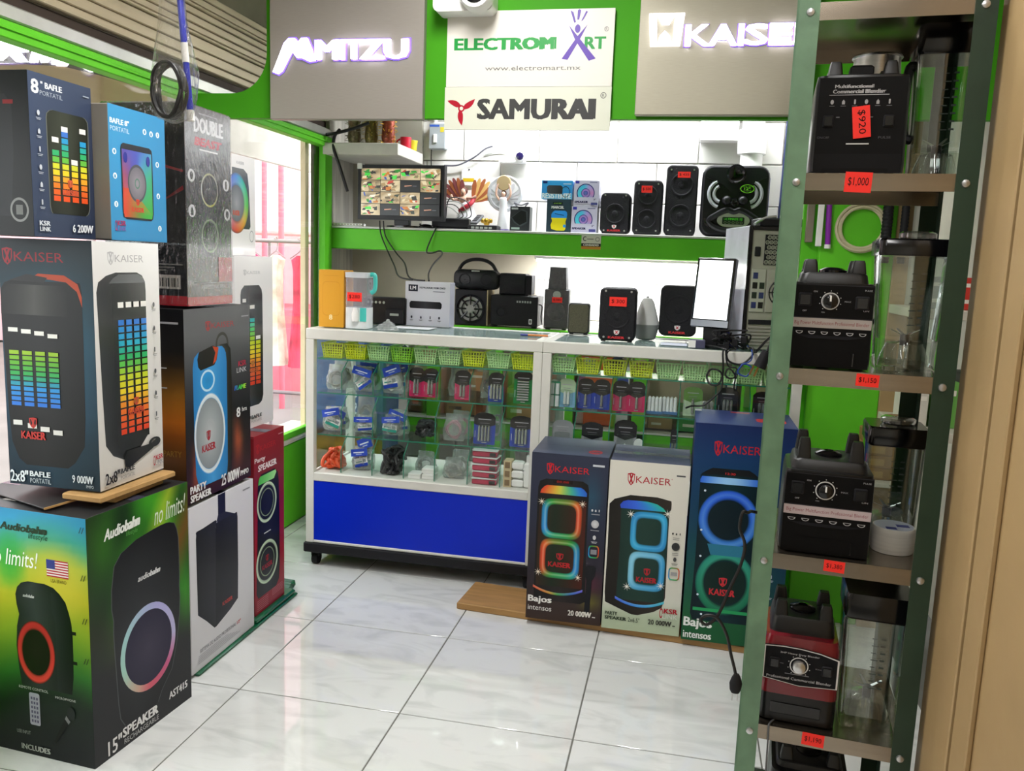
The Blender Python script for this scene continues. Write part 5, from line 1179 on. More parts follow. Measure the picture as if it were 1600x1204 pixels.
speaker('medium black twin cone loudspeaker with red price card at its top, upper shelf', -.202, 4.06, TS+.004, .135, .252, .14, .022, cones=((.5, .72, .34), (.5, .28, .34)), tagtxt='$ 500', tagpos=(-.05, .83, .05, .032), badge=False)
speaker('tallest black twin cone loudspeaker with red price card, upper shelf', -.048, 4.07, TS+.004, .148, .325, .15, .024, cones=((.5, .72, .36), (.5, .28, .36)), tagtxt='$ 435', tagpos=(.05, .86, .058, .027), badge=False)
for nm, x in (('medium', -.202), ('tall', -.048)): pass
CT = .9955
speaker('black loudspeaker marked 300 on a red card, front of the counter', -.249, 3.215, CT+.004, .142, .205, .13, .020, tagtxt='$ 300', tagpos=(.0, .74, .066, .035), cones=((.5, .46, .34),), rz=.03)
speaker('black curved loudspeaker tilted back near the computer screen', -.022, 3.40, CT+.02, .150, .205, .13, .026, cones=((.5, .52, .38),), rx=-.08, screws=False)
# angry faced party speaker
t = thing('face_speaker', 'large black party speaker moulded as an angry face, right end of the upper shelf', 'loudspeaker', (.196, 4.06, TS+.004), .0)
w, h = .305, .326
obj('cabinet', slab(w, h, .10, .05, .02), CAB, t); obj('fascia', MB().prism(rrect(-w/2+.012, .012, w/2-.012, h-.012, .042), -.004, .004, 'y'), BLK, t)
obj('tweeter_horn', MB().lathe([(.044, 0), (.044, .012), (.036, .015), (.022, .004), (.005, .002)], (0, -.002, h-.042), 28, axis='y'), BLK_G, t)
LIT = mat('grey_eye_light', 'b8bcc4', .3)
for s in (-1, 1):
    for R in (.036, .058, ):
        pts = [(s*(.060+.0+R*math.cos(a)), -.007, .195+R*math.sin(a)*1.05) for a in [math.radians(q) for q in range(-75, 66, 10)]]
        obj('eye_arc', MB().tube(pts, .0085, 8, 3), LIT, t)
    obj('brow', MB().prism([(s*.018, .205), (s*.030, .232), (s*.128, .285), (s*.135, .270), (s*.06, .236)], -.014, -.002, 'y'), BLK, t)
    obj('cheek_knob', MB().ball((s*.036, -.01, .165), .022), BLK, t); obj('side_vent', MB().prism([(s*.112, .055), (s*.135, .075), (s*.135, .088), (s*.105, .068)], -.007, -.002, 'y'), BLK_G, t)
    obj('side_vent', MB().prism([(s*.100, .035), (s*.130, .052), (s*.133, .064), (s*.096, .047)], -.007, -.002, 'y'), BLK_G, t)
obj('nose_knob', MB().lathe([(.02, 0), (.02, .014), (.012, .017), (.004, .012)], (0, -.003, .158), 20, axis='y'), BLK_G, t)
obj('mouth_lip', MB().tube([(-.11, -.008, .07), (-.075, -.012, .10), (-.03, -.013, .122), (0, -.012, .114), (.03, -.013, .122), (.075, -.012, .10), (.11, -.008, .07), (.07, -.012, .038), (0, -.013, .028), (-.07, -.012, .038)], .014, 8, 5, closed=True), BLK, t)
mo = obj('control_panel', MB().prism(circ(0, .074, .074, 28, .036), -.010, -.004, 'y'), mat('panel_chrome', 'b9bdb8', .3, .5), t)
A = Art(.10, .04); A.rr(0, .1, 1, .95, .06, '1c2a20'); A.text('ULTIMATE 12', .08, .58, .92, .84, '58d83a', .02)
for k in range(5): A.ring(.14+k*.18, .30, .06, .15, .3, '8aa07a', n=16)
A.build('panel_print', mo, (-.05, -.0104, .052), (1, 0, 0), (0, 0, 1))
st = obj('green_sticker', MB().prism(circ(.052, .218, .036, 22, .022), -.0205, -.0165, 'y'), BLK_G, t)
A = Art(.066, .04); A.ring(.5, .5, .48, .48, .12, '8ae83a'); A.text('12"', .3, .35, .7, .65, '8ae83a', .03)
for k in range(7): A.poly([(.2+k*.1, .2), (.23+k*.1, .2), (.215+k*.1, .40)], '8ae83a'); A.poly([(.2+k*.1, .8), (.23+k*.1, .8), (.215+k*.1, .64)], '8ae83a')
A.build('sticker_print', st, (.019, -.0209, .198), (1, 0, 0), (0, 0, 1))
obj('strap', MB().box(w/2-.001, .05, .01, w/2+.004, .075, h-.05, .001), mat('blue_strap', '2a4ab0', .5), t)

# square speaker boxes and gadget boxes
def gbox(name, label, x, y, z, w, d, h, c, art, cat='box', group=None, rz=0.):
    t = thing(name, label, cat, (x, y, z), rz, group); obj('carton', MB().box(-w/2, 0, 0, w/2, d, h, .0015), mat('gb_'+c, c, .4), t)
    if art: A = Art(w, h); art(A); A.build('front_print', t, (-w/2, -.0003, 0), (1, 0, 0), (0, 0, 1))
    return t
def spk_art(A):
    A.rect(0, 0, 1, 1, 'c4c2d8'); A.rect(.05, .88, .2, .985, '3a3aa0'); A.rect(.62, .92, .92, .95, '5a5a8a')
    cc = lambda a: ramp([(0, 'c88ac0'), (.18, 'a8a0dc'), (.3, '4ac0e0'), (.6, '5ad0e4'), (.8, '8aa8e0'), (1, 'c88ac0')], a/(2*PI))
    A.ring(.47, .52, .36, .36, .10, '2a2a7a'); A.ring(.47, .52, .32, .32, .45, cc); A.ring(.47, .52, .18, .18, .12, '2a2a7a'); A.disc(.47, .52, .155, .155, 'a8c8ec', 'a070c0'); A.ring(.47, .52, .09, .09, .35, '3a3a9a'); A.disc(.47, .52, .05, .05, '7ab0e0', '3a3a9a')
    A.rect(.0, .10, 1, .36, 'c4c2d8'); A.text('SPEAKER', .04, .14, .58, .215, '1c1c4a', .05, .1); A.text('3"', .80, .25, .90, .31, '1c1c4a', .03); A.rr(.70, .06, .96, .16, .02, '4a4a8a')
gbox('speaker_box', 'lilac square speaker box with rainbow arc, lower of two on the upper shelf', -.500, 4.06, TS, .124, .11, .126, 'b9b8cc', spk_art, 'box', 'lilac square speaker boxes')
gbox('speaker_box', 'lilac square speaker box with rainbow arc, upper of two on the upper shelf', -.495, 4.06, TS+.1265, .120, .11, .122, 'b9b8cc', spk_art, 'box', 'lilac square speaker boxes')
def marcel(A):
    A.rect(0, 0, 1, 1, '2c3f4a'); A.rect(.25, .84, .65, .92, '141c18'); A.text('green leaf', .29, .86, .60, .90, '8ac84a', .02); A.text('MARCEL', .20, .72, .72, .80, 'e8ece8', .04)
    A.band([(.06, .45, .75), (.10, .22, .80), (.22, .18, .82), (.34, .24, .80), (.44, .20, .84)], 'd8cc1e'); A.band([(.44, .20, .84), (.55, .20, .86), (.62, .26, .84), (.66, .34, .76)], '2f8fdc'); A.poly([(.34, .56), (.72, .51), (.72, .53), (.34, .58)], '1c2a3a'); A.ell(.76, .2, .06, .05, '2f8fdc')
gbox('speaker_box', 'dark box picturing a yellow and blue portable speaker, under the sky blue box', -.625, 4.06, TS, .118, .09, .158, '26343e', marcel)
def resist(A):
    A.grid(0, 0, 1, 1, 4, 4, lambda u, v: mix('2f86cc', '3aa0dc', v)); A.rect(0, 0, 1, .30, '5ab0dc'); A.text('RESISTENTE', .03, .04, .97, .32, 'e4f0f6', .03); A.rect(.04, .84, .18, .97, '1f2f6a'); A.band([(.28, .25, .66), (.36, .18, .68), (.66, .17, .68), (.74, .22, .62)], lambda u, v, t: mix('4a4f52', '2c2f32', t)); A.ring(.78, .4, .14, .3, .12, '26303a', n=20); A.rect(.70, .80, .96, .84, 'd8eaf4')
gbox('speaker_box', 'sky blue box lettered RESISTENTE lying on the dark yellow speaker box', -.638, 4.06, TS+.1585, .150, .10, .088, '2a7ac0', resist)
def kam(A):
    A.rect(0, 0, 1, 1, '2a2e30'); A.poly([(.05, .55), (.6, .9), (.9, .80), (.9, .35), (.55, .2), (.2, .35)], '3c4446'); A.poly([(.1, .55), (.55, .85), (.8, .8), (.85, .4), (.5, .25), (.25, .4)], '17191a'); A.rect(.08, .08, .5, .16, '9ab0a8'); A.rect(.07, .88, .4, .95, 'b8bcbc')
t = gbox('gadget_box', 'small black and green box beside the white winged figure', -.818, 4.07, TS, .098, .07, .120, '3a4644', kam)
obj('bow', MB().tube([(-.02, .02, .122), (-.035, .02, .14), (0, .02, .128), (.035, .02, .14), (.02, .02, .122)], .004, 6), mat('grey_ribbon', '8a8c94', .5), t)
# census sticker on the shelf edge
A = Art(.093, .066); A.rect(0, 0, 1, 1, 'dedcd2'); A.text('C', .08, .58, .24, .92, '4a4a4a', .03); A.rect(.28, .7, .62, .76, '8a8a84'); A.ring(.82, .72, .12, .17, .4, 'b0aea6'); A.rect(0, .2, 1, .42, '2a2a2c'); A.text('CENSADO', .10, .24, .90, .38, 'e8e6dc', .03); A.rect(0, 0, 1, .2, 'd0923a')
s = thing('shelf_sticker', 'small white and orange sticker lettered CENSADO on the green shelf edge', 'sticker', (-.500, 3.9995, 1.360)); obj('label', MB().box(0, -.0012, 0, .093, 0, .066), WHITE_P, s); A.build('print', s, (0, -.0015, 0), (1, 0, 0), (0, 0, 1))

# surveillance monitor
t = thing('surveillance_monitor', 'wide black monitor showing a grid of camera views at left of the upper shelf', 'monitor', (-1.405, 3.985, TS), -.05)
w, h = .455, .265
obj('bezel', MB().prism([(-w/2, .035), (w/2, .035), (w/2, .035+h), (-w/2, .035+h)], 0, .035, 'y'), BLK, t)
A = Art(w-.034, h-.036); q = random.Random(4)
pal = ['cdb68c', 'b89f74', 'e0cfa6', '8c7a58', '2c2a24', 'efe0c0', '6b5c40', 'a88c5c']
acc = ['2c8a2a', '3ac83a', '4ad84a', '1c1c1c', '2a55a8', 'c83a2c', '1c1c1c', 'f2e8d0', '2f3a2c', 'c87a2c']
dark = {(2, 1), (3, 2), (1, 3), (3, 3)}
for i in range(4):
    for j in range(4):
        u0, v1 = i/4+.004, 1-j/4-.006; u1, v0 = (i+1)/4-.004, 1-(j+1)/4+.006
        if (i, j) in dark:
            A.rect(u0, v0, u1, v1, '0c0c10'); A.poly([(u0+.05, v0+.11), (u0+.14, v0+.125), (u0+.14, v0+.14), (u0+.05, v0+.13)], 'd89a7a'); A.rect(u0+.15, v0+.115, u0+.2, v0+.13, '5a5a60'); continue
        base = pal[q.randrange(4)]; A.grid(u0, v0, u1, v1, 3, 3, lambda u, v: mix(base, pal[q.randrange(8)], q.random()*.7))
        for k in range(16):
            a, b_ = q.uniform(u0, u1-.05), q.uniform(v0, v1-.07); c = q.choice(acc if q.random() < .62 else pal); dx, dy, sk_ = q.uniform(.015, .075), q.uniform(.02, .09), q.uniform(-.03, .03)
            A.poly([(a, b_), (a+dx, b_+sk_*.5), (min(u1, a+dx+sk_), min(v1, b_+dy)), (max(u0, a+sk_), min(v1, b_+dy*.8))], c)
A.build('screen', t, (-w/2+.017, -.0006, .035+.020), (1, 0, 0), (0, 0, 1), SCREEN)
obj('stand_neck', MB().box(-.04, .02, .008, .04, .05, .05, .004), BLK, t); obj('stand_base', MB().prism(circ(0, .075, .10, 28, .065), .0, .009, 'z'), BLK_G, t)
obj('mount_clip', MB().box(-w/2-.004, -.004, .035+h-.02, -.205, .03, .035+h+.008, .002), WHITE_P, t)
# tea tray: white power strip, mouse, recorder, remote
t = thing('power_strip', 'flat white slotted strip at the left end of the upper shelf', 'power strip', (-1.68, 4.0, TS)); obj('strip_body', MB().box(-.088, 0, 0, .07, .05, .014, .003), WHITE_P, t)
for k in range(9): obj('slot', MB().box(-.075+k*.016, -.0006, .004, -.064+k*.016, .0002, .010), GREY_W, t)
t = thing('computer_mouse', 'black computer mouse in front of the surveillance monitor', 'mouse', (-1.275, 4.005, TS), .3); obj('mouse_shell', MB().ball((0, 0, .0), .033, (1.25, .8, .62), 16).xf(M.Diagonal((1, 1, 1, 1))), BLK_G, t)
for v in t.children[0].data.vertices: v.co.z = max(.0005, v.co.z)
obj('mouse_wheel', MB().cyl((-.03, -.003, .017), (-.03, .003, .017), .005), BLK_M, t); obj('mouse_lead', MB().tube([(.03, .02, .006), (.06, .05, .01), (.10, .06, .004)], .0015, 5), WIRE, t)
t = thing('video_recorder', 'black recorder box with tangled leads between monitor and winged figures', 'recorder', (-1.165, 4.065, TS), .05); obj('case', MB().box(-.10, 0, 0, .09, .058, .055, .004), BLK, t)
obj('front_trim', MB().box(-.098, -.0015, .006, .088, 0, .014), BLK_G, t)
for k in range(4): obj('lead', MB().tube([(-.09+.02*k, .01, .055), (-.07+.02*k, -.004, .09+.02*k), (-.02+.03*k, .02, .11+.01*k), (.03+.02*k, .045, .07), (.0+.01*k, .03, .05)], .0026, 5), WIRE if k % 2 else LEADG, t)
obj('adapter', MB().box(-.105, -.02, .0, -.05, .02, .04, .005).xf(M.Translation((0, 0, .056))), BLK_M, t)
t = thing('network_switch', 'low black switch box under a remote, left of the white winged figure', 'switch box', (-.992, 4.03, TS), 0); obj('case', MB().box(-.078, 0, 0, .068, .09, .024, .003), BLK, t)
for k in range(5): obj('port', MB().box(-.06+k*.022, -.0008, .006, -.044+k*.022, .0003, .016), LEADG, t)
t = thing('remote_control', 'grey remote control leaning on the low black switch box', 'remote control', (-1.045, 4.05, TS+.0245), -.15); obj('remote_body', MB().box(-.018, 0, 0, .018, .10, .014, .003).xf(M.Rotation(.45, 4, 'X')), mat('remote_grey', '6a6c70', .5), t)
for j in range(4): obj('button_row', MB().box(-.012, .015+j*.02, .0142, .012, .024+j*.02, .0155).xf(M.Rotation(.45, 4, 'X')), BLK_M, t)
t = thing('gold_ornament', 'small gold ornament behind the black switch box', 'ornament', (-1.01, 4.175, TS)); obj('ornament_base', MB().lathe([(.03, 0), (.02, .02), (.012, .03), (.022, .05), (.006, .065)], (0, 0, 0), 14), mat('gold_paint', 'c8a23a', .3, .7), t)
for k in range(4): obj('petal', MB().ball((.02*math.cos(k*1.6), .02*math.sin(k*1.6), .052), .012), MATS['gold_paint'], t)

# winged figurines
def wing(s, n, R, cx, cz, c, tip, parent, spread=(20, 150), y=.02, th=.004):
    for k in range(n):
        a = math.radians(spread[0]+(spread[1]-spread[0])*k/(n-1)); L = R*(.72+.28*math.sin(PI*(k+1)/(n+1)))
        d = V((s*math.sin(a), 0, math.cos(a))); nn = V((d.z, 0, -d.x)); o = V((s*cx, y+.0015*k, cz)); p = []
        for f, wd in ((0, .004), (.4, .011), (.75, .012), (.95, .007), (1, .002)): p.append((o+d*L*f, wd))
        q = [(v+nn*wd).xz for v, wd in p]+[(v-nn*wd).xz for v, wd in reversed(p)]
        obj('feather', MB().prism([tuple(z) for z in q], y+.0015*k, y+.0015*k+th*.5, 'y'), c if k % 2 else tip, parent)
t = thing('winged_figurine', 'white winged figurine holding a tan disc overhead on the upper shelf', 'figurine', (-.925, 4.17, TS))
CERW = mat('white_ceramic', 'e6e6ea', .35); SKIN = mat('figurine_skin', 'd8b09a', .5); FEA = mat('feather_grey', 'c4c6ca', .5); FEB = mat('feather_white', 'dedfe2', .5); HAIR = mat('figurine_hair', '5a2f22', .5)
obj('robe', MB().lathe([(.034, 0), (.032, .01), (.026, .05), (.021, .10), (.017, .13), (.022, .155), (.020, .165), (.008, .172)], (0, 0, 0), 20), CERW, t)
obj('head', MB().ball((0, -.004, .185), .0125, (.9, .95, 1.15)), SKIN, t); obj('hair', MB().ball((0, .002, .188), .0145, (1, .9, 1.2)), HAIR, t)
for s in (-1, 1):
    obj('arm', MB().tube([(s*.018, -.004, .155), (s*.036, -.008, .18), (s*.034, -.008, .215), (s*.026, -.006, .236)], .0055, 8), SKIN, t)
    wing(s, 9, .085, .008, .175, FEA, FEB, t, (15, 155))
obj('disc', MB().lathe([(.034, -.006), (.038, 0), (.034, .006)], (0, -.004, .240), 24, axis='y'), mat('tan_disc', 'b09a72', .5), t)
obj('halo_ring', MB().tube([(.082*math.cos(a), .03, .19+.082*math.sin(a)) for a in [2*PI*k/24 for k in range(24)]], .010, 6, 2, closed=True), FEA, t)
obj('base', MB().lathe([(.04, 0), (.04, .006), (.034, .012)], (0, 0, 0), 20), mat('violet_base', '4a3f7a', .5), t)
t = thing('winged_figurine', 'red and gold winged figurine in a white robe beside the surveillance monitor', 'figurine', (-1.125, 4.215, TS))
obj('robe', MB().lathe([(.065, 0), (.062, .03), (.05, .08), (.036, .11), (.03, .135), (.012, .15)], (0, 0, 0), 20), CERW, t)
obj('sash', MB().tube([(-.032, -.02, .10), (0, -.042, .115), (.03, -.03, .14), (.036, .0, .17)], .012, 8), mat('red_sash', 'b8283a', .5), t)
obj('head', MB().ball((-.02, -.01, .195), .016, (.9, .95, 1.15)), SKIN, t); obj('hair', MB().ball((-.018, -.001, .201), .0185, (1.05, .9, 1.1)), HAIR, t); obj('chest', MB().ball((-.018, -.002, .158), .024, (1.2, .8, .9)), SKIN, t)
obj('arm', MB().tube([(-.04, -.005, .165), (-.07, -.012, .155), (-.085, -.012, .18)], .007, 8), SKIN, t); obj('arm', MB().tube([(.0, -.01, .165), (.03, -.02, .165), (.05, -.02, .175)], .007, 8), SKIN, t)
W1 = mat('feather_rust', 'a8603a', .5); W2 = mat('feather_gold', 'd8b06a', .5)
wing(-1, 7, .135, .03, .15, W1, mat('feather_plum', '8a4a4a', .5), t, (5, 70), .03); wing(1, 7, .135, .02, .15, W2, W1, t, (5, 75), .03)

# black dome camera, leads, breaker, notice and pipes on the back wall
t = thing('security_camera', 'small white camera with black eye on the back wall above the winged figures', 'camera', (-.872, 4.30, 1.80)); obj('bracket', MB().box(-.11, -.02, -.012, .03, .017, .0, .003), WHITE_P, t)
obj('camera_body', MB().ball((0, -.02, .022), .030, (1, 1, 1), 18), WHITE_P, t); obj('lens', MB().lathe([(.020, 0), (.018, .008), (.008, .011), (.001, .0115)], (.004, -.041, .020), 20, axis='y'), mat('lens_violet', '241c4a', .15), t)
obj('lead', MB().tube([(-.03, .0, .03), (-.08, .005, .05), (-.13, .01, .045), (-.19, .012, .03)], .002, 5), LEADG, t)
tag(obj('camera_lead', MB().tube([(-1.276, 4.295, 1.772), (-1.2, 4.295, 1.776), (-1.116, 4.295, 1.816), (-1.059, 4.295, 1.858), (-1.02, 4.295, 1.872)], .004, 6), mat('lead_dim', '5a5a66', .5)), 'grey lead rising along the back wall above the monitor', 'cable')
t = thing('breaker_box', 'grey breaker box on the back wall under the green strip', 'breaker box', (-1.309, 4.317, 1.852)); obj('case', MB().box(-.045, -.05, 0, .042, 0, .130, .004), mat('breaker_grey', 'aab2b6', .4), t)
obj('switch', MB().box(-.02, -.058, .03, -.002, -.05, .075, .002), WHITE_P, t); obj('blue_label', MB().box(-.042, -.0508, .112, .01, -.05, .122), mat('label_blue', '3a62c0', .4), t); obj('yellow_label', MB().box(.015, -.0508, .085, .035, -.05, .11), mat('label_yellow', 'd8c83a', .4), t)
obj('conduit', MB().cyl((-.02, -.02, .130), (-.02, -.02, .70), .010), WHITE_P, t); obj('outlet_lead', MB().tube([(-.04, -.02, 0), (-.042, -.015, -.05), (-.04, -.01, -.10)], .003, 5), WIRE, t)
t = thing('wall_notice', 'white notice with yellow band on the back wall between monitor and white figurine', 'notice', (-1.145, 4.312, 1.675), 0); obj('sheet', MB().box(-.04, -.003, 0, .035, 0, .085), WHITE_P, t); obj('yellow_band', MB().box(-.032, -.0036, .018, .028, -.003, .036), mat('band_yellow', 'd8b81e', .5), t)
obj('tack', MB().lathe([(.004, 0), (.003, .004)], (0, -.003, .08), 8, axis='y'), BLK, t)
t = thing('drain_pipe', 'thick white drain pipe with collar in the back corner above the face speaker', 'pipe', (.268, 4.245, 1.4367)); obj('pipe', MB().cyl((0, 0, 0), (0, 0, 1.1), .052, n=24), WHITE_P, t); obj('collar', MB().lathe([(.053, .40), (.066, .402), (.068, .45), (.070, .50), (.064, .515), (.053, .517)], (0, 0, 0), 24), WHITE_P, t)
tag(obj('duct_cover', MB().box(.02, 4.24, 1.90, .20, 4.315, 2.5, .004), WHITE_P), 'white boxed duct on the back wall beside the thick drain pipe', 'duct')
t = thing('corner_conduit', 'thin dark blue lead down the white corner right of the drain pipe', 'cable', (.41, 4.2, 1.437)); obj('lead', MB().tube([(.0, 0, 0), (.004, 0, .3), (.01, 0, .9)], .005, 6), mat('lead_darkblue', '26305a', .5), t)
struct('wall_pilaster', MB().box(.425, 4.05, 1.4365, .52, 4.31, 2.5, .003), WHITE_W)

# white block shelf with ornaments at upper left
t = tag(obj('wall_ledge', MB().box(-1.778, 3.9, 1.773, -1.392, 4.288, 1.829, .003), mat('ledge_white', 'cfccc4', .6)), 'thick white wall ledge above the surveillance monitor', 'shelf')
for k, (x, nm, c) in enumerate(((-1.655, 'brown and silver', '8a7a62'), (-1.566, 'olive and gold', '77683a'), (-1.478, 'red and gold', '8a3f2a'))):
    g = thing('garland', f'bunched {nm} tinsel garland standing on the white wall ledge', 'garland', (x, 4.0, 1.829), 0, 'tinsel garlands on the ledge'); q = random.Random(k+50)
    core = mat('garland_'+nm.replace(' ', '_'), c, .35, .4, var=.4, scale=60, bump=1, bscale=80)
    obj('garland_core', MB().lathe([(.026, 0), (.034, .04), (.030, .09), (.034, .14), (.024, .18)], (0, 0, 0), 14), core, g)
    b = MB()
    for j in range(70):
        a, z = q.uniform(0, 6.28), q.uniform(.0, .18); b.box(-.002, -.03, -.001, .002, .0, .001); L = b.v[-8:]
        mt = M.Translation((.02*math.cos(a), .02*math.sin(a), max(.012, z))) @ M.Rotation(a+PI/2, 4, 'Z') @ M.Rotation(q.uniform(-.9, .6), 4, 'X'); b.v[-8:] = [tuple(mt @ V(p)) for p in L]
    obj('tinsel', b, mat('tinsel_'+nm.replace(' ', '_'), ['b0a898', 'b8a04a', 'd8a83a'][k], .3, .6), g, 0, kind='stuff')
t = thing('mug', 'red mug with handle at the right end of the white wall ledge', 'mug', (-1.422, 4.10, 1.829)); obj('cup', MB().lathe([(.022, 0), (.027, .004), (.028, .055), (.025, .055), (.024, .006), (.0005, .005)], (0, 0, 0), 20, cap=False), mat('mug_red', 'c8283c', .3), t); obj('handle', MB().tube([(-.027, 0, .012), (-.045, 0, .022), (-.045, 0, .038), (-.027, 0, .048)], .005, 6), MATS['mug_red'], t)
t = thing('cup', 'yellow cup behind the red mug on the white wall ledge', 'cup', (-1.415, 4.18, 1.829)); obj('cup_body', MB().lathe([(.022, 0), (.028, .05), (.025, .05), (.020, .004), (.0005, .004)], (0, 0, 0), 18, cap=False), mat('cup_yellow', 'd0c02e', .4), t); obj('cup_rim', MB().tube([(.0268*math.cos(a), .0268*math.sin(a), .05) for a in [2*PI*k/16 for k in range(16)]], .0018, 5, 2, closed=True), MATS['cup_yellow'], t)
for k, pts in enumerate(([(-1.72, 3.97, 1.90), (-1.73, 3.93, 1.86), (-1.72, 3.90, 1.80), (-1.69, 3.90, 1.72), (-1.66, 3.93, 1.60)], [(-1.775, 3.93, 1.87), (-1.70, 3.9, 1.875), (-1.62, 3.92, 1.90), (-1.56, 3.95, 1.93)])):
    tag(obj('ledge_cable', MB().tube(pts, .008, 7), WIRE), ['thick black cable hanging past the white ledge beside the green post', 'black cable bundle along the shopfront top above the white ledge'][k], 'cable')

# counter row
def yel(A):
    A.rect(0, 0, 1, 1, 'd69a2c'); A.ring(.5, .5, .36, .3, .03, 'c88a22', 6); A.text('8', .42, .13, .55, .22, 'f0dca8', .02); A.rect(.2, .90, .8, .905, 'c08420')
gbox('yellow_box', 'mustard yellow box at the left end of the counter', -1.412, 3.185, CT, .108, .10, .232, 'd0942a', yel)
t = thing('drink_dispenser', 'clear plastic canister with aqua handle and red price card on the counter', 'canister', (-1.302, 3.215, CT))
obj('canister_base', MB().prism(rrect(-.046, -.042, .046, .042, .012), 0, .085, 'z'), mat('canister_white', 'dfe2e4', .4), t); obj('canister_body', MB().loft([[V((x, y, z)) for x, y in rrect(-.046, -.042, .046, .042, .012)] for z in (.085, .205)]), mat_glass('canister_clear', (.90, .90, .95), 1.5, .05, haze=.22, hazecol=(.75, .74, .82)), t)
obj('lid', MB().prism(rrect(-.048, -.044, .048, .044, .013), .205, .226, 'z'), mat('canister_lid', 'c8ccd2', .4), t)
AQ = mat('aqua_plastic', '4ac8c0', .4); obj('handle', MB().tube([(.046, 0, .218), (.066, 0, .214), (.066, 0, .16), (.05, 0, .145)], .009, 8), AQ, t); obj('aqua_side', MB().box(.02, -.0435, .03, .0465, -.041, .085), AQ, t)
obj('spout', MB().lathe([(.014, 0), (.016, .03), (.008, .055)], (.004, -.05, .03), 14), WHITE_P, t); price(t, -.004, .128, -.0425, .062, .036, '$280')
t = thing('plastic_bag', 'crumpled clear bag lying beside the plastic canister on the counter', 'bag', (-1.165, 3.18, CT)); rgs = []; q = random.Random(8)
for k in range(6): f = k/5; rgs.append([V((.055*(1-f*.75)*math.cos(a)*(1+q.uniform(-.25, .25)), .03*(1-f*.6)*math.sin(a)*(1+q.uniform(-.3, .3)), .035*f)) for a in [2*PI*i/14 for i in range(14)]])
obj('bag_film', MB().loft(rgs), BAGM, t, 60); obj('bag_knot', MB().ball((.0, 0, .038), .008), BAGM, t)
tag(obj('paper_sheet', MB().box(-1.20, 3.30, CT, -1.03, 3.42, CT+.0012), mat('white_paper', 'dcdfe4', .6)), 'white paper sheet on the counter glass before the disc player box', 'paper')
t = thing('table_radio', 'black radio style device with buttons behind the plastic canister', 'radio', (-1.285, 3.46, CT)); obj('case', MB().box(-.10, 0, 0, .098, .06, .118, .005), BLK, t); obj('dock', MB().box(.01, -.012, .004, .092, 0, .07, .003), BLK_M, t)
for i in range(5): obj('button', MB().lathe([(.006, 0), (.005, .003)], (-.075+i*.018, 0, .095), 10, axis='y'), LEADG, t)
obj('label', MB().box(.03, -.0128, .04, .07, -.012, .05), LEADG, t)
def dvd(A):
    A.grid(0, 0, 1, 1, 2, 2, lambda u, v: mix('c8c8d6', 'd8d8e2', v)); A.rect(.07, .78, .28, .93, '1a1c2c'); A.text('LM', .11, .82, .24, .90, 'e8e8ee', .03); A.text('REPRODUCTOR DVD', .32, .85, .90, .89, '3a3a4a', .02); A.rect(.62, .78, .88, .795, '7a7a8a')
    A.band([(.40, .12, .80), (.44, .10, .82), (.52, .10, .82), (.56, .13, .78)], lambda u, v, t: mix('3a3a40', '17171a', abs(t-.5)*2)); glyphs(A, [(u, .20) for u in (.15, .36, .57, .77)], .03, '3a3a46')
t = gbox('disc_player_box', 'pale lilac disc player box standing on the counter', -1.092, 3.47, CT, .205, .065, .192, 'a9a9bc', dvd, rz=-.04); obj('side_strip', MB().box(-.1032, .001, .001, -.1026, .064, .191), mat('rainbow_side', '6a3f9a', .5, var=.6, scale=9), t)
BC = .9665
t = thing('fan_speaker', 'black box speaker with a spoked round grille under the handled boombox', 'loudspeaker', (-1.043, 4.03, BC)); obj('cabinet', MB().box(-.082, 0, 0, .082, .14, .178, .004), CAB, t)
obj('rim', MB().lathe([(.072, 0), (.072, .006), (.062, .006), (.060, 0)], (0, 0, .082), 32, axis='y'), BLK_G, t); obj('cone', MB().lathe([(.06, .0005), (.03, .002), (.026, .006), (.006, .008)], (0, 0, .082), 28, axis='y'), mat('cone_grey', '9a9a94', .4), t)
for k in range(8): a = k*PI/4; obj('spoke', MB().cyl((.02*math.cos(a), -.0075, .082+.02*math.sin(a)), (.064*math.cos(a), -.0065, .082+.064*math.sin(a)), .0042, n=8), BLK_G, t)
obj('grille_ring', MB().tube([(.043*math.cos(a), -.0075, .082+.043*math.sin(a)) for a in [2*PI*k/24 for k in range(24)]], .0036, 6, 2, closed=True), BLK_G, t)
obj('cabinet_edge', MB().box(.082, .0, 0, .088, .14, .178, .001), mat('edge_tan', 'a89878', .6), t)
t = thing('boombox', 'black boombox with carrying handle on top of the spoked speaker', 'boombox', (-1.026, 4.04, BC+.1785)); R = lambda y, i: [V((x, y, z)) for x, z in rrect(-.116+i, i, .116-i, .098-i, .034, 6)]
obj('body', MB().loft([R(0, .014), R(.008, .003), R(.02, 0), R(.07, 0), R(.08, .01)]), CAB, t)
for s in (-1, 1): obj('driver_ring', MB().lathe([(.030, 0), (.030, .003), (.025, .003), (.024, .0005), (.004, .001)], (s*.054, .001, .048), 26, axis='y'), GRL, t)
obj('handle', MB().tube([(-.10, .04, .085), (-.075, .04, .125), (-.03, .04, .146), (.03, .04, .146), (.075, .04, .125), (.10, .04, .085)], .009, 8), BLK, t); obj('badge', MB().box(-.02, -.0005, .088, .02, .004, .094), LEADG, t)
t = thing('subwoofer', 'black subwoofer box with a round port at left, on the back counter', 'loudspeaker', (-.820, 4.02, BC+.008)); obj('cabinet', MB().box(-.118, 0, 0, .118, .16, .150, .004), CAB, t); obj('port', MB().lathe([(.026, 0), (.026, .004), (.021, .004), (.019, .001), (.002, .0005)], (-.065, 0, .066), 24, axis='y'), BLK_G, t)
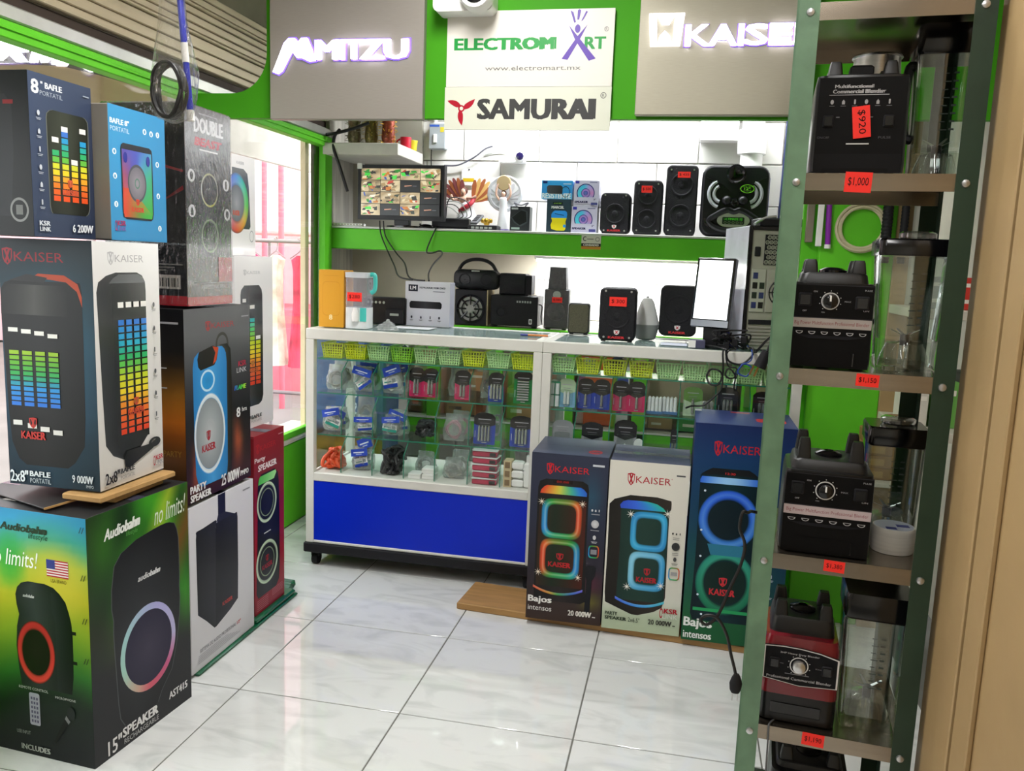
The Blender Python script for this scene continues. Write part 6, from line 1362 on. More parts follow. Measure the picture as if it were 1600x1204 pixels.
for s in (-.1, .1): obj('foot', MB().box(s-.012, .01, -.008, s+.012, .04, .0, .001), BLK_M, t)
for k in range(6): obj('control', MB().box(.012+k*.013, -.001, .115, .020+k*.013, .0002, .125), LEADG, t)
A = Art(.016, .026); A.rr(0, 0, 1, 1, .2, 'e6e6ea'); A.text('8', .2, .2, .8, .8, '1a1a20', .03); A.build('badge', t, (.076, -.0006, .012), (1, 0, 0), (0, 0, 1))
obj('jack_lead', MB().tube([(.118, .03, .11), (.135, .03, .10), (.132, .03, .05), (.14, .03, .01)], .003, 5), WIRE, t)
t = thing('satellite_speaker', 'plain black cube speaker on top of the black subwoofer', 'loudspeaker', (-.826, 4.05, BC+.1585)); obj('cabinet', MB().box(-.078, 0, 0, .055, .10, .106, .004), CAB, t); obj('grille', MB().box(-.074, -.004, .004, .051, 0, .102, .003), GRL, t); obj('side_panel', MB().box(.0555, .0, .004, .085, .09, .10, .003), BLK_M, t)
t = thing('wrapped_speaker', 'shrink wrapped small tower speaker with red price card on the back counter', 'loudspeaker', (-.610, 4.02, BC+.004)); obj('cabinet', MB().box(-.060, 0, 0, .060, .10, .195, .006), CAB, t)
obj('driver_ring', MB().lathe([(.045, 0), (.045, .004), (.038, .004), (.03, .001), (.003, .002)], (0, 0, .085), 26, axis='y'), BLK_G, t); obj('tweeter', MB().lathe([(.02, 0), (.018, .004), (.003, .004)], (0, 0, .165), 18, axis='y'), LEADG, t)
obj('top_unit', MB().loft([[V((x*s_, y, z)) for x, y in ((-.045, .005), (.045, .005), (.045, .08), (-.045, .08))] for z, s_ in ((.195, 1), (.30, .86))]), GRL, t); obj('film', MB().box(-.066, -.008, .0, .066, .104, .305, .008), WRAP, t); price(t, .004, .142, -.009, .05, .026, '$380')
for s in (-1, 1): obj('foot', MB().box(s*.04-.01, .01, -.004, s*.04+.01, .03, .001), BLK_M, t)
t = thing('mini_speaker', 'small olive grey rounded speaker on the counter left of the 300 loudspeaker', 'loudspeaker', (-.430, 3.47, CT+.003)); obj('cabinet', slab(.090, .128, .05, .012, .008), BLK, t); obj('grille', MB().prism(rrect(-.040, .006, .040, .122, .010), -.0012, .002, 'y'), mat('olive_mesh', '55523f', .6, var=.2, scale=200, bump=.7, bscale=400), t)
for s in (-1, 1): obj('foot', MB().box(s*.03-.008, .01, -.003, s*.03+.008, .025, .001), BLK_M, t)
t = thing('humidifier', 'white and grey cone shaped humidifier between two black loudspeakers', 'humidifier', (-.146, 3.41, CT)); obj('cone_top', MB().lathe([(.052, .062), (.046, .085), (.028, .15), (.018, .166), (.002, .169)], (0, 0, 0), 28), mat('cone_white', 'dcdcdc', .5), t); obj('cone_base', MB().lathe([(.030, 0), (.040, .006), (.052, .055), (.052, .062)], (0, 0, 0), 28), mat('cone_grey_base', '8d908e', .45), t); obj('mist_spout', MB().lathe([(.006, .168), (.006, .174), (.003, .176)], (0, 0, 0), 12), mat('spout_grey', 'b0b2b2', .4), t)
t = thing('ballpoint_pen', 'blue and orange pen lying on the counter glass near the centre post', 'pen', (-.56, 3.27, CT+.0045), .12); obj('barrel', MB().cyl((-.05, 0, 0), (.035, 0, 0), .0042), mat('pen_orange', 'd8823a', .4), t); obj('cap', MB().cyl((-.075, 0, 0), (-.045, 0, 0), .0046), mat('pen_blue', '2a2f8a', .4), t); obj('tip', MB().cyl((.035, 0, 0), (.05, 0, 0), .0036, .001), WHITE_P, t)
tag(obj('paper_sheet', MB().box(-.08, 3.20, CT, .02, 3.30, CT+.0015), mat('paper_blue', 'd2d8e8', .6)), 'blue tinted paper sheet on the counter before the curved loudspeaker', 'paper')
# desktop computer
t = thing('computer_screen', 'black framed desktop screen turned left on the counter, white glare painted on its screen', 'monitor', (.094, 3.19, CT), -.42, None, -.0)
tilt = M.Translation((0, 0, .075)) @ M.Rotation(-.13, 4, 'X')
obj('bezel', MB().box(-.075, 0, 0, .075, .026, .262, .004).xf(tilt), BLK_G, t)
obj('display', MB().box(-.066, -.0010, .032, .066, .0, .252).xf(tilt), mat('screen_painted_glare', 'f2f4fa', .25, emit=.85, var=.02), t); obj('chin', MB().box(-.073, -.0015, .004, .073, 0, .028).xf(tilt), mat('chin_silver', 'a8aab4', .25, .6), t)  # display colour and glow stand in for light reflected off the screen
obj('stand', MB().box(-.03, .02, .0, .03, .05, .10, .004), BLK, t); obj('stand_foot', MB().box(-.06, -.02, .0, .06, .07, .010, .004), BLK, t)
t = thing('power_adapter', 'small white adapter block in front of the desktop screen', 'adapter', (.055, 3.135, CT)); obj('block', MB().box(-.03, 0, 0, .03, .04, .032, .003), mat('adapter_grey', '4a4a66', .4), t); obj('face', MB().box(-.031, -.001, .003, -.005, .0, .030), WHITE_P, t); obj('lead', MB().tube([(.03, .02, .01), (.06, .0, .012), (.09, -.02, .008), (.12, -.03, .004)], .003, 5), WIRE, t)
t = thing('computer_tower', 'beige backed computer tower with reflection-white side panel on the counter', 'computer', (.305, 3.225, CT), .24)
PCB = mat('tower_back', 'a5a698', .5, .2); obj('side_panel', MB().box(-.092, 0, .0, -.086, .30, .455, .003), mat('tower_side_reflection', 'dfe1ee', .2), t); obj('chassis', MB().box(-.085, .003, 0, .092, .30, .45, .003), PCB, t); obj('rear_frame', MB().box(-.092, -.004, .0, -.078, .004, .455, .002), BLK_G, t); obj('rear_frame', MB().box(-.078, -.004, .44, .092, .004, .455, .002), BLK_G, t)  # side panel lightened to stand in for the white wall it reflects
v = obj('vent_field', MB().box(-.03, -.001, .315, .085, .003, .425), BLK_M, t)
for i in range(8):
    for j in range(6): obj('vent_bar', MB().lathe([(.0085, 0), (.0085, .001), (.006, .001), (.006, 0)], (-.022+i*.0145+(.007 if j % 2 else 0), -.001, .325+j*.018), 6, axis='y'), PCB, v)
obj('socket', MB().box(-.066, -.002, .345, -.045, .003, .38, .002), BLK_M, t); obj('port_plate', MB().box(-.072, -.002, .14, -.018, .003, .30, .002), mat('plate_pale', 'b4b8aa', .4, .3), t)
for k in range(7): obj('port', MB().box(-.066+(k % 2)*.026, -.003, .155+(k//2)*.036, -.048+(k % 2)*.026, -.001, .178+(k//2)*.036), mat(['port_blue', 'port_black', 'port_green'][k % 3], ['2a3460', '141414', '1c2a20'][k % 3], .4), t)
fn = obj('fan_plate', MB().box(-.012, -.002, .14, .088, .003, .30, .002), PCB, t)
for k in range(4): obj('fan_ring', MB().tube([(.045+(.012+k*.012)*math.cos(a), -.004, .215+(.012+k*.012)*math.sin(a)) for a in [2*PI*q/20 for q in range(20)]], .0022, 5, 2, closed=True), BLK, fn)
for k in range(8): a = k*PI/4; obj('fan_spoke', MB().cyl((.045, -.004, .215), (.045+.05*math.cos(a), -.004, .215+.05*math.sin(a)), .002, n=6), BLK, fn)
obj('expansion_slot', MB().box(-.070, -.002, .095, .085, .003, .112), BLK_M, t)
for k in range(6): obj('slot_cover', MB().box(-.070, -.002, .018+k*.0125, .085, .001, .026+k*.0125), mat('plate_steel', 'b8b8b2', .35, .6), t)
t = thing('router', 'black router with silver hinge lying on top of the computer tower', 'router', (.31, 3.215, CT+.4560), .2); obj('case', MB().box(-.06, 0, 0, .10, .12, .028, .004), BLK, t); obj('hinge', MB().tube([(-.085, -.02, .004), (-.06, .0, .018), (-.03, .01, .030), (.0, .012, .034)], .006, 7), SILVER, t); obj('led', MB().box(.07, -.001, .012, .076, .0, .018), WHITE_P, t)
t = thing('blue_card', 'small dark blue card leaning between the desktop screen and tower', 'card', (.185, 3.17, CT), 0); obj('card_face', MB().prism([(-.03, 0), (.02, 0), (.012, .03), (-.03, .085)], 0, .004, 'y'), mat('card_navy', '26307a', .4), t); obj('card_edge', MB().prism([(-.03, .085), (.012, .03), (.014, .033), (-.028, .088)], -.001, .005, 'y'), SILVER, t)
t = thing('cable_clump', 'clump of black leads and plugs at the foot of the computer tower', 'cable', (.18, 3.13, CT)); q = random.Random(17)
for k in range(7): obj('lead', MB().tube([(q.uniform(-.07, .06), q.uniform(-.01, .05), .005+q.uniform(0, .07)) for _ in range(5)], .0035, 6), WIRE, t)
for k in range(3): obj('plug', MB().box(-.03+k*.03, -.01, .004+.012*k, -.01+k*.03, .02, .03+.012*k, .003), BLK_M, t)
tag(obj('red_price_slip', MB().box(.128, 3.345, CT+.125, .16, 3.347, CT+.16), TAGRED), 'red price slip on the black board behind the desktop screen', 'price tag')
tag(obj('black_panel', MB().box(.09, 3.347, CT, .175, 3.36, CT+.22, .003), BLK), 'black flat panel standing behind the desktop screen', 'panel')
for k, (pts, r, m, nm) in enumerate((([(0.17, 3.11, 1.0), (.15, 3.07, 1.002), (0.147, 3.06, .985), (0.15, 3.06, .955), (0.151, 3.06, .91), (0.136, 3.05, .877), (0.109, 3.05, .879), (0.096, 3.06, .906), (0.11, 3.06, .93), (0.139, 3.05, .927), (0.151, 3.05, .905), (0.15, 3.05, .864), (0.134, 3.05, .84), (0.093, 3.05, .80), (0.05, 3.04, .795), (0.03, 3.0, .793)], .0035, WIRE, 'long black lead looped over the showcase front down to the big navy carton'),
        ([(.19, 3.10, 1.004), (.168, 3.055, 1.004), (0.159, 3.06, .979), (0.17, 3.06, .945), (0.197, 3.06, .94), (0.201, 3.06, .913), (0.178, 3.05, .902), (0.16, 3.05, .915), (0.171, 3.05, .938), (0.195, 3.05, .913), (0.194, 3.06, .867), (0.203, 3.07, .856)], .003, WIRE, 'black lead coiled in a ring beside the blue coil on the showcase front'),
        ([(.24, 3.10, 1.012), (.252, 3.07, 1.010), (0.246, 3.06, .985), (0.212, 3.06, .955), (0.168, 3.06, .965), (0.155, 3.045, 1.006)], .004, WIRE, 'thick black lead sagging along the showcase rim'))):
    tag(obj('hanging_lead', MB().tube(pts, r, 6), m), nm, 'cable')
tag(obj('blue_lead', MB().tube([(.226+.022*math.cos(a)+.004*math.sin(3*a), 3.055+.003*math.sin(2*a), .935+.022*math.sin(a)) for a in [k*PI/5 for k in range(24)]]+[(.245, 3.06, .97), (.248, 3.07, 1.003), (.24, 3.2, 1.01)], .0028, 6, 3), mat('lead_blue', '2a4a9a', .5)), 'small coil of blue network lead hanging at the showcase rim', 'cable')
t = thing('power_plug', 'chunky black mains plug with copper prongs dangling by the rack post', 'plug', (.262, 2.90, .965)); obj('plug_body', MB().cyl((.02, 0, .055), (0, 0, .0), .016, .021, 14), BLK_M, t)
for s in (-1, 1): obj('prong', MB().box(-.012+s*.008-.003, -.002, -.035, -.012+s*.008+.003, .002, .0).xf(M.Rotation(.35, 4, 'Y')), mat('copper', 'b8854a', .3, .8), t)
obj('cord', MB().tube([(.02, 0, .055), (.04, .05, .10), (.03, .15, .08), (.0, .20, .03)], .0045, 6), WIRE, t)
for k, pts in enumerate(([(-1.511, 3.985, 1.465), (-1.5, 3.975, 1.4), (-1.466, 3.975, 1.323), (-1.382, 3.85, 1.248), (-1.27, 3.6, 1.204), (-1.18, 3.52, 1.192)], [(-1.490, 3.98, 1.465), (-1.476, 3.975, 1.391), (-1.420, 3.975, 1.312), (-1.320, 3.82, 1.262), (-1.22, 3.6, 1.20), (-1.12, 3.51, 1.192)], [(-1.219, 3.99, 1.44), (-1.259, 3.97, 1.33), (-1.235, 3.97, 1.315), (-1.171, 3.9, 1.327), (-1.13, 3.8, 1.309), (-1.14, 3.7, 1.264), (-1.13, 3.6, 1.223), (-1.10, 3.51, 1.192)])):
    tag(obj('hanging_lead', MB().tube(pts, .0038, 6), WIRE), ['black lead from the monitor foot down to the lilac disc player box, leftmost', 'second black lead sagging from the monitor foot behind the first', 'kinked black lead from the recorder down to the lilac disc player box'][k], 'cable')
# ------------------------------------------------------------------ steel rack with blenders
POSTP = mat('sage_hammered_paint', '688a6e', .42, .08, var=.2, scale=14, bump=.25, bscale=60)
POSTD = mat('shaded_post_paint', '263c2c', .42, .2, var=.15, scale=12, bump=.25, bscale=60)  # darker copy of the post paint: shade put into the right posts
STEEL = mat('stainless_shelf', '958a7c', .22, .95, var=.1, scale=5, stretch=(.6, 1, 10))
rk = thing('storage_rack', 'tall narrow steel rack with sage green posts holding blenders at the right', 'rack', (.1675, 1.65, 0), -.088)
RW, RD, PW = .3225, .34, .036
RZ = -.088
def on_rack(x, y):
    """spot on the turned rack: y is its depth line, x where that depth was sighted"""
    k, dy = x/y, y-1.65; c, s_ = math.cos(RZ), math.sin(RZ)
    dx = (k*(1.65+dy*c)-.1675+dy*s_)/(c-k*s_)
    return .1675+dx*c-dy*s_, 1.65+dx*s_+dy*c
for n, (x, y, fx, fy) in {'a': (0, 0, 1, 1), 'b': (RW, 0, -1, 1), 'c': (0, RD, 1, -1), 'd': (RW, RD, -1, -1)}.items():
    m = POSTP if n in 'ac' else POSTD
    L = [(x, y), (x+fx*PW, y), (x+fx*PW, y+fy*.002), (x+fx*.002, y+fy*.002), (x+fx*.002, y+fy*PW), (x, y+fy*PW)]
    if n in 'ac': L = [(x, y), (x+PW, y), (x+PW, y+fy*.018), (x+PW-.002, y+fy*.018), (x+PW-.002, y+fy*.002), (x, y+fy*.002)]
    obj('post', MB().prism(L, .0, 2.05, 'z'), m, rk, 0)
SHZ = [1.766, 1.468, 1.106, .738, .375, .075]
for z in SHZ:
    s = obj('shelf_plate', MB().box(.014, .003, z-.003, RW-.003, RD-.003, z), STEEL, rk)
    obj('shelf_lip', MB().box(.003, .0025, z-.031, RW-.003, .004, z), STEEL, s); obj('shelf_lip', MB().box(.014, RD-.004, z-.031, RW-.003, RD-.0025, z), STEEL, s)
    for x in (.020, RW-.020): obj('bolt', MB().lathe([(.0075, 0), (.0065, .003), (.002, .0042)], (x, 0, z-.017), 12, axis='y'), SILVER, s)
    obj('side_lip', MB().box(.014, .003, z-.031, .0155, RD-.003, z), STEEL, s)
for z, x, w, h, s in ((1.452, .127, .046, .036, '$1,000'), (1.092, .176, .040, .023, '$1,150'), (.726, .150, .038, .022, '$1,380'), (.362, .142, .042, .026, '$1,190')):
    price(rk, x, z, .0022, w, h, s, .03)
DECK = mat('blender_deck', '101012', .42, var=.1); PANEL = mat('blender_panel', '0e0e11', .22, var=.05); MAR_ = mat('maroon_gloss', '6e0f1c', .22, var=.06, coat=.3); BODYB = mat('blender_black', '08080a', .28, var=.08, spec=.4)
def blender(label, xc, y, z, w, h, style, tagtxt=None, lug=.026, deckh=.018, sh=.0):
    t = thing('countertop_blender', label, 'blender', (*on_rack(xc, y), z+.0008), RZ+sh, 'countertop blender bases')
    d = .165; low = BODYB
    S = lambda zz, k, r=.018: [V((x, yy, zz)) for x, yy in rrect(-w/2*k, d/2-d/2*k, w/2*k, d/2+d/2*k, r, 4)]
    if style == 'red':
        obj('lower_body', MB().loft([S(.004, .99), S(h*.34, 1.0)]), low, t); obj('upper_body', MB().loft([S(h*.34, 1.005), S(h*.62, 1.0), S(h*.92, .965), S(h, .92)]), MAR_, t)
    else: obj('body', MB().loft([S(.004, .985), S(h*.10, 1.0), S(h*.9, .975), S(h, .94)]), low, t)
    for sx in (-1, 1): obj('foot', MB().cyl((sx*w*.36, .03, 0), (sx*w*.36, .03, .006), .012), BLK_M, t)
    obj('foot', MB().cyl((0, d-.03, 0), (0, d-.03, .006), .012), BLK_M, t)
    dw = w*.80
    D = lambda zz, k: [V((x, yy, zz)) for x, yy in rrect(-dw/2*k, d*.5-dw*.45*k, dw/2*k, d*.5+dw*.45*k, .016, 4)]
    obj('deck', MB().loft([D(h, 1.05), D(h+deckh*.8, 1.0), D(h+deckh, .94)]), DECK, t)
    obj('coupling', MB().lathe([(.026, 0), (.026, .004), (.016, .009), (.009, .010), (.008, .004), (.001, .004)], (0, d*.5, h+deckh), 20), BLK_G, t)
    if style == 'square': obj('drive_socket', MB().box(-.021, d*.5-.03, h, .021, d*.5+.01, h+deckh+.022, .004), BLK_M, t)
    for sx in (-1, 1):
        for sy_ in (-1, 1):
            cx, cy_ = sx*dw*.36, d*.5+sy_*dw*.32; L = lambda zz, k: [V((cx+x*k, cy_+yy*k, zz)) for x, yy in rrect(-.013, -.011, .013, .011, .004, 3)]
            obj('lug', MB().loft([L(h+deckh-.001, 1.05), L(h+deckh+lug*.8, .82), L(h+deckh+lug, .66)]), DECK, t)
    return t, w, h, d
def dial(A, u, v, r, txt=True):
    a = A.w/A.h; A.ring(u, v, r, r*a, .12, 'd4d4d4', n=32); A.ring(u, v, r*.74, r*.74*a, .2, '4a4a4e', n=28)
    for k in range(9): q = math.radians(-50+k*35); A.ell(u+r*1.18*math.cos(q), v+r*1.18*a*math.sin(q), r*.06, r*.06*a, 'c8c8c8', 6)
def rocker(t, x, z, w=.018, h=.022, y=.0):
    o = obj('rocker_switch', MB().box(x-w/2, y-.004, z-h/2, x+w/2, y+.004, z+h/2, .002), BLK_M, t); obj('rocker', MB().prism([(x-w*.36, z-h*.36), (x+w*.36, z-h*.36), (x+w*.36, z+h*.36), (x-w*.36, z+h*.36)], y-.0065, y-.004, 'y'), BLK_G, o)
BY = 1.672
t, w, h, d = blender('all black blender base with lettering and a tilted red price card, top shelf', .293, BY, SHZ[1], .166, .176, 'square', lug=.024, deckh=.006)
A = Art(w*.9, h*.96); A.rect(0, 0, 1, 1, '08080a'); A.text('Multifunctional', .18, .93-.04, .62, .955-.03, 'b8b8bc', .02); A.text('Commercial Blender', .16, .835, .76, .875, 'b8b8bc', .02); A.rect(.12, .815, .80, .82, 'c8c8cc')
glyphs(A, [(.16+.13*k, .745) for k in range(6)], .028, 'a8a8ac', None, False)
for k in range(6): A.rect(.13+.13*k, .70, .19+.13*k, .705, '77777b')
A.text('ON/OFF', .02, .36, .16, .385, '55555a'); A.text('PULSE', .72, .36, .86, .385, '55555a'); A.rect(.22, .58, .26, .59, '77777b'); A.rect(.60, .58, .64, .59, '77777b'); A.rect(.36, .30, .62, .312, 'e0e0e0')
A.rect(0, 0, 1, .20, '121215'); A.rr(.10, .0, .86, .05, .02, '0a0a0c')
A.build('panel_print', t, (-w*.45, -.0008, h*.01), (1, 0, 0), (0, 0, 1), INK_DARK)
rocker(t, -.055, h*.53); rocker(t, .048, h*.53)
o = price(t, .002, h*.52, -.004, .056, .030, '$920', 1.45)
for label, xc, z, w_, zs, lugs in (('black blender base with white dial and silver stripe, second shelf', .276, SHZ[2], .150, .162, .024), ('black blender base with white dial and pink lettered stripe, third shelf', .300, SHZ[3], .170, .165, .040)):
    t, w, h, d = blender(label, xc, BY, z, w_, zs, 'black', lug=lugs, deckh=.020)
    A = Art(w*.94, h*.97); A.rect(0, .60, 1, 1, '08080a'); A.rect(0, 0, 1, .60, '08080a'); A.rect(.0, .592, 1, .60, '3a3a3e'); A.rect(.0, .985, 1, .995, '2f2f33')
    dial(A, .46, .80, .115); A.text('OFF', .12, .665, .17, .685, 'b8b8bc'); A.text('ON', .24, .90, .29, .92, 'b8b8bc'); A.text('MAX', .64, .79, .72, .81, '9a9a9e'); A.text('MIN', .36, .655, .40, .672, '9a9a9e'); A.text('PULSE', .88, .93, .97, .95, 'b0b0b4'); A.text('ON', .88, .69, .95, .71, 'b0b0b4')
    stripe = 'a8a09c' if z == SHZ[2] else 'bfb0b4'; A.rect(.0, .475, 1, .590, stripe); A.text('Big Power Multifunction Professional Blender', .03, .50, .97, .555, '8a4a4e', .015)
    for k in range(6): u = .10+k*.16; A.ring(u, .425, .045, .030, .25, 'b4b4b8', n=18); A.rect(u-.05, .43, u+.05, .462, '08080a'); A.rect(u-.045, .425, u+.045, .431, 'b4b4b8')
    A.band([(.345, .22, .72), (.37, .12, .86), (.385, .05, .95)], '1b1b20'); A.rr(.14, .02, .80, .20, .03, '060608')
    A.build('panel_print', t, (-w*.47, -.0010, h*.015), (1, 0, 0), (0, 0, 1), INK_DARK)
    rocker(t, -.054*w/.16, h*.80, .024, .026); rocker(t, .054*w/.16, h*.78, .024, .026)
    obj('knob', MB().lathe([(.014, 0), (.013, .010), (.010, .012), (.001, .0125)], (-.006, -.001, h*.79), 20, axis='y'), BLK_G, t); obj('knob_mark', MB().box(-.0075, -.0145, h*.79, -.0045, -.013, h*.79+.011), WHITE_P, t)
    obj('recess', MB().box(-w*.32, -.0018, .006, w*.30, 0, h*.20, .001), BLK_G, t)
t, w, h, d = blender('dark red blender base with a curved black dial panel, fourth shelf', .278, BY, SHZ[4], .150, .182, 'red', lug=.030, deckh=.034)
A = Art(w*.96, h*.47); cur = lambda e: [(e, .12+e*.5), (.5, .02+e*.5), (1-e, .12-.04+e*.5), (1-e, .80-e), (.75, .90-e), (.5, .95-e), (.25, .96-e), (e, .93-e)]
A.poly(cur(.0), 'd8d4d4'); A.poly(cur(.022), '101014'); dial(A, .48, .52, .125); A.text('3HP Heavy Duty Blender', .22, .77, .74, .825, 'c8c8cc', .01); A.text('Professional Commercial Blender', .06, .15, .92, .215, 'c8c8cc', .01); A.rect(.30, .29, .62, .305, '8a8a90')
A.text('SWITCH', .18, .52, .27, .545, '9a9aa0'); A.text('PULSE', .70, .50, .79, .525, '9a9aa0')
A.build('panel_print', t, (-w*.48, -.0022, h*.46), (1, 0, 0), (0, 0, 1), INK_DARK)
obj('panel_plate', MB().prism([(x*w*.96-w*.48, v*h*.47+h*.46) for x, v in cur(.0)], -.0021, .004, 'y'), PANEL, t)
obj('knob', MB().lathe([(.013, 0), (.012, .010), (.008, .012), (.001, .0125)], (-.003, -.0022, h*.705), 20, axis='y'), SILVER, t); rocker(t, -.050, h*.71, .020, .022, -.001); rocker(t, .05, h*.69, .020, .022, -.001)
obj('recess', MB().box(-w*.34, -.0012, .02, w*.30, 0, h*.24, .001), BLK_G, t)
t, w, h, d = blender('blender base on the bottom shelf of which only the black deck and lugs show', .319, BY+.01, SHZ[5], .160, .185, 'black', lug=.026, deckh=.014)
obj('panel_plate', MB().box(-w*.4, -.002, h*.4, w*.4, 0, h*.9, .001), PANEL, t)

# jars
def jar(label, xc, y, z, wb, wt, h, lidh, cap=None, cat='blender jar', handle=-1, lidk=1.06, hw=.02, ribs=True):
    t = thing('blender_jar', label, cat, (*on_rack(xc, y), z+.0008), RZ, 'clear blender jars')
    R = lambda zz, ww, r=.012: [V((x, yy, zz)) for x, yy in rrect(-ww/2, -ww/2, ww/2, ww/2, r, 4)]
    obj('jar_wall', MB().loft([R(.001, wb*.96), R(.010, wb), R(h*.12, wb), R(h*.5, (wb+wt)/2), R(h, wt)], False), JAR, t)
    i = .004; obj('jar_inner', MB().loft([R(h*.26, wb-.006), R(h*.55, (wb+wt)/2-i*2), R(h, wt-i*2)], False), JAR, t)
    b = MB(); 
    for q in range(8): a = q*PI/4; b.box(-.0015, wb*.20, .004, .0015, wb*.44, h*.24); L = b.v[-8:]; mt = M.Rotation(a, 4, 'Z'); b.v[-8:] = [tuple(mt @ V(p)) for p in L]
    obj('base_rib', b, JAR, t); obj('base_collar', MB().lathe([(wb*.42, .002), (wb*.40, h*.10), (wb*.30, h*.22), (wb*.16, h*.235)], (0, 0, 0), 20, cap=False), JAR, t)
    obj('blade_hub', MB().cyl((0, 0, h*.20), (0, 0, h*.30), .009), BLK, t)
    for q in range(4): a = q*PI/2+.4; obj('blade', MB().loft([[V((0, -.004, h*.28)), V((0, .004, h*.28)), V((0, .004, h*.285)), V((0, -.004, h*.285))], [V((.030, -.002, h*.34)), V((.030, .002, h*.34)), V((.030, .002, h*.342)), V((.030, -.002, h*.342))]]).xf(M.Rotation(a, 4, 'Z')), SILVER, t)
    if ribs: 
        for s in (-1, 1): obj('wall_rib', MB().tube([(s*wb*.47, -wb*.47, h*.1), (s*wt*.47, -wt*.47, h*.97)], .003, 6, 0), JAR, t)
    obj('lid', MB().loft([R(h-.004, wt*1.01), R(h, wt*lidk), R(h+lidh*.85, wt*lidk), R(h+lidh, wt*lidk*.96)]), BLK_G, t)
    if cap: obj('clear_cap', MB().lathe([(.030, 0), (.034, .004), (.034, .012), (.028, .016), (.001, .0165)], (.004, 0, h+lidh), 22), mat_glass('cap_plastic', (.85, .87, .86), 2.5, .04, haze=.12), t)
    if handle: obj('handle', MB().tube([(handle*wt*.45, 0, h*.93), (handle*(wt*.5+hw), 0, h*.90), (handle*(wt*.5+hw), 0, h*.42), (handle*wb*.46, 0, h*.34)], .009, 8), BLK, t)
    if ribs:
        A = Art(.03, h*.5)
        for k in range(8):
            A.rect(.05, k/8+.02, .35 if k % 2 else .5, k/8+.035, '3a4440'); A.rect(.6, k/8+.02, .9, k/8+.05, '3a4440')
        A.build('scale_print', t, (-.010, -(wb+wt)/4-.0008, h*.38), (1, 0, 0), (0, 0, 1))
    return t
jar('clear jar with large black lid and side handle beside the all black blender, top shelf', .464, 1.815, SHZ[1], .098, .110, .232, .050, None, handle=-1, hw=.008)
jar('clear square jar with dark lid and clear cap, second shelf', .437, 1.79, SHZ[2], .112, .138, .222, .028, True, handle=0, lidk=1.02)
jar('clear square jar with dark lid standing behind the string spool, third shelf', .457, 1.870, SHZ[3], .10, .110, .205, .036, True, handle=0)
jar('tall clear jar with ribbed base and deep black lid, fourth shelf', .428, 1.755, SHZ[4], .108, .120, .238, .048, None, handle=0)
t = thing('steel_jar', 'brushed steel tapered jar standing behind the clear handled jar, top shelf', 'jar', (*on_rack(.358, 1.915), SHZ[1]+.0008)); obj('cup', MB().lathe([(.058, 0), (.060, .01), (.055, .13), (.045, .252), (.047, .258), (.043, .258), (.052, .13)], (0, 0, 0), 32, cap=False), SILVER, t); obj('rim', MB().tube([(.046*math.cos(a), .046*math.sin(a), .258) for a in [2*PI*k/24 for k in range(24)]], .003, 6, 2, closed=True), SILVER, t); obj('base', MB().lathe([(.060, 0), (.061, .02)], (0, 0, 0), 28), BLK, t)
t = thing('string_spool', 'white string spool with blue printed label on the third shelf', 'spool', (*on_rack(.449, 1.768), SHZ[3]+.0008)); obj('winding', MB().lathe([(.040, .0), (.041, .004), (.041, .046), (.039, .050)], (0, 0, 0), 30), mat('string_cream', 'c9c5bc', .8, var=.1, scale=6, stretch=(1, 1, 30), bump=.5, bscale=120), t); obj('label', MB().lathe([(.037, .050), (.037, .0506)], (0, 0, 0), 28), mat('label_grey', 'aab0bc', .4), t)
obj('label_band', MB().box(-.02, -.03, .0506, .0, -.016, .0511), mat('label_navy', '2a2f7a', .4), t); obj('label_band', MB().box(.004, -.010, .0506, .028, .006, .0511), MATS['label_navy'], t)
tag(obj('clear_stopper', MB().lathe([(.010, 0), (.013, .004), (.012, .012), (.004, .014)], (*on_rack(.39, 1.685), SHZ[2]+.0008), 18), JAR), 'small clear stopper on the second shelf before the square jar', 'stopper')
tag(obj('power_lead', MB().tube([(.19, 1.70, .80), (.164, 1.682, .808), (.155, 1.655, .816), (.148, 1.63, .820), (.137, 1.62, .822), (.134, 1.62, .79), (.146, 1.622, .759), (.142, 1.62, .719), (.124, 1.62, .665), (.106, 1.62, .609), (.086, 1.62, .586), (.073, 1.62, .594), (.085, 1.618, .606), (.106, 1.617, .602), (.125, 1.617, .571), (.136, 1.617, .532), (.144, 1.617, .506), (.149, 1.617, .488)], .0032, 7), WIRE), 'black blender cord looping out past the sage green rack post', 'cable')
pg = thing('cord_plug', 'black two prong plug at the end of the cord hanging by the rack post', 'plug', (.150, 1.617, .462)); obj('plug_body', MB().lathe([(.005, .030), (.009, .022), (.0125, .010), (.011, -.004), (.008, -.010)], (0, 0, 0), 14, sy=.7), BLK_M, pg)
for s in (-1, 1): obj('prong', MB().box(s*.005-.0012, -.003, -.026, s*.005+.0012, .003, -.009), SILVER, pg)
tag(obj('power_lead', MB().tube([(.235, 1.668, .378), (.224, 1.645, .3795), (.223, 1.637, .36), (.226, 1.634, .22), (.236, 1.633, .12), (.24, 1.634, .09)], .002, 6), mat('cord_grey', '55575a', .5)), 'thin grey cord dropping from the fourth shelf to the bottom shelf', 'cable')

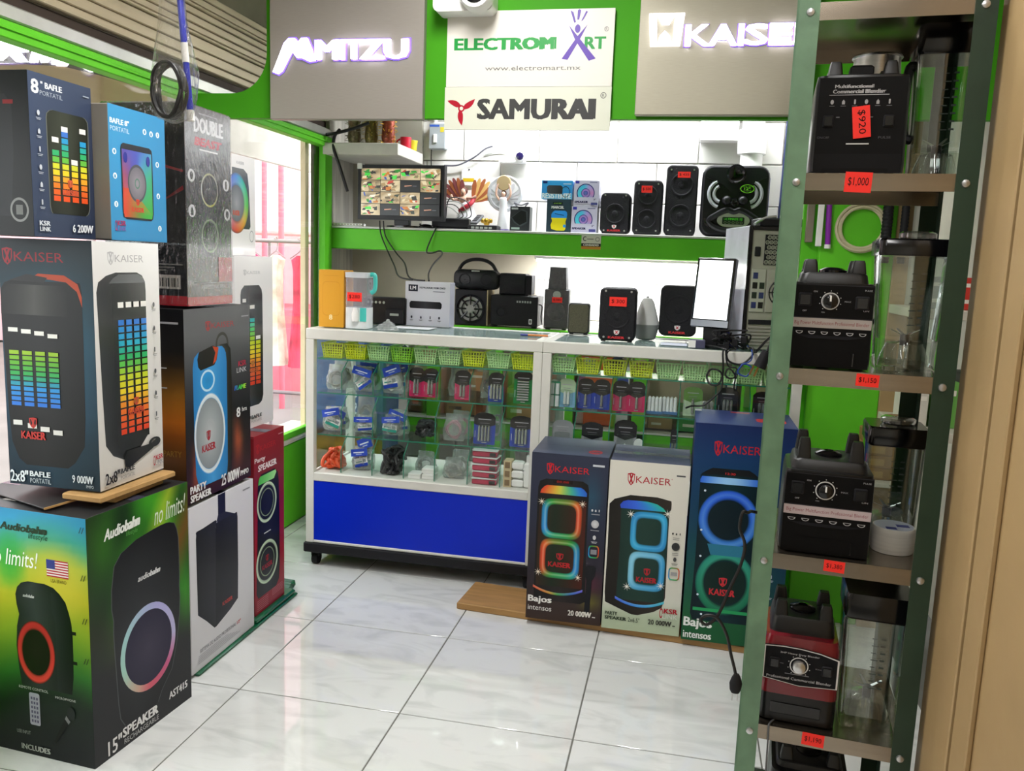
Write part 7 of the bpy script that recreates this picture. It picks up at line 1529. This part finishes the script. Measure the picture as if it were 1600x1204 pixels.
# things hanging on the green partition and shelves behind the rack
t = thing('cable_coil', 'coil of beige cable hanging on the green partition behind the rack', 'cable', (.585, 3.118, 1.447)); q = random.Random(2)
obj('coil', MB().tube([(.076*math.cos(a)*(1+.10*math.sin(.37*a)), .0+.006*math.sin(.9*a), .076*math.sin(a)*(1+.10*math.cos(.31*a))) for a in [k*PI/8 for k in range(80)]], .0055, 7, 2), mat('cable_beige', 'c4bc9c', .5), t); obj('connector', MB().cyl((.07, -.006, -.01), (.092, -.008, -.03), .006), SILVER, t); obj('hook', MB().tube([(0, .012, .085), (0, -.012, .088), (0, -.014, .078)], .003, 6), SILVER, t)
t = thing('light_tube', 'violet tube with white caps hanging beside the beige cable coil', 'tube', (.478, 3.12, 1.374)); obj('tube_body', MB().cyl((.0, 0, .014), (-.006, 0, .150), .0095), mat('violet_plastic', '8a2aa8', .3), t); obj('cap', MB().cyl((0, 0, 0), (0, 0, .014), .011), WHITE_P, t); obj('cap', MB().cyl((-.006, 0, .15), (-.0065, 0, .165), .011), WHITE_P, t)
for k, (x, r) in enumerate(((.66, .016), (.715, .012))): tag(obj('corrugated_hose', MB().lathe([(r*(1+.14*(i % 2)), i*.006) for i in range(40)], (x, 3.09, 1.33), 14), BLK_M), ['thick black corrugated hose standing right of the beige coil', 'thin black corrugated hose beside the thick one behind the rack'][k], 'hose')
tag(obj('grey_pipe', MB().cyl((.775, 3.08, 1.19), (.775, 3.08, 2.5), .035, n=20), mat('pipe_grey', '8a8a80', .5)), 'grey vertical pipe behind the second shelf square jar', 'pipe')
for k in range(4):
    t = thing('tan_box', f'small tan box, {["lowest", "second", "third", "topmost"][k]} of the stack seen through the third shelf jar', 'box', (.665, 2.90, .6105+k*.0415), .04*(-1)**k, 'stack of tan boxes'); obj('carton', MB().box(-.05, 0, 0, .05, .10, .041, .002), mat('tan_card', '8f6f3f', .6), t); obj('label', MB().box(-.03, -.0006, .008, .02, 0, .03), mat('tan_label', 'a8894f', .6), t)
struct('partition_ledge', MB().box(.60, 2.86, .595, .80, 3.125, .61, .002), MATS['pale_shelf'], gp)
for k, (x, c, nm) in enumerate(((.78, 'b8b8b4', 'grey'), (.87, 'c83a30', 'red'))):
    sbox(f'small {nm} box on the pale shelf behind the square jar', x, 2.82, 1.1905, .08, .1, .10, c)
for k in range(3): sbox(['pale carton', 'green carton', 'dark carton'][k]+' on the lower pale shelf behind the rack', .75+k*.085, 2.85, .8105, .075, .12, .12+.03*k, ['d2cfc4', '6aa84f', '3a3a3a'][k])
t = thing('door_latch', 'small white latch on the green partition seen below the third shelf', 'latch', (.52, 3.128, .42)); obj('plate', MB().box(-.006, -.004, 0, .006, 0, .07, .001), WHITE_P, t); obj('catch', MB().box(-.012, -.010, .062, .006, -.004, .07, .001), WHITE_P, t)

# blue pole with coiled lead in a clear bag, hung near the camera
t = thing('hanging_pole', 'blue pole with white bands and a bagged cable coil hanging at upper left', 'pole', (-1.041, 1.5, 2.55))
P = lambda z: V((.084-(z-1.54)*.0832, 0, z-2.55))
BLUEF = mat('blue_foil', '1c2fc0', .2, .3, var=.15, scale=40)
obj('pole', MB().cyl(P(1.55), P(2.55), .0062, n=14), BLUEF, t); obj('white_band', MB().cyl(P(1.640), P(1.676), .0068, n=14), WHITE_P, t); obj('tip', MB().cyl(P(1.532), P(1.552), .0072, n=14), WHITE_P, t)
obj('coiled_lead', MB().tube([(.052+.030*math.cos(a)*(1+.05*math.sin(3*a)), -.02+.012*math.sin(1.3*a), -.965+.050*math.sin(a)) for a in [k*PI/7 for k in range(56)]], .004, 7, 2), WIRE, t)
rgs = []; q = random.Random(12)
for z, ww in ((1.525, .004), (1.535, .035), (1.57, .046), (1.62, .046), (1.67, .038), (1.71, .030), (1.78, .022), (1.86, .012)):
    rgs.append([V((.058+ww*math.cos(a)*(1+q.uniform(-.1, .1)), -.012+ww*.5*math.sin(a)*(1+q.uniform(-.3, .3)), z-2.55)) for a in [2*PI*i/16 for i in range(16)]])
obj('bag_film', MB().loft(rgs), WRAP, t, 60)
